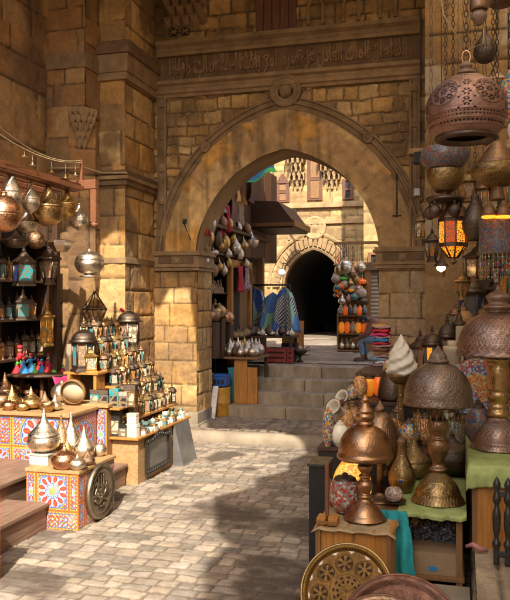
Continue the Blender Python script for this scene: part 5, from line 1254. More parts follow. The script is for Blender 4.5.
def urn(loc, s, m_, label):
    g = thing('urn_stand', label, 'urn', loc, 0, None, s); part('foot', MB().lathe(smooth([(.3, 0), (.22, .05), (.08, .2), (.1, .35)]), 14), m_, g); part('bowl', MB().lathe(smooth([(.1, .35), (.35, .55), (.4, .7), (.3, .75)]), 16), m_, g); part('handle', MB().tube([(.38, 0, .65), (.55, 0, .7), (.5, 0, .9), (.32, 0, .78)], .03, 6), m_, g); part('handle', MB().tube([(-.38, 0, .65), (-.55, 0, .7), (-.5, 0, .9), (-.32, 0, .78)], .03, 6), m_, g)
p = ony(300, 300, 15.5); urn((p.x, 15.5, 1.065), .38, 'iron', 'small dark metal urn stand at the corner of the landing')
pt = thing('painting_board', 'orange painted board standing by the tunnel beyond the scarves', 'board', (ony(298, 300, 19.5).x, 19.5, 1.065), (R(-10), 0, .2))
part('panel', MB().box(-.16, .16, -.02, .02, .1, .78), 'wood_orange', pt, .005); part('leg', MB().box(-.15, -.11, .02, .05, 0, .7), 'wood_mid', pt); part('leg', MB().box(.11, .15, .02, .05, 0, .7), 'wood_mid', pt)
yb = thing('storage_tin', 'yellow and black striped tin near the red crates', 'tin', (ony(290, 300, 16.6).x, 16.6, 1.065)); part('body', MB().box(-.17, .17, -.1, .1, .35, .5), 'yellow_cloth', yb, .01); part('base', MB().box(-.18, .18, -.11, .11, 0, .348), 'black', yb, .01)
# bracket lamp on the far facade
bl = thing('bracket_lamp', 'black bracket lamp with a tin shade standing out from the far facade', 'lamp')
a, b, c_ = ony(279, 213, 25.4), ony(296, 210, 24.4), ony(296, 222, 24.4)
part('arm', MB().tube([tuple(a), tuple(b), tuple(c_)], .035, 6), 'iron', bl); part('lamp_shade', MB().lathe([(.3, -.25), (.22, -.1), (.08, 0), (.05, .1)], 16, o=tuple(c_)), 'iron', bl)
vl = thing('lantern_bulb', 'small white globe lamp on a bracket beside the tunnel arch', 'lamp'); q = ony(282, 273, 24.8)
part('globe', MB().lathe(smooth([(0, -.14), (.12, -.05), (.12, .05), (.05, .13)]), 14, o=tuple(q)), 'white_paint', vl); part('arm', MB().tube([(q.x, q.y, q.z + .12), (q.x, q.y + .2, q.z + .35), (q.x, 25.5, q.z + .35)], .02, 6), 'iron', vl)

# ================================================================ lamp stall under the far right wall
SY = 18.9
x0, x1 = ony(338, 300, SY).x, ony(366, 300, SY).x
fs = thing('lamp_shelves', 'wooden shelf unit of glowing amber lamps behind the seated man', 'shelving')
for z in (1.09, 1.52, 1.98): part('shelf', MB().box(x0, x1, SY, SY + .35, z, z + .03), 'wood_mid', fs)
part('back_board', MB().box(x0, x1, SY + .352, SY + .375, 1.06, 3.4), 'wood_mid', fs); part('upright', MB().box(x0 - .03, x0, SY, SY + .35, 1.06, 2.05), 'wood_mid', fs); part('upright', MB().box(x1, x1 + .03, SY, SY + .35, 1.06, 2.05), 'wood_mid', fs)
for z in (2.42, 2.82): part('shelf', MB().box(x0 + .1, x1, SY + .1, SY + .35, z, z + .025), 'wood_mid', fs)
pane('amber_glow', (.80, .38, .05), .22, False, (1, .55, .15)); pane('orange_glow', (.80, .22, .04), .2, False, (1, .4, .1)); mosaic('mosaic_pale', [(.65, .55, .38), (.5, .32, .12), (.55, .5, .45), (.45, .18, .08)], 22)
gj = [('globe', MB().lathe(smooth([(.2, 0), (.26, .04), (.44, .2), (.46, .45), (.3, .66), (.2, .72)]), 18).mesh('globe', ['amber_glow']), []), ('cap', MB().lathe(smooth([(.24, .72), (.2, .8), (.08, .88), (.06, .95), (0, 1)]), 14).mesh('cap', ['brass']), [])]
w_far = x1 - x0; X_FAR = x0
LS = 'small lamps on the shelf unit beyond the arch'; w = x1 - x0
for zi, (z, cols) in enumerate(((1.122, [('silver', 'silver'), ('bronze', 'bronze')]), (1.552, [('amber_glow', 'glowing amber'), ('orange_glow', 'glowing orange'), ('mosaic_pale', 'pale mosaic')]), (2.012, [('mosaic_pale', 'mosaic'), ('orange_glow', 'orange'), ('grey_pane', 'smoky')]))):
    n_ = 5 if zi < 2 else 6
    for i in range(n_):
        m_, l_ = cols[i % len(cols)]
        place(gj, 'glass_lamp', f'{l_} globe lamp, {ORD[i]} from the left on the {["bottom", "middle", "top"][zi]} far shelf', 'lamp', (x0 + w * (i + .5) / n_, SY + .14, z), 0, (.2, .2, [.26, .38, .30][zi]), LS, {'globe': m_})
for zi, z in enumerate((2.446, 2.846)):
    for i in range(4):
        put_lantern(KIN[(i + zi) % 5], 'dark_metal', [('teal_pane', 'blue_pane'), ('cream_pane', 'teal_pane')][zi], f'dark {KIN[(i + zi) % 5]} lantern, {ORD[i]} from the left on the {["lower", "upper"][zi]} rear shelf', (x0 + .2 + (w - .3) * (i + .5) / 4, SY + .22, z), .36, .4, 'dark lanterns on the rear shelves beyond the arch', .8)
fb = thing('lamp_boom', 'timber pole from which the far globe lamps hang', 'pole'); xa, xb = ony(334, 300, 18.6).x, ony(372, 300, 18.6).x
part('pole', MB().box(xa, xb + .2, 18.55, 18.62, 3.80, 3.87), 'wood_mid', fb); part('strut', MB().box(xb + .1, xb + .17, 18.62, 19.3, 3.80, 3.86), 'wood_mid', fb)
for (u, vt, vb, w_, k, m_, l_) in ((346, 257, 276, 14, 'globe', 'silver', 'big silver globe lamp hanging before the tunnel mouth'), (340, 262, 276, 11, 'ball', 'brass', 'brass globe lamp behind the big silver one'), (353, 262, 281, 9, 'bulb', 'bronze', 'dark bulb lamp between the two silver globes'), (361, 258, 273, 10, 'bulb', 'silver', 'silver bulb lamp nearest the roller shutter'),
        (343, 275, 281, 11, 'squat', 'lime_cloth', 'flat green lamp below the big silver globe'), (343, 281, 288, 11, 'squat', 'orange_glow', 'flat orange-red lamp below the green one'), (362, 277, 284, 9, 'squat', 'orange_glow', 'small red lamp glowing beside the shutter'), (352, 286, 292, 9, 'squat', 'amber_glow', 'small amber lamp over the dark lanterns')):
    q = ony(u, vb, 18.58); h = (vb - vt) * dep(q) / F; o = put_pot(k, m_, l_, tuple(q), h, (w_ * dep(q) / F) / (WIDTH[k] * h), 0, 'globes hanging from the far pole', 'hanging_lamp', 'lamp'); chain_to(o, 3.82, .008)
for k in range(5):                                    # strings of tiny charms
    q = ony(336 + 2.4 * k, 290, 18.7); g = MB(); n_ = 7
    for i in range(n_): g.lathe(smooth([(0, -.06), (.05, 0), (0, .06)]), 8, o=(.03 * math.sin(i * 2 + k), 0, -.13 * i)); 
    g.tube([(0, 0, .5)] + [(.03 * math.sin(i * 2 + k), 0, -.13 * i) for i in range(n_)], .008, 4)
    solo('charm_string', g, ['mosaic_pale', 'orange_glow', 'brass', 'silver', 'mosaic_pale'][k], f'hanging string of {["pale", "orange", "brass", "silver", "mosaic"][k]} charms beside the tunnel mouth', 'charm string', 'charm strings beside the tunnel', loc=(q.x, 18.6, 3.3))
# ================================================================ right-hand stall: furniture
MOS = [(.55, .04, .03), (.03, .12, .40), (.70, .30, .03), (.62, .58, .48), (.05, .30, .28), (.65, .45, .06)]
mosaic('mosaic_multi', MOS, 62); mosaic('mosaic_lit', [(.85, .48, .06), (.90, .60, .16), (.75, .30, .03), (.88, .66, .3)], 46, .55, (1, .62, .2)); mosaic('mosaic_red', [(.50, .03, .02), (.62, .56, .46), (.30, .28, .25), (.55, .10, .05)], 48)
mosaic('mosaic_green', [(.12, .35, .22), (.55, .58, .45), (.50, .20, .08), (.2, .42, .38)], 66); mosaic('mosaic_orange', [(.70, .25, .02), (.75, .42, .08), (.60, .10, .02), (.7, .55, .3)], 66); mosaic('mosaic_blue', [(.03, .1, .4), (.55, .55, .5), (.1, .3, .5), (.4, .06, .05)], 66)
pane('amber_lit', (.8, .36, .05), 1.1, True, (1, .55, .12), 42); pane('red_lit', (.5, .10, .02), .45, True, (1, .35, .06), 42); pane('cup_glow', (.9, .45, .1), 1.6, False, (1, .5, .12))
plain('bulb_glow', (1, .8, .4), .5); MATS['bulb_glow'].node_tree.nodes['Principled BSDF'].inputs['Emission Color'].default_value = (1, .55, .18, 1); MATS['bulb_glow'].node_tree.nodes['Principled BSDF'].inputs['Emission Strength'].default_value = 9
plain('alabaster', (.80, .74, .60), .35, var=.06, bump=.1); MATS['alabaster'].node_tree.nodes['Principled BSDF'].inputs['Subsurface Weight'].default_value = .25
plain('stone_blue', (.02, .06, .35), .15, bump=0); plain('brown_paper', (.46, .33, .17), .85, var=.4, scale=5, bump=.6, bscale=20)
cr = thing('wooden_crate', 'orange-brown wooden crate topped with brown paper under the copper lamp', 'crate')
CZ = .78
part('body', MB().box(-1.0, -.455, 5.22, 5.93, 0, CZ - .012), 'wood_orange', cr, .006)
part('stile', MB().box(-.995, -.96, 5.195, 5.218, .0, .765), 'wood_mid', cr, .004); part('stile', MB().box(-.495, -.46, 5.195, 5.218, .0, .765), 'wood_mid', cr, .004); part('stile', MB().box(-.74, -.725, 5.2, 5.218, .0, .765), 'wood_mid', cr, .003)
g = MB(); rr = random.Random(3)
for i in range(13):
    for j in range(13):
        x, y = -1.02 + .58 * i / 12, 5.18 + .75 * j / 12; g.v.append((x + (rr.uniform(-.012, .012) if i in (0, 12) or j in (0, 12) else 0), y, CZ - .008 + .006 * math.sin(x * 40 + y * 9) + (-.02 if i in (0, 12) else 0)))
for i in range(12):
    for j in range(12): a = i * 13 + j; g.face([a, a + 13, a + 14, a + 1], sm=True)
pp = part('paper_cover', g, 'brown_paper', cr); pp.modifiers.new('thickness', 'SOLIDIFY').thickness = .006
CT = CZ + .004
gt_ = thing('cloth_table', 'small wooden table with a pale green cloth under the engraved lamp', 'table')
TZ2 = .80
part('tabletop', MB().box(-.44, .03, 5.68, 7.1, TZ2 - .04, TZ2), 'wood_mid', gt_, .006)
for x in (-.42, -.03):
    for y in (5.7, 7.0): part('leg', MB().box(x, x + .045, y, y + .045, .0, TZ2 - .041), 'wood_mid', gt_, .004)
part('low_shelf', MB().box(-.43, .03, 5.69, 7.0, .30, .33), 'wood_mid', gt_, .004)
def cloth(x0, x1, y0, y1, z, dropf, mat, label, seed, name='tablecloth', left=0.0, n=34):
    """a cloth over an edge: lies flat, then hangs with folds down the front (and the left side)"""
    g = MB(); rr = random.Random(seed); ph = [rr.random() * 6 for _ in range(4)]
    rows = [(y1, z)] + [(y1 + (y0 - y1) * k / 6, z) for k in range(1, 7)]
    cols = [x0 + (x1 - x0) * i / n for i in range(n + 1)]
    if left: cols = [None] * 6 + cols
    L = len(cols); D_ = 12
    for (y, zz) in rows + [(y0, None)] * D_:
        k = len(g.v) // L - len(rows) + 1
        for i, x in enumerate(cols):
            hang_ = 0 if zz is not None else k / D_ * dropf * (1 + .18 * math.sin(i * .23 + ph[0]))
            f = 0 if zz is not None else min(1, k / 4)
            if x is None:
                d = left * (6 - i) / 6; g.v.append((x0 - .012 - .02 * math.sin(y * 9 + ph[1]) * d / left, y - (.02 * f), z - max(d, hang_) + .004))
            else:
                g.v.append((x, y - f * (.018 + .014 * math.sin(x * 48 + ph[2]) + .01 * math.sin(x * 90 + ph[3])) , z + .004 + .003 * math.sin(x * 30 + y * 23) - hang_))
    for j in range(len(g.v) // L - 1):
        for i in range(L - 1): a = j * L + i; g.face([a, a + L, a + L + 1, a + 1], sm=True)
    o = solo(name, g, mat, label, 'tablecloth'); o.modifiers.new('thickness', 'SOLIDIFY').thickness = .005; return o
cloth(-.455, .045, 5.66, 7.0, TZ2 + .002, .035, 'pale_green_cloth', 'pale green cloth on the small table beneath the engraved dome lamp', 4, left=.09)
ob = thing('orange_cabinet', 'orange wooden cabinet draped with green cloth under the tall brass lamp', 'cabinet')
OZ = 1.15
part('body', MB().box(.09, 1.1, 5.78, 7.2, .52, OZ), 'wood_orange', ob, .006); part('edge_strip', MB().box(.085, .12, 5.765, 5.778, .52, OZ - .01), 'wood_mid', ob)
cloth(.06, 1.1, 5.755, 7.2, OZ + .002, .17, 'pale_green_cloth', 'pale green cloth hanging over the front of the orange cabinet', 7, left=.2)
sb = thing('stone_bench', 'rough pale stone bench block at the right edge under the orange cabinet', 'bench')
part('block', stone_grid('block', (.10, 4.2, .55), X_, Y_, 1.3, 3.0, (2.9, 3.0), (1.3, 1.4), .03, .01, .02, 81, rough=.02, cols=[(.36, .29, .21)]), 'masonry', sb)
part('block', stone_grid('block', (.10, 7.2, 0), -Y_, Z_, 3.0, .55, (.5, .6), (2.9, 3.0), .03, .01, .02, 82, rough=.02, cols=[(.34, .27, .19)]), 'masonry', sb)
part('block', stone_grid('block', (.10, 4.2, 0), X_, Z_, 1.3, .55, (.5, .6), (1.3, 1.4), .03, .01, .02, 83, rough=.02, cols=[(.34, .27, .19)]), 'masonry', sb)
part('core', MB().box(.12, 1.4, 4.22, 7.2, 0, .51), 'kerb_stone', sb)
rk = thing('display_rack', 'dark stepped wooden rack behind the big lamps holding lanterns and candles', 'rack')
RK = [(-.98, 1.6, 5.95, 7.15, .62), (-1.36, 1.6, 7.2, 8.1, .95), (-1.3, 1.6, 8.15, 9.1, 1.28), (-1.25, 1.6, 9.15, 10.1, 1.5), (-.2, 1.6, 10.15, 10.9, 1.98)]
RK[0] = (-1.03, -.50, 5.95, 7.15, .62)
for (a, b, c_, d, z) in RK:
    s_ = part('tread', MB().box(a, b, c_, d, z - .035, z), 'wood_dark', rk, .004); part('riser', MB().box(a + .01, b, c_ + .01, c_ + .03, 0, z - .036), 'dark_inside', rk); part('side', MB().box(a + .012, a + .03, c_ + .03, d, 0, z - .036), 'dark_inside', rk)

# ---------------------------------------------------------------- lamps of brass and copper
def lamp(loc, h, label, base, stem, shade, mats, fin=None, group=None, cat='lamp', shade_open=True, name='table_lamp', skirt=None, seg=56):
    """profiles in metres; parts base, stem, shade, finial"""
    t = thing(name, label, cat, loc, rnd.uniform(0, 6), group)
    if base: part('base', MB().lathe(smooth(base, 3), seg), mats[0], t)
    if stem: part('stem', MB().lathe(smooth(stem, 3), 28), mats[1], t)
    if shade:
        pr = smooth(shade, 3); inner = [(max(r - .006, 0), z - .004) for r, z in pr[::-1]]
        part('shade', MB().lathe(pr, seg, cap=False), mats[2], t)
        part('shade_lining', MB().lathe(inner, seg, cap=False), 'dark_metal', t)
    if fin: part('finial', MB().lathe(smooth(fin, 3), 24), mats[-1], t)
    if skirt:
        r, z0, z1, n, m_ = skirt; k_ = MB()
        for i in range(n):
            a = 2 * PI * i / n; x, y = r * math.cos(a), r * math.sin(a); k_.tube([(x, y, z0), (x, y, z1)], .003, 4)
            for q in range(3): k_.lathe([(0, -.012), (.008, 0), (0, .012)], 6, o=(x, y, z0 + (z1 - z0) * (q + 1) / 3.2))
        part('bead_fringe', k_, m_, t)
    return t
# copper lamp on the crate
p = onz(365, 518, CT); sc1 = dep(p) / F
def S(k, *pts): return [(r * k, z * k) for r, z in pts]
k1 = sc1
lamp((p.x, p.y, CT), 1, 'polished copper lamp with a plain dome shade standing on the paper-covered crate',
     S(k1, (0, 0), (20, 0), (20.5, 1.5), (18.5, 4), (17, 5.5), (14, 10), (9, 15), (6, 18), (5, 20)), S(k1, (5, 19.5), (7, 21), (7, 23), (5, 25), (6.5, 29), (8, 33), (6.5, 37), (4.5, 39.5), (6, 41), (6, 43), (4, 45), (7, 49), (7.5, 52), (5, 56), (3, 60), (3, 66)),
     S(k1, (27.5, 60), (28, 61), (28, 64), (26.5, 66), (26, 72), (23.5, 80), (18, 87.5), (11, 92), (8, 93.5)), ['polished_copper', 'polished_copper', 'polished_copper', 'polished_copper'],
     S(k1, (8, 93.3), (9, 95), (7.5, 97), (8.5, 99), (9.5, 102), (8, 105), (8.8, 107), (7, 110), (3.5, 115), (4.5, 118), (2.5, 121), (0, 124)))
# engraved dome lamp on the green table
p = onz(438, 501, TZ2 + .008); k2 = dep(p) / F
lamp((p.x, p.y, TZ2 + .008), 1, 'engraved silver-brown dome lamp with a beaded fringe on the green-clothed table',
     S(k2, (0, 0), (24.5, 0), (25.5, 2), (24, 5), (22.5, 7), (21, 12), (17, 19), (12, 24), (7.5, 28), (6, 30)), S(k2, (6, 29.5), (9, 31), (9, 33), (6, 36), (6, 40), (10, 50), (10.5, 58), (8.5, 61), (9.5, 63), (8, 65), (8.5, 68), (11, 73), (10, 80), (7, 84), (5, 90), (4, 104), (4, 112)),
     S(k2, (32, 96), (33.5, 96.5), (34.5, 98), (33.5, 104), (33.5, 107), (32, 115), (28, 124), (21, 132), (13, 137), (9, 139)), ['old_brass', 'bronze', 'shade_silver' if 'shade_silver' in MATS else metal('shade_silver', (.40, .31, .24), .33, 1.0, (24, 11), .45), 'shade_silver'],
     S(k2, (10, 138.5), (11.5, 140), (9, 142), (8.5, 145), (6, 149), (3, 151), (1.5, 154), (0, 156)), skirt=(.19, 96 * k2, 70 * k2, 26, 'old_brass'))
# tall brass lamp on the orange cabinet
p = onz(498, 448, OZ + .01); k3 = dep(p) / F
metal('shade_copper', (.52, .37, .28), .36, .9, (24, 9), .4, (.16, .09, .07))
lamp((p.x, p.y, OZ + .01), 1, 'tall brass lamp with an embossed copper dome shade on the orange cabinet',
     S(k3, (0, 0), (25, 0), (26, 2), (25, 5), (23, 7), (22, 12), (19, 19), (14, 25), (10, 29), (9, 31)), S(k3, (9, 31), (11, 33), (11, 36), (9, 39), (9.5, 42), (8, 45), (11, 52), (10, 57), (11, 60), (11, 78), (10, 84), (12, 88), (11, 92), (9, 98), (9, 108)),
     S(k3, (41, 93), (41.5, 94.5), (40, 97), (39.5, 104), (37, 113), (33, 122), (26, 129), (17, 134), (11, 136), (10, 139)), ['shade_copper', 'brass', 'shade_copper', 'shade_copper'],
     S(k3, (11, 138), (14, 140), (14.5, 142), (10, 144), (10, 147), (12, 151), (8, 155), (3, 158), (1.5, 161), (0, 164)))
part('blue_stone', MB().lathe(smooth([(0, -.014), (.014, 0), (0, .014)]), 10, o=(0, 0, 0)), 'stone_blue', [o for o in COL.objects if o.get('label', '').startswith('tall brass lamp')][0], loc=(-.20, -.155, 122 * k3))
# gourd bottle with a blue stone
p = onz(402, 492, TZ2 + .008); kg = dep(p) / F
gb = thing('gourd_bottle', 'engraved gold-brown gourd bottle with a blue stone at the front of the green table', 'bottle', (p.x, p.y, TZ2 + .008))
part('body', MB().lathe(smooth(S(kg, (0, 0), (7, 0), (11, 4), (13.5, 12), (12.5, 20), (8.5, 29), (5.5, 36), (4.2, 44), (4.6, 49)), 4), 40), 'old_brass', gb); part('stopper', MB().lathe(smooth(S(kg, (4.8, 49), (5.2, 51), (3, 54), (0, 56)), 3), 20), 'bronze', gb)
part('blue_stone', MB().lathe(smooth([(0, -.016), (.017, 0), (0, .016)]), 10), 'stone_blue', gb, loc=(-.005, -13.2 * kg, 13.5 * kg)); part('bezel', MB().lathe([(.015, 0), (.023, .004), (.023, -.004)], 14, M=Matrix.Rotation(R(90), 4, 'X')), 'brass', gb, loc=(-.005, -13.2 * kg, 13.5 * kg))
# glass pebble dish
p = onz(379, 503, TZ2 + .005); dsh = thing('pebble_dish', 'small round dish holding a cracked pale glass ball beside the gourd bottle', 'dish', (max(p.x, -.50), max(p.y, 5.72), TZ2 + .012))
part('dish', MB().lathe(smooth([(0, 0), (.06, .0), (.092, .018), (.095, .026), (.06, .012)]), 28), 'dark_metal', dsh)
mosaic('mosaic_shell', [(.70, .62, .55), (.55, .45, .40), (.75, .72, .66), (.6, .4, .32)], 40, grout=(.25, .14, .1)); gbx = solo('glass_ball', MB().lathe(smooth([(0, 0), (.05, .012), (.07, .06), (.05, .108), (0, .12)]), 24), 'mosaic_shell', 'cracked pale pink glass ball resting in the small dark dish', 'ornament', loc=(dsh.location.x, dsh.location.y, TZ2 + .022))
ld_ = thing('wooden_ledge', 'short brown board sticking out under the pebble dish', 'board', (-.49, 5.72, TZ2 - .035)); part('board', MB().box(-.05, .04, -.02, .3, 0, .03), 'wood_mid', ld_, .006)
# teal cloth
g = MB(); n_, m_ = 16, 22
for j in range(m_ + 1):
    for i in range(n_ + 1):
        a, b = i / n_, j / m_; w = .11 + .05 * b
        g.v.append((-.50 + (a - .5) * 2 * w + .09 * b + .015 * math.sin(b * 8), 5.555 - .035 * math.sin(a * 17 + b * 3) * (.3 + b) - .06 * min(1, b * 3) + .04, .83 - .62 * b - .05 * a * (1 if b > .05 else 0)))
for j in range(m_):
    for i in range(n_): a = j * (n_ + 1) + i; g.face([a, a + 1, a + n_ + 2, a + n_ + 1], sm=True)
o = solo('draped_cloth', g, 'teal_cloth', 'teal cloth hanging in folds between the crate and the green table', 'cloth'); o.modifiers.new('thickness', 'SOLIDIFY').thickness = .006
# wooden stand, small urn, mosaic lamps on the crate
p = onz(328, 523, CT); ws = thing('wooden_stand', 'red-brown wooden stand with one upright slat at the front of the crate', 'stand', (p.x, p.y, CT))
part('base', MB().box(-.075, -.008, -.06, .06, 0, .05), 'wood_orange', ws, .006); part('base', MB().box(.008, .075, -.06, .06, 0, .05), 'wood_orange', ws, .006); part('slat', MB().box(-.022, .006, -.012, .012, .05, .43), 'wood_red', ws, .004); part('foot_bar', MB().box(-.075, .075, -.066, -.06, .012, .03), 'wood_mid', ws)
def bowl_lamp(u, vb, z, hpx, wpx, label, mg, mc='dark_metal', y=None, name='mosaic_lamp', g=None, kind=0):
    p = onz(u, vb, z) if y is None else ony(u, vb, y); s = dep(p) / F; h, w = hpx * s, wpx * s / 2
    t = thing(name, label, 'lamp', (p.x, p.y, z), rnd.random() * 6, g)
    pr = [[(.45, .0), (.5, .04), (.85, .2), (1.0, .42), (.9, .62), (.6, .78), (.45, .82)], [(.5, 0), (.6, .05), (.95, .25), (1, .5), (.95, .72), (.7, .82)], [(.6, 0), (.85, .05), (1, .2), (.8, .5), (.5, .7), (.42, .85)]][kind]
    part('globe', MB().lathe(smooth([(r * w, q * h) for r, q in pr]), 30), mg, t)
    zt = pr[-1][1]; part('cap', MB().lathe(smooth([(pr[-1][0] * w * 1.08, zt * h), (pr[-1][0] * w * .9, (zt + (1 - zt) * .35) * h), (w * .22, (zt + (1 - zt) * .6) * h), (w * .2, (zt + (1 - zt) * .8) * h), (0, h)]), 20), mc, t)
    part('foot', MB().lathe([(pr[0][0] * w * 1.15, -.0), (pr[0][0] * w * 1.1, .012), (pr[0][0] * w * .9, .02)], 20), mc, t); return t
bowl_lamp(345, 512, CT, 40, 30, 'red and white mosaic jar lamp with a grey cap on the crate', 'mosaic_red', kind=1)
bowl_lamp(352, 484, .622, 64, 39, 'glowing yellow mosaic globe lamp behind the red and white jar', 'mosaic_lit', 'bronze', y=6.15)
bowl_lamp(328, 496, .622, 40, 15, 'small dark pierced urn between the wooden stand and the glowing lamp', 'dark_metal', y=6.05, kind=1)
bowl_lamp(340, 470, .622, 56, 20, 'tall green and cream mosaic vase leaning at the street edge', 'mosaic_green', 'mosaic_green', y=6.75, kind=2).rotation_euler = (0, R(16), 0)
dx = thing('black_crate', 'upright black wooden box standing on the paving left of the orange crate', 'crate'); q = ony(316, 500, 5.9)
part('body', MB().box(-1.20, -1.06, 5.98, 6.28, 0, 1.03), 'black', dx, .006); part('rim', MB().box(-1.212, -1.048, 5.968, 6.292, 1.031, 1.055), 'black_lacquer', dx, .004)
# horn vases, cream ball and mosaic bottle along the street edge
def horn(u, v, y, label, s=1.0):
    p = ony(u, v, y); t = thing('horn_vase', label, 'vase', tuple(p), (R(62), 0, R(-28)), 'white horn vases', s)
    part('body', MB().lathe(smooth([(.03, -.2), (.045, -.1), (.05, .0), (.07, .07), (.085, .09), (.08, .1), (.06, .085), (.03, -.02), (0, -.04)]), 24), 'ivory', t); part('rim_band', MB().lathe([(.088, .088), (.092, .097), (.084, .104)], 24, cap=False), 'mosaic_multi', t)
    return t
horn(338, 410, 7.6, 'lower white horn vase with a dark mouth beside the cream ball'); horn(346, 400, 8.3, 'upper white horn vase turned toward the steps')
bowl_lamp(340, 440, .952, 26, 19, 'plain cream ball lamp below the white horn vases', 'alabaster', 'ivory', y=7.3)
bowl_lamp(328, 452, .952, 40, 11, 'slim mosaic bottle with red and blue bands at the street edge', 'mosaic_multi', 'mosaic_multi', y=7.25, kind=1)
bowl_lamp(346, 440, .952, 36, 17, 'orange mosaic globe half hidden behind the cream ball', 'mosaic_orange', 'bronze', y=7.7)
for i, (u, vb, z, hp, wp, y, mg, lb_) in enumerate(((360, 408, 1.282, 28, 15, 8.4, 'mosaic_orange', 'orange mosaic globe above the white horn vases'), (369, 393, 1.282, 22, 11, 8.6, 'amber_glow', 'amber glass globe under the folded textiles'), (378, 393, 1.282, 24, 11, 8.65, 'orange_glow', 'glowing orange glass globe under the folded textiles'),
        (378, 418, .952, 30, 16, 7.5, 'mosaic_red', 'red and white mosaic globe behind the dark dome'), (392, 424, .952, 34, 20, 7.45, 'mosaic_orange', 'bright orange mosaic vase behind the gourd bottle'), (389, 402, .952, 24, 20, 7.8, 'mosaic_green', 'green and red mosaic globe behind the engraved lamp'), (409, 420, .952, 30, 20, 7.4, 'mosaic_multi', 'many-coloured mosaic globe seen through the bead fringe'), (455, 425, .952, 34, 20, 7.5, 'mosaic_green', 'pale green mosaic jar right of the bead fringe'), (425, 424, .952, 32, 20, 7.6, 'mosaic_orange', 'red-orange mosaic jar behind the engraved lamp stem'))):
    bowl_lamp(u, vb, z, hp, wp, lb_, mg, y=y, kind=i % 2)
# big dark dome shades standing behind
def dome(u, vb, y, wpx, hpx, label, mt, base_z):
    p = ony(u, vb, y); s = dep(p) / F
    return lamp((p.x, y, base_z), 1, label, [(0, 0), (.12, 0), (.12, .02), (.05, .05), (.03, .08)], [(.03, .08), (.03, p.z - base_z + hpx * s * .5)],
        [(wpx * s / 2 * a, p.z - base_z + hpx * s * b) for a, b in ((1, 0), (1.02, .06), (.97, .3), (.8, .62), (.5, .87), (.2, .97))], [mt, mt, mt, mt],
        [(wpx * s * .1, p.z - base_z + hpx * s * .96), (wpx * s * .13, p.z - base_z + hpx * s * 1.04), (wpx * s * .05, p.z - base_z + hpx * s * 1.15), (0, p.z - base_z + hpx * s * 1.25)])
dome(380, 452, 6.6, 40, 42, 'large dark dome-shaded lamp close behind the copper lamp', 'bronze', .622)
dome(393, 398, 8.4, 30, 34, 'dark speckled dome lamp under the white swirl', 'dark_metal', 1.282)
# swirl lamp
p = ony(401, 373, 7.6); ks = dep(p) / F; sw = thing('swirl_lamp', 'white alabaster lamp like a whipped swirl on a brass cup', 'lamp', (p.x, 7.6, .952))
zc = p.z - .952
part('stem', MB().lathe(smooth([(.1, 0), (.1, .02), (.04, .05), (.03, zc - .14), (.05, zc - .1)]), 20), 'old_brass', sw); part('cup', MB().lathe(smooth([(.05, zc - .11), (.1, zc - .08), (.135, zc - .03), (.14, zc)]), 28), 'old_brass', sw)
kk = ks
part('swirl', MB().lathe(smooth([(13, -1), (14.5, 4), (14.3, 10), (13, 15), (10.5, 20), (8.3, 25), (5.5, 29), (3.6, 33), (1.5, 37), (0, 39)], 4), 56, o=(0, 0, zc), M=Matrix.Identity(4), wob=lambda a, z: 1 + .11 * math.sin(4 * a - z * .6 + .6 * math.sin(a * 2 + 1)) + .05 * math.sin(2 * a + z * .3) + .03 * math.sin(7 * a + z * .8)), 'alabaster', sw)
sw.children[-1].data.transform(Matrix.Translation((0, 0, zc)) @ Matrix.Diagonal((kk, kk, kk, 1)) @ Matrix.Translation((0, 0, -zc)))
# folded textiles
tx_ = thing('textile_stand', 'brown wooden block under the pile of folded textiles by the right jamb', 'stand', (ony(380, 365, 10.4).x, 10.4, 1.0)); zt = ony(380, 366, 10.4).z
part('block', MB().box(-.14, .16, -.14, .16, -1.0, zt - 1.0), 'wood_dark', tx_, .006)
tcs = ['red_cloth', 'white_paint', 'denim', 'pink_cloth', 'canvas', 'wood_red', 'white_paint', 'red_cloth', 'sky_cloth', 'canvas', 'pink_cloth']; tl = ['dark red', 'white', 'grey-blue', 'pink', 'beige', 'rust', 'cream-white', 'bright red', 'blue', 'sand', 'rose']
z = zt + .002
t = NT('print_stripe'); v = t.coord('Object', (1, 1, 1)); wv = t.n('ShaderNodeTexWave'); wv.inputs['Scale'].default_value = 14; wv.inputs['Distortion'].default_value = 1.0; t.l(v, wv.inputs['Vector'])
t.base(t.ramp(wv.outputs['Fac'], [(0, (.35, .03, .06)), (.3, (.6, .5, .42)), (.5, (.08, .1, .25)), (.7, (.55, .45, .40))], True)); t.set(Roughness=.85)
tcs = [tcs[k] if k % 3 else 'print_stripe' for k in range(11)] + ['red_cloth', 'print_stripe', 'canvas']; tl = [tl[k] if k % 3 else 'striped' for k in range(11)] + ['crimson', 'striped', 'pale']
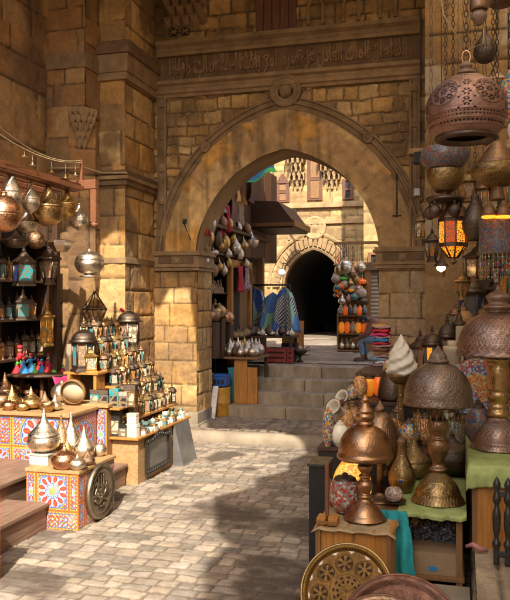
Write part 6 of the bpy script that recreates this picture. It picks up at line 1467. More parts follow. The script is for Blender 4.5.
for i, (m_, l_) in enumerate(zip(tcs, tl)):
    h = .034 + .010 * (i % 3); g = MB(); rr = random.Random(i); w_, d_ = .115 + rr.uniform(-.02, .02), .13; n_ = 9
    for sgn in (0, 1):
        for a in range(n_):
            for b in range(n_):
                x, y = -1 + 2 * a / (n_ - 1), -1 + 2 * b / (n_ - 1); e = max(0, 1 - (abs(x) ** 6 + abs(y) ** 6) * .5) ** .5
                g.v.append((x * w_, y * d_, h / 2 + (sgn - .5) * h * e + .006 * math.sin(x * 4 + i * 2) + .005 * math.sin(y * 5 + i)))
        for a in range(n_ - 1):
            for b in range(n_ - 1): q = sgn * n_ * n_ + a * n_ + b; g.face([q, q + n_, q + n_ + 1, q + 1], sm=True)
    rim_ = [(0, b) for b in range(n_)] + [(a, n_ - 1) for a in range(1, n_)] + [(n_ - 1, b) for b in range(n_ - 2, -1, -1)] + [(a, 0) for a in range(n_ - 2, 0, -1)]
    for k in range(len(rim_)):
        a, b = rim_[k], rim_[(k + 1) % len(rim_)]; g.face([a[0] * n_ + a[1], b[0] * n_ + b[1], n_ * n_ + b[0] * n_ + b[1], n_ * n_ + a[0] * n_ + a[1]], sm=True)
    solo('folded_textile', g, m_, f'{l_} folded textile, {ORD[i]} from the bottom of the pile by the jamb', 'textile', 'folded textiles by the right jamb', loc=(tx_.location.x + .02 + .014 * math.sin(i * 2.3), 10.4, z), rot=(0, 0, .14 * math.sin(i * 1.7))); z += h * .98
# candles, lanterns on the rack
def onrack(u, vb, y):
    p = ony(u, vb, y); return p, dep(p) / F
p, s = onrack(452, 400, 8.5); cd = thing('candle', 'broad round cream candle behind the engraved lamp', 'candle', (p.x, 8.5, 1.282)); hh = ony(452, 346, 8.5).z - 1.282
part('wax', MB().lathe([(0, 0), (.095, 0), (.095, hh - .05), (.099, hh - .045), (.097, hh - .005), (.09, hh), (.07, hh - .01), (0, hh - .015)], 32), 'cream_wax', cd); part('wick', MB().tube([(0, 0, hh - .015), (.003, 0, hh + .02)], .004, 5), 'black', cd)
part('inner_wall', MB().lathe([(.05, hh - .012), (.05, hh + .06), (.045, hh + .06)], 20), 'cream_wax', cd)
p, s = onrack(465, 372, 9.3); c2_ = thing('candle', 'square cream candle block beside the tall dark lantern', 'candle', (p.x, 9.4, 1.502)); hh = ony(465, 326, 9.4).z - 1.502; part('wax', MB().box(-.11, .11, -.11, .11, 0, hh), 'cream_wax', c2_, .012); part('wick', MB().tube([(0, 0, hh), (.003, 0, hh + .03)], .004, 5), 'black', c2_)
RL = 'lanterns on the stepped rack'
def rl(u, vt, vb, y, z, kind, mt, pn, label, wr=1.0, rot=.5):
    p = ony(u, vb, y); zt = ony(u, vt, y).z; put_lantern(kind, mt, pn, label, (p.x, y, z), zt - z, rot, RL, wr * (vb - vt) * dep(p) / F / (zt - z))
rl(471, 266, 328, 10.5, 1.982, 'hexagonal', 'dark_metal', ('blue_pane', 'grey_pane'), 'tallest dark lantern with blue and grey glass at the back of the rack', .82)
rl(420, 330, 368, 9.5, 1.502, 'square', 'dark_metal', ('grey_pane', 'grey_pane'), 'dark square lantern at the left end of the rack, by the white swirl', .9)
rl(432, 325, 368, 9.35, 1.502, 'eight-sided', 'dark_metal', ('amber_lit', 'teal_pane'), 'lantern lit amber and teal in the middle of the rack', .8)
rl(447, 314, 352, 9.7, 1.502, 'hexagonal', 'dark_metal', ('grey_pane', 'rose_pane'), 'dark lantern with pinkish glass behind the round candle', .95)
rl(459, 303, 336, 9.8, 1.502, 'slim', 'dark_metal', ('green_pane', 'teal_pane'), 'slim dark green-glass lantern left of the tallest lantern', 1.0)
rl(465, 353, 405, 8.6, 1.282, 'square', 'dark_metal', ('grey_pane', 'script_inlay'), 'black lacework lantern right of the round candle', .62)
for i, (u, c_) in enumerate(((472, 'first'), (484, 'second'), (497, 'third'))):
    rl(u, 345, 398, 8.9, 1.282, 'slim', 'dark_metal', ('green_pane', 'teal_pane'), f'dark green-glass lantern in the row under the copper shade, {c_} from the round candle', .75)
def plate(u, v, y, wpx, m3, label, tilt=72, yaw=.2):
    p = ony(u, v, y); r = wpx * dep(p) / F / 2; t = thing('mosaic_plate', label, 'plate', (p.x, y, p.z - r), (R(tilt), 0, yaw))
    for i, (a, b, m_) in enumerate(((1.0, .74, m3[0]), (.74, .5, m3[1]), (.5, 0, m3[2]))):
        part(['rim', 'ring', 'centre'][i], MB().lathe([(r * a, .02 * a), (r * b, .02 * b * b)], 36, o=(0, r, 0), cap=False).lathe([(r * a, .02 * a - .012), (r * b, .02 * b * b - .012)][::-1], 36, o=(0, r, 0), cap=False), m_, t)
    part('stand', MB().tube([(0, r * .9, -.02), (0, .0, -.16 - r * .35)], .01, 5).tube([(-.06, .03, .03), (-.06, -.02, -.01)], .012, 5), 'wood_dark', t); return t
plate(480, 388, 7.35, 62, ('mosaic_red', 'mosaic_blue', 'mosaic_orange'), 'big mosaic plate ringed red, blue and orange behind the brass lamp stem', 70)
plate(463, 398, 7.3, 32, ('mosaic_blue', 'mosaic_multi', 'mosaic_red'), 'small mosaic plate of blue and white beside the big ringed plate', 70)
bowl_lamp(478, 438, OZ + .01, 46, 26, 'dark silver globe lamp set with coloured stones on the green cloth', 'mosaic_dark' if 'mosaic_dark' in MATS else mosaic('mosaic_dark', [(.10, .08, .07), (.16, .12, .10), (.3, .05, .04), (.2, .17, .14), (.12, .10, .09), (.04, .08, .25)], 56, rough=.25), 'dark_metal', y=6.6)
bowl_lamp(508, 372, OZ + .01, 80, 24, 'mosaic bottle of red and blue stones cut by the right edge', 'mosaic_multi', y=6.9, kind=1)
# more brass behind the green table
put_pot('onion', 'old_brass', 'engraved brass pot behind the gourd bottle on the green table', tuple(onz(414, 478, TZ2 + .01)), .42, .95, 1, 'brass on the green table')
put_pot('squat', 'dark_metal', 'squat dark pot right of the engraved lamp stem on the green table', tuple(onz(452, 474, TZ2 + .01)), .40, .85, 2, 'brass on the green table')
put_pot('spire', 'old_brass', 'slender brass pot at the far left of the green table', tuple(onz(396, 470, TZ2 + .01)), .50, .8, 3, 'brass on the green table')
# small brass elephant-like rider statuette: curled horn figure
p = onz(393, 470, TZ2 + .01); stt = thing('brass_statuette', 'curling brass statuette on a round foot behind the gourd bottle', 'statuette', (p.x - .03, p.y - .2, TZ2 + .01))
part('foot', MB().lathe(smooth([(.06, 0), (.06, .015), (.025, .04), (.02, .06)]), 18), 'old_brass', stt); part('figure', MB().tube([(0, 0, .05), (.03, 0, .12), (.05, .0, .2), (.03, 0, .28), (-.02, 0, .33), (-.05, 0, .30), (-.04, 0, .25), (-.06, 0, .19), (-.05, 0, .13)], [.025, .04, .05, .045, .04, .036, .03, .024, .014], 12), 'old_brass', stt)
# things under and before the green table
cbx = thing('cardboard_box', 'brown cardboard box with a blue mark on the shelf under the green table', 'box', (-.20, 5.72, .331)); part('body', MB().box(-.17, .17, .0, .3, 0, .16), 'card', cbx, .004); part('flap', MB().box(-.168, .168, .002, .15, .161, .168), 'card', cbx); part('printed_mark', MB().box(-.03, .03, -.003, .001, .03, .065), 'sky_cloth', cbx)
mosaic('mosaic_night', [(.03, .04, .06), (.35, .34, .32), (.02, .02, .03), (.12, .14, .18)], 60)
for i, x in enumerate((-.28, -.12)):
    solo('mosaic_bowl', MB().lathe(smooth([(0, 0), (.06, 0), (.12, .08), (.13, .2), (.09, .28), (0, .3)]), 24), 'mosaic_night', ['black and white mosaic ball at the left under the green table', 'black and white mosaic ball at the right under the green table'][i], 'ornament', loc=(x, 6.25, .331))
# black turned chair back at the right edge
cb = thing('chair_back', 'black turned-wood chair back leaning at the right edge before the orange cabinet', 'chair', (.26, 5.38, .57), (R(-6), 0, -.1))
for k in range(3): part('spindle', MB().lathe(smooth([(.02, 0), (.02, .1), (.03, .14), (.015, .18), (.025, .24), (.028, .34), (.015, .4), (.03, .44), (.02, .5), (.026, .55), (0, .6)]), 12, o=(.075 * k - .02, 0, 0)), 'black_lacquer', cb)
part('rail', MB().box(-.04, .2, -.012, .012, .05, .09), 'black_lacquer', cb, .004); part('rail', MB().box(-.04, .2, -.012, .012, .46, .5), 'black_lacquer', cb, .004)
# trays in the near corner
lt = thing('low_stand', 'dark stand under the pierced and copper trays in the near corner', 'stand'); part('top', MB().box(-1.0, -.1, 3.5, 4.55, .50, .54), 'wood_dark', lt)
for x in (-.98, -.17):
    for y in (3.52, 4.47): part('leg', MB().box(x, x + .05, y, y + .05, 0, .499), 'wood_dark', lt)
def tray(u, v, y, wpx, label, mt, rimm, tilt, yaw, prf=None, rings=None):
    p = ony(u, v, y); r = wpx * dep(p) / F / 2; t = thing('round_tray', label, 'tray', tuple(p), (R(tilt), 0, yaw), None)
    pr = [(0, 0), (r * .8, .004), (r * .86, .01), (r * .9, .03), (r * .98, .036), (r, .03)]
    part('dish', MB().lathe(pr, 64, cap=False).lathe([(a, b - .006) for a, b in pr][::-1], 64, cap=False), mt, t)
    part('rim', MB().tube([(r * math.cos(2 * PI * i / 64), r * math.sin(2 * PI * i / 64), .03) for i in range(64)], .009, 8, closed=True), rimm, t)
    return t, r
metal('tray_gold', (.24, .13, .035), .4, .6, (26, 6), .7, (.06, .03, .01)); attr_mat('tray_metal', .34, .85, .35, .3, 90, 14)
t_, r = tray(347, 592, 4.55, 92, 'pierced dark gold tray with a scalloped border leaning on the crate', 'tray_gold', 'old_brass', 58, -.1)
na, nr = 300, 70                                     # chased tray face, piercings painted near-black for the shade behind them
aa, qq = np.meshgrid(np.linspace(0, 2 * PI, na), np.linspace(.02, .86, nr)); tone = np.empty(aa.shape + (3,)); tone[:] = (.19, .10, .028); lift = np.zeros(aa.shape)
tx2, ty2 = qq * np.cos(aa), qq * np.sin(aa); dark = np.zeros(aa.shape, bool)
for k in range(8):
    a = 2 * PI * k / 8 + .2; d = np.hypot(tx2 - .6 * math.cos(a), ty2 - .6 * math.sin(a)); m = np.abs((np.arctan2(ty2 - .6 * math.sin(a), tx2 - .6 * math.cos(a)) * 6 / (2 * PI)) % 1 - .5) * 2
    lift += .012 * np.exp(-((d - .19) / .015) ** 2); dark |= (d < .16) & (d > .05) & (m > .45); dark |= (d < .185) & (d > .172)
d = np.hypot(tx2, ty2); m = np.abs((aa * 12 / (2 * PI)) % 1 - .5) * 2; dark |= (d < .33) & (d > .12) & (m > .5) & (np.sin(d * 70) > -.2); lift += .012 * np.exp(-((d - .37) / .015) ** 2)
tone *= (.6 + .8 * fbm(tx2 * 6, ty2 * 6, 88, 5))[..., None]; tone[dark] = (.03, .018, .008); pale = (d > .80) & (np.abs((aa * 14 / (2 * PI)) % 1 - .5) * 2 < (d - .80) / .06 * .4); tone[pale] = (.55, .48, .36)
part('pierced_face', grid_mesh('pierced_face', np.stack([tx2 * r, ty2 * r, .012 + lift * r], -1), tone, 'tray_metal'), 'tray_metal', t_)
metal('copper_dull', (.25, .13, .09), .5, .4, (14, 4), .6)
tray(402, 634, 4.1, 120, 'broad dull copper tray lying tilted in the near corner', 'copper_dull', 'copper_dull', 42, .15)
tray(380, 642, 3.98, 100, 'dark worn tray in front of the dull copper one', 'bronze', 'copper_dull', 34, -.1)
wp = ony(432, 571, 5.0); solo('white_plate', MB().lathe(smooth([(0, 0), (.07, .0), (.1, .02), (.105, .028), (.07, .01), (0, .006)]), 28), 'ivory', 'small cream plate with a brown ring behind the copper trays', 'plate', loc=(-.30, 5.3, .31))
stp = thing('plate_stand', 'low stone block under the small cream plate', 'block', (-.28, 5.35, 0)); part('block', MB().box(-.2, .36, -.22, .28, 0, .308, taper=.96), 'kerb_stone', stp, .015)
rag = MB(); rr = random.Random(12)
for i in range(18):
    for j in range(12): rag.v.append((-.12 + .42 * i / 17, 4.9 + .34 * j / 11, .015 + .06 * max(0, math.sin(i * .9 + j * .5)) * math.sin(PI * j / 11) + .03 * rr.random()))
for i in range(17):
    for j in range(11): a = i * 12 + j; rag.face([a, a + 12, a + 13, a + 1], sm=True)
o = solo('rag_heap', rag, 'brown_paper', 'crumpled brown sacking on the ground beside the stone bench', 'sacking'); o.modifiers.new('thickness', 'SOLIDIFY').thickness = .01
plain('pink_plastic', (.5, .2, .2), .5); solo('cloth_scrap', MB().tube([(.04, 5.62, .60), (.09, 5.60, .625), (.14, 5.58, .60), (.19, 5.6, .59)], [.012, .02, .018, .01], 6), 'pink_plastic', 'scrap of pink cloth lying on the corner of the stone bench', 'scrap')

# ================================================================ hanging lamps on the right
HB = thing('overhead_beams', 'dark timber beams overhead from which the right-hand lamps hang', 'beam')
BZ = 6.25
for y in (5.6, 6.6, 7.5, 8.6): part('beam', MB().box(-1.2, 1.94, y - .05, y + .05, BZ, BZ + .1), 'wood_dark', HB, .006)
part('beam', MB().box(1.2, 1.3, 5.4, 11.6, BZ + .1, BZ + .2), 'wood_dark', HB)
def hchain(t, z0, ztop, r=.007, mat='iron'):
    c = MB(); n = max(3, int((ztop - z0) / .045))
    for i in range(n):
        zc_ = z0 + (ztop - z0) * (i + .5) / n; L = (ztop - z0) / n * .62; a = PI / 2 * (i % 2)
        c.tube([(.014 * math.cos(q) * math.cos(a), .014 * math.cos(q) * math.sin(a), zc_ + L * math.sin(q)) for q in [2 * PI * k / 8 for k in range(8)]], .0035, 4, closed=True)
    return part('chain', c, mat, t)
# the great pierced ball
BY = 5.6
p = ony(466, 112, BY); rb_ = 39.5 * dep(p) / F
bl_ = thing('ball_lamp', 'huge pierced copper-brown ball lamp with flower medallions hanging from a chain', 'lamp', tuple(p))
nu, nv = 260, 150
th = np.linspace(0, 2 * PI, nu)[None, :] + 0 * np.linspace(0, 1, nv)[:, None]; ph = np.linspace(-.74, 1.44, nv)[:, None] + 0 * th
sx = th * np.cos(ph * .6); base_c = np.array((.36, .205, .15)); tone = np.empty(th.shape + (3,)); tone[:] = base_c
painted_hole = np.zeros(th.shape, bool); raise_ = np.zeros(th.shape)
def flower(t0, p0, rad, petals=6):
    d = np.hypot(((th - t0 + PI) % (2 * PI) - PI) * np.cos(p0), ph - p0) / rad; a = np.arctan2(ph - p0, ((th - t0 + PI) % (2 * PI) - PI) * np.cos(p0))
    m = np.abs(((a * petals / (2 * PI)) % 1) - .5) * 2
    return d, m
for k in range(5):                                   # big medallions of small flowers
    t0 = -PI / 2 - .62 + k * 2 * PI / 5; d, m = flower(t0, .38, .40)
    raise_[d < 1.0] += .3; raise_[(d < 1.0) & (d > .88)] += .8; tone[(d < .97) & (d > .9)] *= .5
    for j in range(9):
        a = j * 2 * PI / 8; rr_ = .62 if j < 8 else 0
        dd, mm = flower(t0 + .40 * rr_ * math.cos(a) / math.cos(.38), .38 + .40 * rr_ * math.sin(a), .085)
        painted_hole |= (dd < 1) & (dd > .35) & (mm > .35)
    t1 = t0 + PI / 5
    for q in (.62, .30, .02):
        dd, mm = flower(t1, q, .11); painted_hole |= (dd < 1) & (dd > .38) & (mm > .4); raise_[(dd < 1.4) & (dd > 1.2)] += .6
        for sgn in (-1, 1): d3, m3 = flower(t1 + sgn * .2, q - .15, .05); painted_hole |= d3 < .6
for p0, n_, rad in ((-.20, 64, .022), (-.28, 64, .022), (-.44, 56, .03), (.98, 40, .022), (1.05, 36, .022)):
    a = (th / (2 * PI) * n_) % 1 - .5; painted_hole |= np.hypot(a * 2 * PI / n_ * np.cos(p0), ph - p0) < rad
for p0 in (-.13, -.36, -.52, .90, 1.12): raise_ += .9 * np.exp(-((ph - p0) / .018) ** 2)
tone *= (.72 + .5 * fbm(th * 4, ph * 6, 90, 5))[..., None]; tone[painted_hole] = (.012, .010, .009)  # openings coloured near-black in place of the unlit inside of the ball
rr_ = rb_ * (1 + .012 * raise_ - .012 * painted_hole); flat = np.where(ph < -.35, 1 - .0 * ph, 1)
P = np.stack([rr_ * np.cos(ph) * np.cos(th), rr_ * np.cos(ph) * np.sin(th), rr_ * .94 * np.sin(ph)], -1)
attr_mat('ball_metal', .38, .75, .25, .25, 90, 12)
part('body', grid_mesh('body', P, tone, 'ball_metal'), 'ball_metal', bl_)
zb_ = rb_ * .94 * math.sin(-.74); rbm = rb_ * math.cos(-.74)
part('lower_rim', MB().lathe(smooth([(rbm, zb_ + .005), (rbm + .012, zb_), (rbm + .01, zb_ - .02), (rbm - .03, zb_ - .03), (rbm - .06, zb_ + .0)]), 48, cap=False), 'dark_metal', bl_)
ck = MB().lathe(smooth([(rb_ * .15, rb_ * .93), (rb_ * .22, rb_ * .97), (rb_ * .2, rb_ * 1.03), (rb_ * .12, rb_ * 1.08), (rb_ * .16, rb_ * 1.16), (rb_ * .1, rb_ * 1.25), (.0, rb_ * 1.3)]), 28); part('crown', ck, 'shade_copper', bl_)
part('hook', MB().tube([(.03 * math.cos(q), 0, rb_ * 1.38 + .05 * math.sin(q)) for q in [2 * PI * k / 12 for k in range(12)]], .007, 6, closed=True), 'copper', bl_)
hchain(bl_, rb_ * 1.45, BZ - p.z); part('stay_wire', MB().tube([(0, 0, rb_ * 1.55), (-.16, 0, rb_ * 1.55 + .28), (-.42, 0, BZ - p.z)], .006, 5).tube([(0, 0, rb_ * 1.55), (.12, 0, rb_ * 1.7), (.2, 0, BZ - p.z)], .006, 5), 'rope_fibre', bl_)
# stacked bowl lamp behind the ball
def bowls(u, y, items, label, top=BZ, name='hanging_lamp', extra=None):
    p = ony(u, 300, y); t = thing(name, label, 'lamp', (p.x, y, ony(u, items[-1][2], y).z)); k = dep(p) / F; z0 = t.location.z
    for nm, vt, vb, wt, wm, wb, m_ in items:
        a, b = ony(u, vt, y).z - z0, ony(u, vb, y).z - z0
        part(nm, MB().lathe(smooth([(wb / 2 * k * .6, b), (wb / 2 * k, b + .004), (wm / 2 * k, (a + b) / 2), (wt / 2 * k, a - .004), (wt / 2 * k * .8, a)]), 40), m_, t)
    zt = ony(u, items[0][1], y).z - z0; hchain(t, zt, top - z0); return t, k, z0
t, k, z0 = bowls(445, 7.6, [('mosaic_bowl', 148, 170, 44, 47, 30, 'mosaic_dark'), ('brass_bowl', 170, 192, 36, 34, 20, 'old_brass'), ('stem', 190, 199, 8, 8, 10, 'bronze'), ('plate', 197, 203, 36, 38, 30, 'dark_metal'), ('pendant_rod', 203, 216, 5, 5, 5, 'bronze')], 'tiered hanging lamp of mosaic bowl, brass bowl and plate below the great ball')
for j in range(5):
    a = 2 * PI * j / 5 + .3; r_ = 16 * k; zz = ony(445, 206, 7.6).z - z0
    part('pendant_ball', MB().lathe(smooth([(0, -.07), (.035, -.06), (.06, .0), (.04, .05), (.012, .07), (.012, .1)]), 16, o=(r_ * math.cos(a), r_ * math.sin(a), zz - .06)), 'dark_metal', t)
# lit octagonal lantern
def lit_lantern(u, v0, v1, v2, wpx, y, label, top=BZ):
    p = ony(u, v2, y); k = dep(p) / F; t = thing('lit_lantern', label, 'lantern', (p.x, y, p.z), .2); r = wpx * k / 2; z1, z2 = ony(u, v1, y).z - p.z, ony(u, v0, y).z - p.z
    n = 8; pn = MB(); f = MB()
    for i in range(n):
        a, b = 2 * PI * i / n, 2 * PI * (i + 1) / n; c0, c1 = (math.cos(a), math.sin(a)), (math.cos(b), math.sin(b))
        bq = len(pn.v); pn.v += [(c0[0] * r, c0[1] * r, z1), (c1[0] * r, c1[1] * r, z1), (c1[0] * r, c1[1] * r, z2 * .97), (c0[0] * r, c0[1] * r, z2 * .97), (c0[0] * r * .3, c0[1] * r * .3, .08), (c1[0] * r * .3, c1[1] * r * .3, .08)]
        pn.face([bq, bq + 1, bq + 2, bq + 3], mi=i % 2); pn.face([bq + 4, bq + 5, bq + 1, bq], mi=0)
        f.tube([(c0[0] * r * 1.01, c0[1] * r * 1.01, z2), (c0[0] * r * 1.01, c0[1] * r * 1.01, z1), (c0[0] * r * .31, c0[1] * r * .31, .07)], .009, 5)
    f.lathe([(r * .97, z1 - .02), (r * 1.04, z1 - .02), (r * 1.04, z1 + .02), (r * .97, z1 + .02)], 8, sm=False); f.lathe([(r * .97, z2 - .02), (r * 1.03, z2 - .02), (r * 1.03, z2 + .015), (r * .97, z2 + .015)], 8, sm=False)
    part('panes', pn, ['amber_lit', 'red_lit'], t); part('frame', f, 'dark_metal', t)
    part('dome', MB().lathe(smooth([(r * 1.05, z2 + .015), (r * .7, z2 + .09), (r * .35, z2 + .16), (r * .2, z2 + .24), (r * .25, z2 + .28), (r * .1, z2 + .32)]), 16), 'bronze', t); part('drop', MB().lathe(smooth([(0, -.0), (.035, .03), (.02, .07), (.04, .09)]), 14), 'bronze', t)
    part('bulb', MB().lathe(smooth([(0, -.03), (.026, 0), (0, .04)]), 12, o=(0, -r * .0, z1 + .06)), 'bulb_glow', t); hchain(t, z2 + .3, top - p.z); return t
lit_lantern(453, 220, 245, 265, 28, 7.6, 'glowing amber and red octagonal lantern with a pointed base')
p = ony(441, 272, 8.6); tl_ = thing('pendant_light', 'tiny pendant with a dark cap and glowing amber bulb below the octagonal lantern', 'lamp', tuple(p)); part('cap', MB().lathe(smooth([(.09, .06), (.06, .1), (.02, .14), (.015, .2)]), 16), 'dark_metal', tl_); part('bulb', MB().lathe(smooth([(0, 0), (.045, .03), (.04, .07), (0, .1)]), 14), 'bulb_glow', tl_); part('cord', MB().tube([(0, 0, .18), (0.01, 0, .8), (0, 0, BZ - p.z)], .006, 5), 'black', tl_)
# tiered lamp at the right edge with two lit cups and a beaded drum
t, k, z0 = bowls(497, 6.6, [('upper_dome', 142, 165, 10, 26, 40, 'bronze'), ('dish', 165, 186, 48, 50, 24, 'old_brass'), ('stem', 184, 200, 11, 13, 16, 'bronze'), ('drum', 216, 254, 34, 34, 34, 'mosaic_dark')], 'tiered brass lamp with a beaded drum and two lit cups near the right edge')
for j, (u, nm) in enumerate(((489, 'cup'), (503, 'cup'))):
    q = ony(u, 216, 6.45); part(nm, MB().lathe(smooth([(.055, 0), (.06, .02), (.05, .06), (.02, .1), (.01, .13)]), 18, o=(q.x - t.location.x, 6.45 - 6.6, q.z - z0)), 'bronze', t); part('lit_band', MB().lathe(smooth([(.05, -.02), (.063, -.01), (.055, .002)]), 18, o=(q.x - t.location.x, 6.45 - 6.6, q.z - z0)), 'cup_glow', t)
fr2 = MB()
for j in range(24):
    a = 2 * PI * j / 24; x, y = 16.5 * k * math.cos(a), 16.5 * k * math.sin(a); fr2.tube([(x, y, 0), (x, y, -.22)], .003, 4)
    for q in range(4): fr2.lathe([(0, -.012), (.01, 0), (0, .012)], 6, o=(x, y, -.03 - .055 * q))
part('bead_fringe', fr2, 'mosaic_multi', t)
# dark drop jug, upper cup lamp, side ball
t, k, z0 = bowls(475, 7.4, [('neck', 195, 208, 8, 8, 14, 'dark_metal'), ('body', 206, 240, 14, 26, 16, 'dark_metal')], 'dark drop-shaped jug lamp hanging beside the lit lantern')
t, k, z0 = bowls(479, 5.6, [('cup', -12, 10, 18, 18, 18, 'bronze'), ('ball', 9, 25, 10, 16, 6, 'shade_copper')], 'dark cup lamp with a ball beneath at the top, above the great ball')
t, k, z0 = bowls(511, 6.2, [('ball', 72, 122, 10, 26, 10, 'mosaic_multi'), ('bead_drop', 121, 140, 5, 7, 3, 'ivory')], 'mosaic ball hung with beads, cut by the right edge')
t, k, z0 = bowls(501, 7.0, [('dish', -10, 6, 30, 40, 20, 'bronze')], 'dark dish lamp at the top right corner')
t, k, z0 = bowls(493, 6.9, [('socket', 96, 104, 4, 4, 4, 'white_paint'), ('bulb', 103, 113, 5, 8, 4, 'white_paint')], 'bare white bulb hanging beside the great ball')
fl = thing('flood_light', 'small black floodlight fixed to the pier beside the great ball', 'lamp', tuple(ony(420, 158, 11.45))); part('head', MB().box(-.09, .13, -.1, .06, -.09, .09), 'black', fl, .01); part('bracket', MB().box(-.02, .02, .06, .16, -.02, .02), 'iron', fl)
jb = solo('junction_box', MB().box(-.05, .05, -.03, .03, -.06, .06), 'white_paint', 'small white junction box on the stone frame right of the arch', 'box', bevel=.008, loc=tuple(ony(417, 192, 12.24)))
wire = MB().tube(catenary(tuple(ony(441, 180, 8)), tuple(ony(476, 215, 7.4)), .25), .006, 5); solo('loose_wire', wire, 'rope_fibre', 'loose pale wire looping between the tiered lamps', 'wire')
# ================================================================ more goods crowding the right-hand stall
r6 = random.Random(33)
def hlan(u, vt, vb, y, kind, mt, pn, label, wr=1.0):
    p = ony(u, vb, y); h = (vb - vt) * dep(p) / F
    o = put_lantern(kind, mt, pn, label, tuple(p), h, r6.random(), 'lanterns hanging over the right stall', wr, 'hanging_lantern'); o.location.y = y; chain_to(o, BZ); return o
hlan(432, 228, 262, 8.6, 'star', 'dark_metal', ('cream_pane', 'amber_pane'), 'dark star lantern hanging against the pier left of the lit one')
hlan(468, 168, 202, 8.6, 'hexagonal', 'old_brass', ('amber_pane', 'rose_pane'), 'brass lantern with amber panes hanging behind the great ball')
hlan(483, 176, 216, 7.5, 'slim', 'bronze', ('rose_pane', 'amber_pane'), 'slim bronze lantern between the jug lamp and tiered lamp')
hlan(508, 168, 208, 7.5, 'eight-sided', 'old_brass', ('amber_pane', 'teal_pane'), 'eight-sided brass lantern at the right edge beside the dish')
hlan(478, 240, 282, 8.6, 'square', 'dark_metal', ('amber_pane', 'cream_pane'), 'dark square lantern low behind the beaded drum')
hlan(508, 258, 300, 7.5, 'hexagonal', 'dark_metal', ('amber_pane', 'green_pane'), 'dark lantern above the copper shade at the right edge')
hlan(463, 270, 300, 8.6, 'star', 'old_brass', ('amber_pane', 'amber_pane'), 'small brass star lantern right of the tiny pendant')
hlan(420, 212, 240, 8.6, 'slim', 'old_brass', ('amber_pane', 'cream_pane'), 'slim brass lantern hanging against the carved stone frame')
def hpot(u, vt, vb, y, k, mt, label, w=1.0):
    p = ony(u, vb, y); h = (vb - vt) * dep(p) / F; o = put_pot(k, mt, label, tuple(p), h, w, r6.random() * 6, 'metal globes hanging over the right stall', 'hanging_lamp', 'lamp'); chain_to(o, BZ)
hpot(430, 146, 168, 8.6, 'ball', 'old_brass', 'brass ball lamp half behind the mosaic bowl'); hpot(486, 120, 146, 7.5, 'bulb', 'bronze', 'bronze bulb lamp right of the great ball'); hpot(509, 136, 160, 7.4, 'ball', 'old_brass', 'brass ball lamp under the beaded mosaic ball')
hpot(458, 196, 218, 8.6, 'onion', 'dark_metal', 'dark onion lamp above the lit octagonal lantern'); hpot(496, 60, 98, 7.5, 'conebowl', 'bronze', 'bronze cone lamp behind the bare bulb', .8); hpot(485, 26, 64, 8.6, 'teardrop', 'dark_metal', 'long dark teardrop lamp behind the chains at top right')
hpot(447, 96, 122, 8.6, 'bulb', 'dark_metal', 'dark bulb lamp peeping out behind the great ball'); hpot(470, 216, 236, 8.6, 'squat', 'old_brass', 'flat brass lamp behind the jug lamp')
wsf = thing('wall_shelf', 'dark wall shelf of lanterns high behind the copper shade', 'shelf'); part('board', MB().box(.15, 1.6, 11.2, 11.58, 2.55, 2.59), 'wood_dark', wsf)
for x in (.3, 1.0): part('bracket', MB().box(x, x + .04, 11.3, 11.58, 2.35, 2.549), 'wood_dark', wsf)
for i in range(5):
    put_lantern(KIN[i], 'dark_metal', [('amber_pane', 'teal_pane'), ('blue_pane', 'cream_pane')][i % 2], f'dark {KIN[i]} lantern, {ORD[i]} from the left on the high wall shelf', (.25 + .27 * i, 11.38, 2.592), .5, .4, 'lanterns on the high wall shelf', .8)
# fill the steps of the rack
FK = [('lantern', 'dark_metal', 'dark'), ('pot', 'old_brass', 'engraved brass'), ('lantern', 'old_brass', 'old brass'), ('glass', 'mosaic_multi', 'many-coloured mosaic'), ('lantern', 'bronze', 'bronze'), ('glass', 'mosaic_green', 'green mosaic'), ('pot', 'bronze', 'bronze'), ('glass', 'mosaic_orange', 'orange mosaic')]
for si, (y, z, us, sn) in enumerate(((8.95, 1.282, (400, 411, 421, 437, 446, 476, 489, 502), 'second'), (9.9, 1.502, (398, 408, 426, 439, 455, 478, 488, 498, 508), 'third'), (10.35, 1.982, (455, 463, 482, 491, 500, 508), 'top'), (7.9, .952, (352, 360, 398, 418, 436, 446, 464), 'first'))):
    for i, u in enumerate(us):
        kd, mt, ml = FK[(i * 3 + si * 2) % 8]; p = ony(u, 300, y); h = r6.uniform(.3, .42)
        nm = f'{ml} {"globe lamp" if kd == "glass" else kd}, {ORD[i]} from the street along the {sn} rack step'
        if kd == 'lantern': put_lantern(r6.choice(KIN), mt, r6.choice(PAN)[0], nm, (p.x, y, z), h, r6.random(), 'goods filling the rack steps', .8)
        elif kd == 'pot': put_pot(r6.choice(['onion', 'spire', 'squat', 'ball']), mt, nm, (p.x, y, z), h * .9, .9, 0, 'goods filling the rack steps')
        else: place(gj, 'mosaic_lamp', nm, 'lamp', (p.x, y, z), 0, (h * .75, h * .75, h), 'goods filling the rack steps', {'globe': mt, 'cap': 'bronze'})
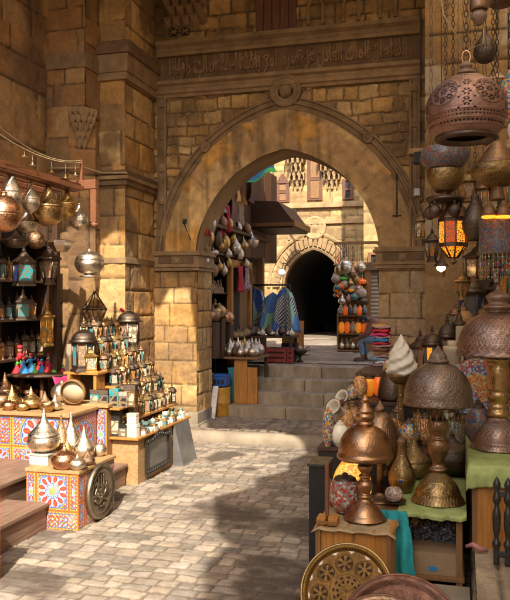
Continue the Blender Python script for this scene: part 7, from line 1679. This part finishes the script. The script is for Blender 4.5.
# mosaics along the street edge of the stall
for i, (u, vt, vb, y, z, w_, mg, lb_) in enumerate(((333, 428, 454, 7.3, .952, 10, 'mosaic_blue', 'small blue and white mosaic jar at the street end of the first step'), (349, 415, 440, 7.9, .952, 11, 'mosaic_red', 'small red mosaic jar behind the orange globe'), (352, 398, 416, 8.35, 1.282, 12, 'mosaic_multi', 'little many-coloured globe at the street end of the second step'),
        (362, 380, 394, 8.5, 1.282, 10, 'mosaic_red', 'little red globe beside the amber glass globes'), (358, 420, 446, 7.45, .952, 13, 'mosaic_blue', 'blue mosaic globe right of the white horn vases'), (384, 426, 450, 7.3, .952, 14, 'mosaic_red', 'red mosaic jar between the dark dome and gourd'), (341, 455, 482, 6.3, .622, 12, 'mosaic_multi', 'small many-coloured jar behind the wooden stand'),
        (366, 462, 490, 6.0, .622, 16, 'mosaic_blue', 'blue mosaic jar behind the copper lamp stem'), (387, 350, 366, 9.25, 1.502, 9, 'mosaic_orange', 'tiny orange globe at the foot of the right jamb'))):
    bowl_lamp(u, vb, z, vb - vt, w_, lb_, mg, y=y, kind=i % 3)
put_pot('bulb', 'old_brass', 'small brass censer on the crate behind the red and white jar', tuple(onz(358, 503, CT)), .17, 1, 0)
put_pot('spire', 'bronze', 'small bronze spire pot at the back of the crate', tuple(onz(334, 505, CT)), .2, 1, 0)

# ================================================================ more goods in the shop inside the arch
hl2 = thing('hanging_rail', 'second lower rail of pots in the shop row inside the arch', 'rail'); part('rail', MB().box(-4.60, -4.50, 13.1, 14.7, 3.28, 3.32), 'wood_dark', hl2); part('bracket', MB().box(-4.94, -4.60, 13.4, 13.45, 3.28, 3.31), 'wood_dark', hl2)
for i, (u, vt, vb, w_, k, m_, l_) in enumerate(((204, 240, 254, 9, 'ball', 'old_brass', 'brass ball pot tight against the jamb on the lower rail'), (209, 256, 270, 9, 'bulb', 'silver', 'silver bulb pot second along the lower rail'), (214, 262, 277, 9, 'ball', 'bronze', 'bronze ball pot third along the lower rail'), (219, 256, 271, 9, 'onion', 'brass', 'brass onion pot fourth along the lower rail'), (224, 262, 276, 8, 'bulb', 'silver', 'silver bulb pot fifth along the lower rail'), (228, 256, 268, 8, 'ball', 'gold', 'golden ball pot last along the lower rail'))):
    q = onx(u, vb, -4.54); h = (vb - vt) * dep(q) / F; o = put_pot(k, m_, l_, tuple(q), h, (w_ * dep(q) / F) / (WIDTH[k] * h), 1.0, 'pots on the lower rail inside the arch', 'hanging_lamp', 'lamp'); chain_to(o, max(3.3, q.z + h + .03), .006)
for i, (u, vt, vb, w_, k, m_, l_) in enumerate(((211, 214, 230, 10, 'ball', 'silver', 'silver ball lamp high by the arch soffit'), (229, 216, 230, 9, 'ball', 'brass', 'brass ball lamp above the small golden bulb'), (238, 219, 233, 9, 'bulb', 'silver', 'silver bulb lamp high under the canopy edge'), (247, 222, 234, 9, 'ball', 'bronze', 'bronze ball lamp under the canopy soffit'), (228, 244, 258, 9, 'onion', 'silver', 'silver onion lamp below the golden ball'), (220, 236, 250, 9, 'onion', 'gold', 'golden onion lamp below the topmost bronze ball'), (240, 246, 260, 8, 'ball', 'silver', 'silver ball lamp low before the door frame'))):
    q = onx(u, vb, -4.42 - .04 * (i % 3)); h = (vb - vt) * dep(q) / F; o = put_pot(k, m_, l_, tuple(q), h, (w_ * dep(q) / F) / (WIDTH[k] * h), 1.0, HG, 'hanging_lamp', 'lamp'); chain_to(o, max(3.82, q.z + h + .05), .006)
for (u, vt, vb, w_, m_, l_) in ((240, 266, 292, 8, 'red_cloth', 'red woven strip hanging beside the gilded door frame'), (246, 262, 290, 7, 'mosaic_blue', 'blue patterned strip hanging beside the red woven one'), (250, 268, 284, 8, 'canvas', 'pale cloth bag hanging at the shop corner')):
    q = onx(u, vt, -4.50); s = dep(q) / F; g = MB(); nn = 10
    for j in range(nn + 1):
        for i in range(7): g.v.append((.04 * math.sin(i * 1.9 + j * .3), (i / 6 - .5) * w_ * s * 2.4, -(j / nn) * (vb - vt) * s))
    for j in range(nn):
        for i in range(6): a = j * 7 + i; g.face([a, a + 1, a + 8, a + 7], sm=True)
    solo('hanging_cloth', g, m_, l_, 'cloth', loc=tuple(q)).modifiers.new('thickness', 'SOLIDIFY').thickness = .012
for i in range(9):
    m_, l_ = [('bronze', 'bronze'), ('old_brass', 'old brass'), ('dark_metal', 'dark')][i % 3]
    put_pot(['ball', 'squat', 'onion', 'bulb'][i % 4], m_, f'{l_} pot, {ORD[i]} from the jamb on the shaded bench behind the table', (-4.55 + .02 * (i % 2), 14.75 + .22 * i, 1.56), .22 + .04 * (i % 3), .95, i, 'pots on the shaded bench')
bn = thing('shop_bench', 'dark bench running under the shop row inside the arch', 'bench'); part('seat', MB().box(-4.72, -4.38, 14.65, 16.8, 1.52, 1.558), 'wood_dark', bn); part('front_board', MB().box(-4.40, -4.38, 14.65, 16.8, 1.06, 1.519), 'wood_dark', bn)
# garments and more small lamps beyond the arch
for (u, vt, vb, w_, m_, l_) in ((234, 188, 226, 9, 'wood_red', 'rust-brown garment hanging high before the timber front'), (240, 196, 228, 8, 'card', 'tan garment hanging behind the canopy edge'), (215, 200, 226, 7, 'black', 'black shawl hanging beside the arch soffit'), (221, 222, 246, 7, 'red_cloth', 'dark red sash hanging among the ball lamps'), (253, 180, 203, 9, 'shutter_wood', 'brown blanket slung over the canopy')):
    q = onx(u, vt, -4.52); s = dep(q) / F; g = MB(); nn = 12
    for j in range(nn + 1):
        for i in range(11): g.v.append((.05 * math.sin(i * 1.7 + j * .25) * (.3 + j / nn), (i / 10 - .5) * w_ * s * 2.6 * (1 + .25 * j / nn), -(j / nn) * (vb - vt) * s * (1 - .1 * math.cos(i * 1.1))))
    for j in range(nn):
        for i in range(10): a = j * 11 + i; g.face([a, a + 1, a + 12, a + 11], sm=True)
    solo('hanging_garment', g, m_, l_, 'garment', loc=tuple(q)).modifiers.new('thickness', 'SOLIDIFY').thickness = .012
FC = [('mosaic_multi', 'many-coloured'), ('teal_pane', 'teal'), ('amber_pane', 'amber'), ('silver', 'silver'), ('mosaic_pale', 'pale mosaic'), ('dark_metal', 'dark'), ('mosaic_red', 'red mosaic'), ('brass', 'brass')]
for i in range(14):
    u, v = 336 + 2.1 * i, 283 + (i * 7) % 23; m_, l_ = FC[i % 8]; q = ony(u, v, 18.5 + .05 * (i % 3)); h = r6.uniform(.2, .3)
    o = put_pot(['ball', 'squat', 'bulb', 'onion'][i % 4], m_, f'small {l_} lamp, {ORD[i]} from the tunnel side under the far pole', tuple(q), h, .95, 0, 'small lamps under the far pole', 'hanging_lamp', 'lamp'); chain_to(o, 3.82, .006)
for i in range(12):
    m_, l_ = FC[(i * 3) % 8]; zs = [1.122, 1.552][i % 2]
    place(gj, 'glass_lamp', f'{l_} jar lamp, {ORD[i // 2]} in the back row of the {["bottom", "middle"][i % 2]} far shelf', 'lamp', (X_FAR + w_far * (i // 2 + .5) / 6, SY + .28, zs), 0, (.17, .17, .34), LS, {'globe': m_})
# ================================================================ the seated man beyond the arch
PP = onz(362, 361, 1.06); HX = 1.06
def skin_mesh(name, joints, edges, mat, parent, sub=2):
    """joints: name -> (x, y, z, r); grown with a Skin modifier, applied"""
    names = list(joints); me = bpy.data.meshes.new(name); me.from_pydata([joints[k][:3] for k in names], [(names.index(a), names.index(b)) for a, b in edges], [])
    o = bpy.data.objects.new(name, me); COL.objects.link(o); m = o.modifiers.new('skin', 'SKIN'); m.use_smooth_shade = True
    for v, k in zip(me.skin_vertices[0].data, names): v.radius = (joints[k][3], joints[k][4] if len(joints[k]) > 4 else joints[k][3])
    me.skin_vertices[0].data[0].use_root = True
    s = o.modifiers.new('sub', 'SUBSURF'); s.levels = sub; s.render_levels = sub
    dg = bpy.context.evaluated_depsgraph_get(); out = bpy.data.meshes.new_from_object(o.evaluated_get(dg)); bpy.data.objects.remove(o); out.name = name
    out.materials.clear(); out.materials.append(MATS[mat]); out.polygons.foreach_set('use_smooth', [True] * len(out.polygons)); out.update()
    return link(name, out, parent)
plain('skin', (.30, .16, .095), .5, var=.15); plain('jacket_cloth', (.23, .10, .065), .75, var=.3); plain('hair_dark', (.02, .016, .013), .6); plain('shoe_leather', (.10, .055, .04), .5); plain('shirt_cloth', (.5, .48, .45), .8)
man = thing('person', 'seated man in brown jacket and jeans bending his head low over his knees', 'person', (PP.x, PP.y, HX))
# local axes: he faces -x; x=0 at the near ankle
J = {'pelvis': (.44, 0, .47, .13), 'waist': (.42, 0, .60, .125), 'chest': (.30, 0, .78, .145, .125), 'neckb': (.20, 0, .905, .075), 'neck': (.13, 0, .93, .05), 'head': (.03, 0, .90, .082), 'chin': (-.03, 0, .83, .05),
     'shL': (.25, -.17, .86, .06), 'elL': (.12, -.25, .60, .043), 'wrL': (-.07, -.16, .50, .03), 'paL': (-.13, -.14, .49, .032, .02),
     'shR': (.25, .17, .86, .06), 'elR': (.10, .25, .60, .043), 'wrR': (-.08, .10, .50, .03), 'paR': (-.14, .06, .49, .032, .02),
     'hiL': (.40, -.09, .46, .09), 'knL': (-.02, -.13, .48, .062), 'anL': (.03, -.12, .09, .042), 'toL': (-.12, -.13, .035, .035),
     'hiR': (.40, .09, .46, .09), 'knR': (-.02, .12, .48, .062), 'anR': (.08, .12, .09, .042), 'toR': (-.07, .13, .035, .035)}
E0 = [('pelvis', 'waist'), ('waist', 'chest'), ('chest', 'neckb'), ('neckb', 'neck'), ('neck', 'head'), ('head', 'chin')]
for s in 'LR':
    E0 += [('chest', 'sh' + s), ('sh' + s, 'el' + s), ('el' + s, 'wr' + s), ('wr' + s, 'pa' + s), ('pelvis', 'hi' + s), ('hi' + s, 'kn' + s), ('kn' + s, 'an' + s), ('an' + s, 'to' + s)]
    px_, py_, pz_ = J['pa' + s][:3]; sg = 1 if s == 'L' else -1
    for fi, (dy, ln) in enumerate(((-.026, .07), (-.009, .08), (.009, .075), (.026, .06))):
        J[f'f{fi}{s}'] = (px_ - .035, py_ + dy, pz_ - .005, .010); J[f'g{fi}{s}'] = (px_ - .035 - ln * .55, py_ + dy * 1.1, pz_ - .02, .009); J[f'h{fi}{s}'] = (px_ - .035 - ln * .75, py_ + dy * 1.1, pz_ - .055, .008)
        E0 += [('pa' + s, f'f{fi}{s}'), (f'f{fi}{s}', f'g{fi}{s}'), (f'g{fi}{s}', f'h{fi}{s}')]
    J['t0' + s] = (px_ - .01, py_ + sg * .04, pz_ - .005, .011); J['t1' + s] = (px_ - .05, py_ + sg * .05, pz_ - .03, .009); E0 += [('pa' + s, 't0' + s), ('t0' + s, 't1' + s)]
skin_mesh('body', J, E0, 'skin', man)
def sub(keys, grow): return {k: (*J[k][:3], *[r + grow for r in J[k][3:]]) for k in keys}
A1 = sub(['pelvis', 'waist', 'chest', 'shL', 'elL', 'wrL', 'shR', 'elR', 'wrR', 'neckb'], .018); A1['pelvis'] = (.45, 0, .52, .145)
jk = skin_mesh('jacket', A1, [('pelvis', 'waist'), ('waist', 'chest'), ('chest', 'neckb'), ('chest', 'shL'), ('shL', 'elL'), ('elL', 'wrL'), ('chest', 'shR'), ('shR', 'elR'), ('elR', 'wrR')], 'jacket_cloth', man)
part('collar', MB().tube([(.19 + .08 * math.cos(2 * PI * i / 16) * .9, .085 * math.sin(2 * PI * i / 16), .915 + .05 * math.cos(2 * PI * i / 16)) for i in range(16)], .022, 8, closed=True), 'jacket_cloth', jk)
B1 = sub(['pelvis', 'hiL', 'knL', 'anL', 'hiR', 'knR', 'anR'], .014); B1['pelvis'] = (.43, 0, .48, .14); B1['anL'] = (.03, -.12, .12, .06); B1['anR'] = (.08, .12, .12, .06)
skin_mesh('jeans', B1, [('pelvis', 'hiL'), ('hiL', 'knL'), ('knL', 'anL'), ('pelvis', 'hiR'), ('hiR', 'knR'), ('knR', 'anR')], 'denim', man)
for s, ax, ay in (('L', .03, -.125), ('R', .08, .125)):
    sh_ = MB(); sh_.lathe(smooth([(.0, 0), (.048, .0), (.052, .03), (.046, .06), (.03, .085), (0, .09)]), 14, o=(ax - .075, ay, .0), sx=2.35, sy=.95)
    so_ = part('shoe', sh_, 'shoe_leather', man); part('sole', MB().lathe([(.05, -.004), (.054, .0), (.054, .014), (.05, .018)], 14, o=(ax - .075, ay, .002), sx=2.4, sy=.95), 'black', so_)
# hair over the bowed crown, ears, nose
hd = Matrix.Translation((.03, 0, .895)) @ Matrix.Rotation(R(-35), 4, 'Y')
part('hair', MB().lathe(smooth([(.098, -.01), (.105, .03), (.092, .075), (.055, .105), (0, .115)]), 20, M=hd @ Matrix.Rotation(R(30), 4, 'Y')), 'hair_dark', man)
part('ear', MB().lathe(smooth([(0, -.03), (.018, -.01), (.02, .015), (0, .035)]), 10, o=(.045, -.095, .885), sy=.5), 'skin', man); part('ear', MB().lathe(smooth([(0, -.03), (.018, -.01), (.02, .015), (0, .035)]), 10, o=(.045, .095, .885), sy=.5), 'skin', man)
part('nose', MB().lathe(smooth([(0, -.03), (.016, -.015), (.01, .02), (0, .035)]), 8, o=(-.075, 0, .865)), 'skin', man)
for y in (-.032, .032): part('eye', MB().lathe(smooth([(0, -.01), (.011, 0), (0, .01)]), 8, o=(-.058, y, .885)), 'black', man)
part('mouth', MB().box(-.083, -.07, -.022, .022, .818, .824), 'crate_red', man, .002)
sto = thing('stool', 'low wooden stool under the seated man', 'stool', (PP.x + .46, PP.y, HX))
part('seat', MB().box(-.17, .17, -.17, .17, .29, .33), 'wood_mid', sto, .008)
for x in (-.14, .11):
    for y in (-.14, .11): part('leg', MB().box(x, x + .035, y, y + .035, 0, .289), 'wood_mid', sto)
# ================================================================ camera, sun and sky
cam = bpy.data.objects.new('camera', bpy.data.cameras.new('camera')); COL.objects.link(cam)
cam.location = (0, 0, EYE); cam.rotation_euler = (R(90), 0, PSI)
cam.data.sensor_fit = 'VERTICAL'; cam.data.sensor_height = 24; cam.data.lens = 24 * F / 600; cam.data.clip_end = 400; cam.data.clip_start = .05
SC.camera = cam
sun = bpy.data.objects.new('sun', bpy.data.lights.new('sun', 'SUN')); COL.objects.link(sun)
sun.data.energy = 3.5; sun.data.angle = R(.55); sun.data.color = (1.0, .91, .77)
sun.rotation_euler = SUN_DIR.to_track_quat('-Z', 'Y').to_euler()
wd = bpy.data.worlds.new('World'); SC.world = wd; wd.use_nodes = True
nt = wd.node_tree; bg = nt.nodes['Background']; sk = nt.nodes.new('ShaderNodeTexSky'); sk.sky_type = 'NISHITA'; sk.sun_disc = False
sk.sun_elevation = ELEV; sk.sun_rotation = math.atan2(-SUN_DIR.x, -SUN_DIR.y); sk.dust_density = 3.0
nt.links.new(sk.outputs[0], bg.inputs[0]); bg.inputs[1].default_value = .15
SC.view_settings.view_transform = 'Standard'; SC.view_settings.look = 'None'; SC.view_settings.exposure = 1.25; SC.view_settings.gamma = 1
SC.view_settings.use_curve_mapping = False
SC.cycles.max_bounces = 8; SC.cycles.diffuse_bounces = 5; SC.cycles.glossy_bounces = 4; SC.cycles.transmission_bounces = 4
SC.cycles.caustics_reflective = False; SC.cycles.caustics_refractive = False; SC.cycles.sample_clamp_indirect = 6.0
try:
    SC.cycles.use_denoising = True; SC.cycles.denoiser = 'OPENIMAGEDENOISE'
except Exception: pass
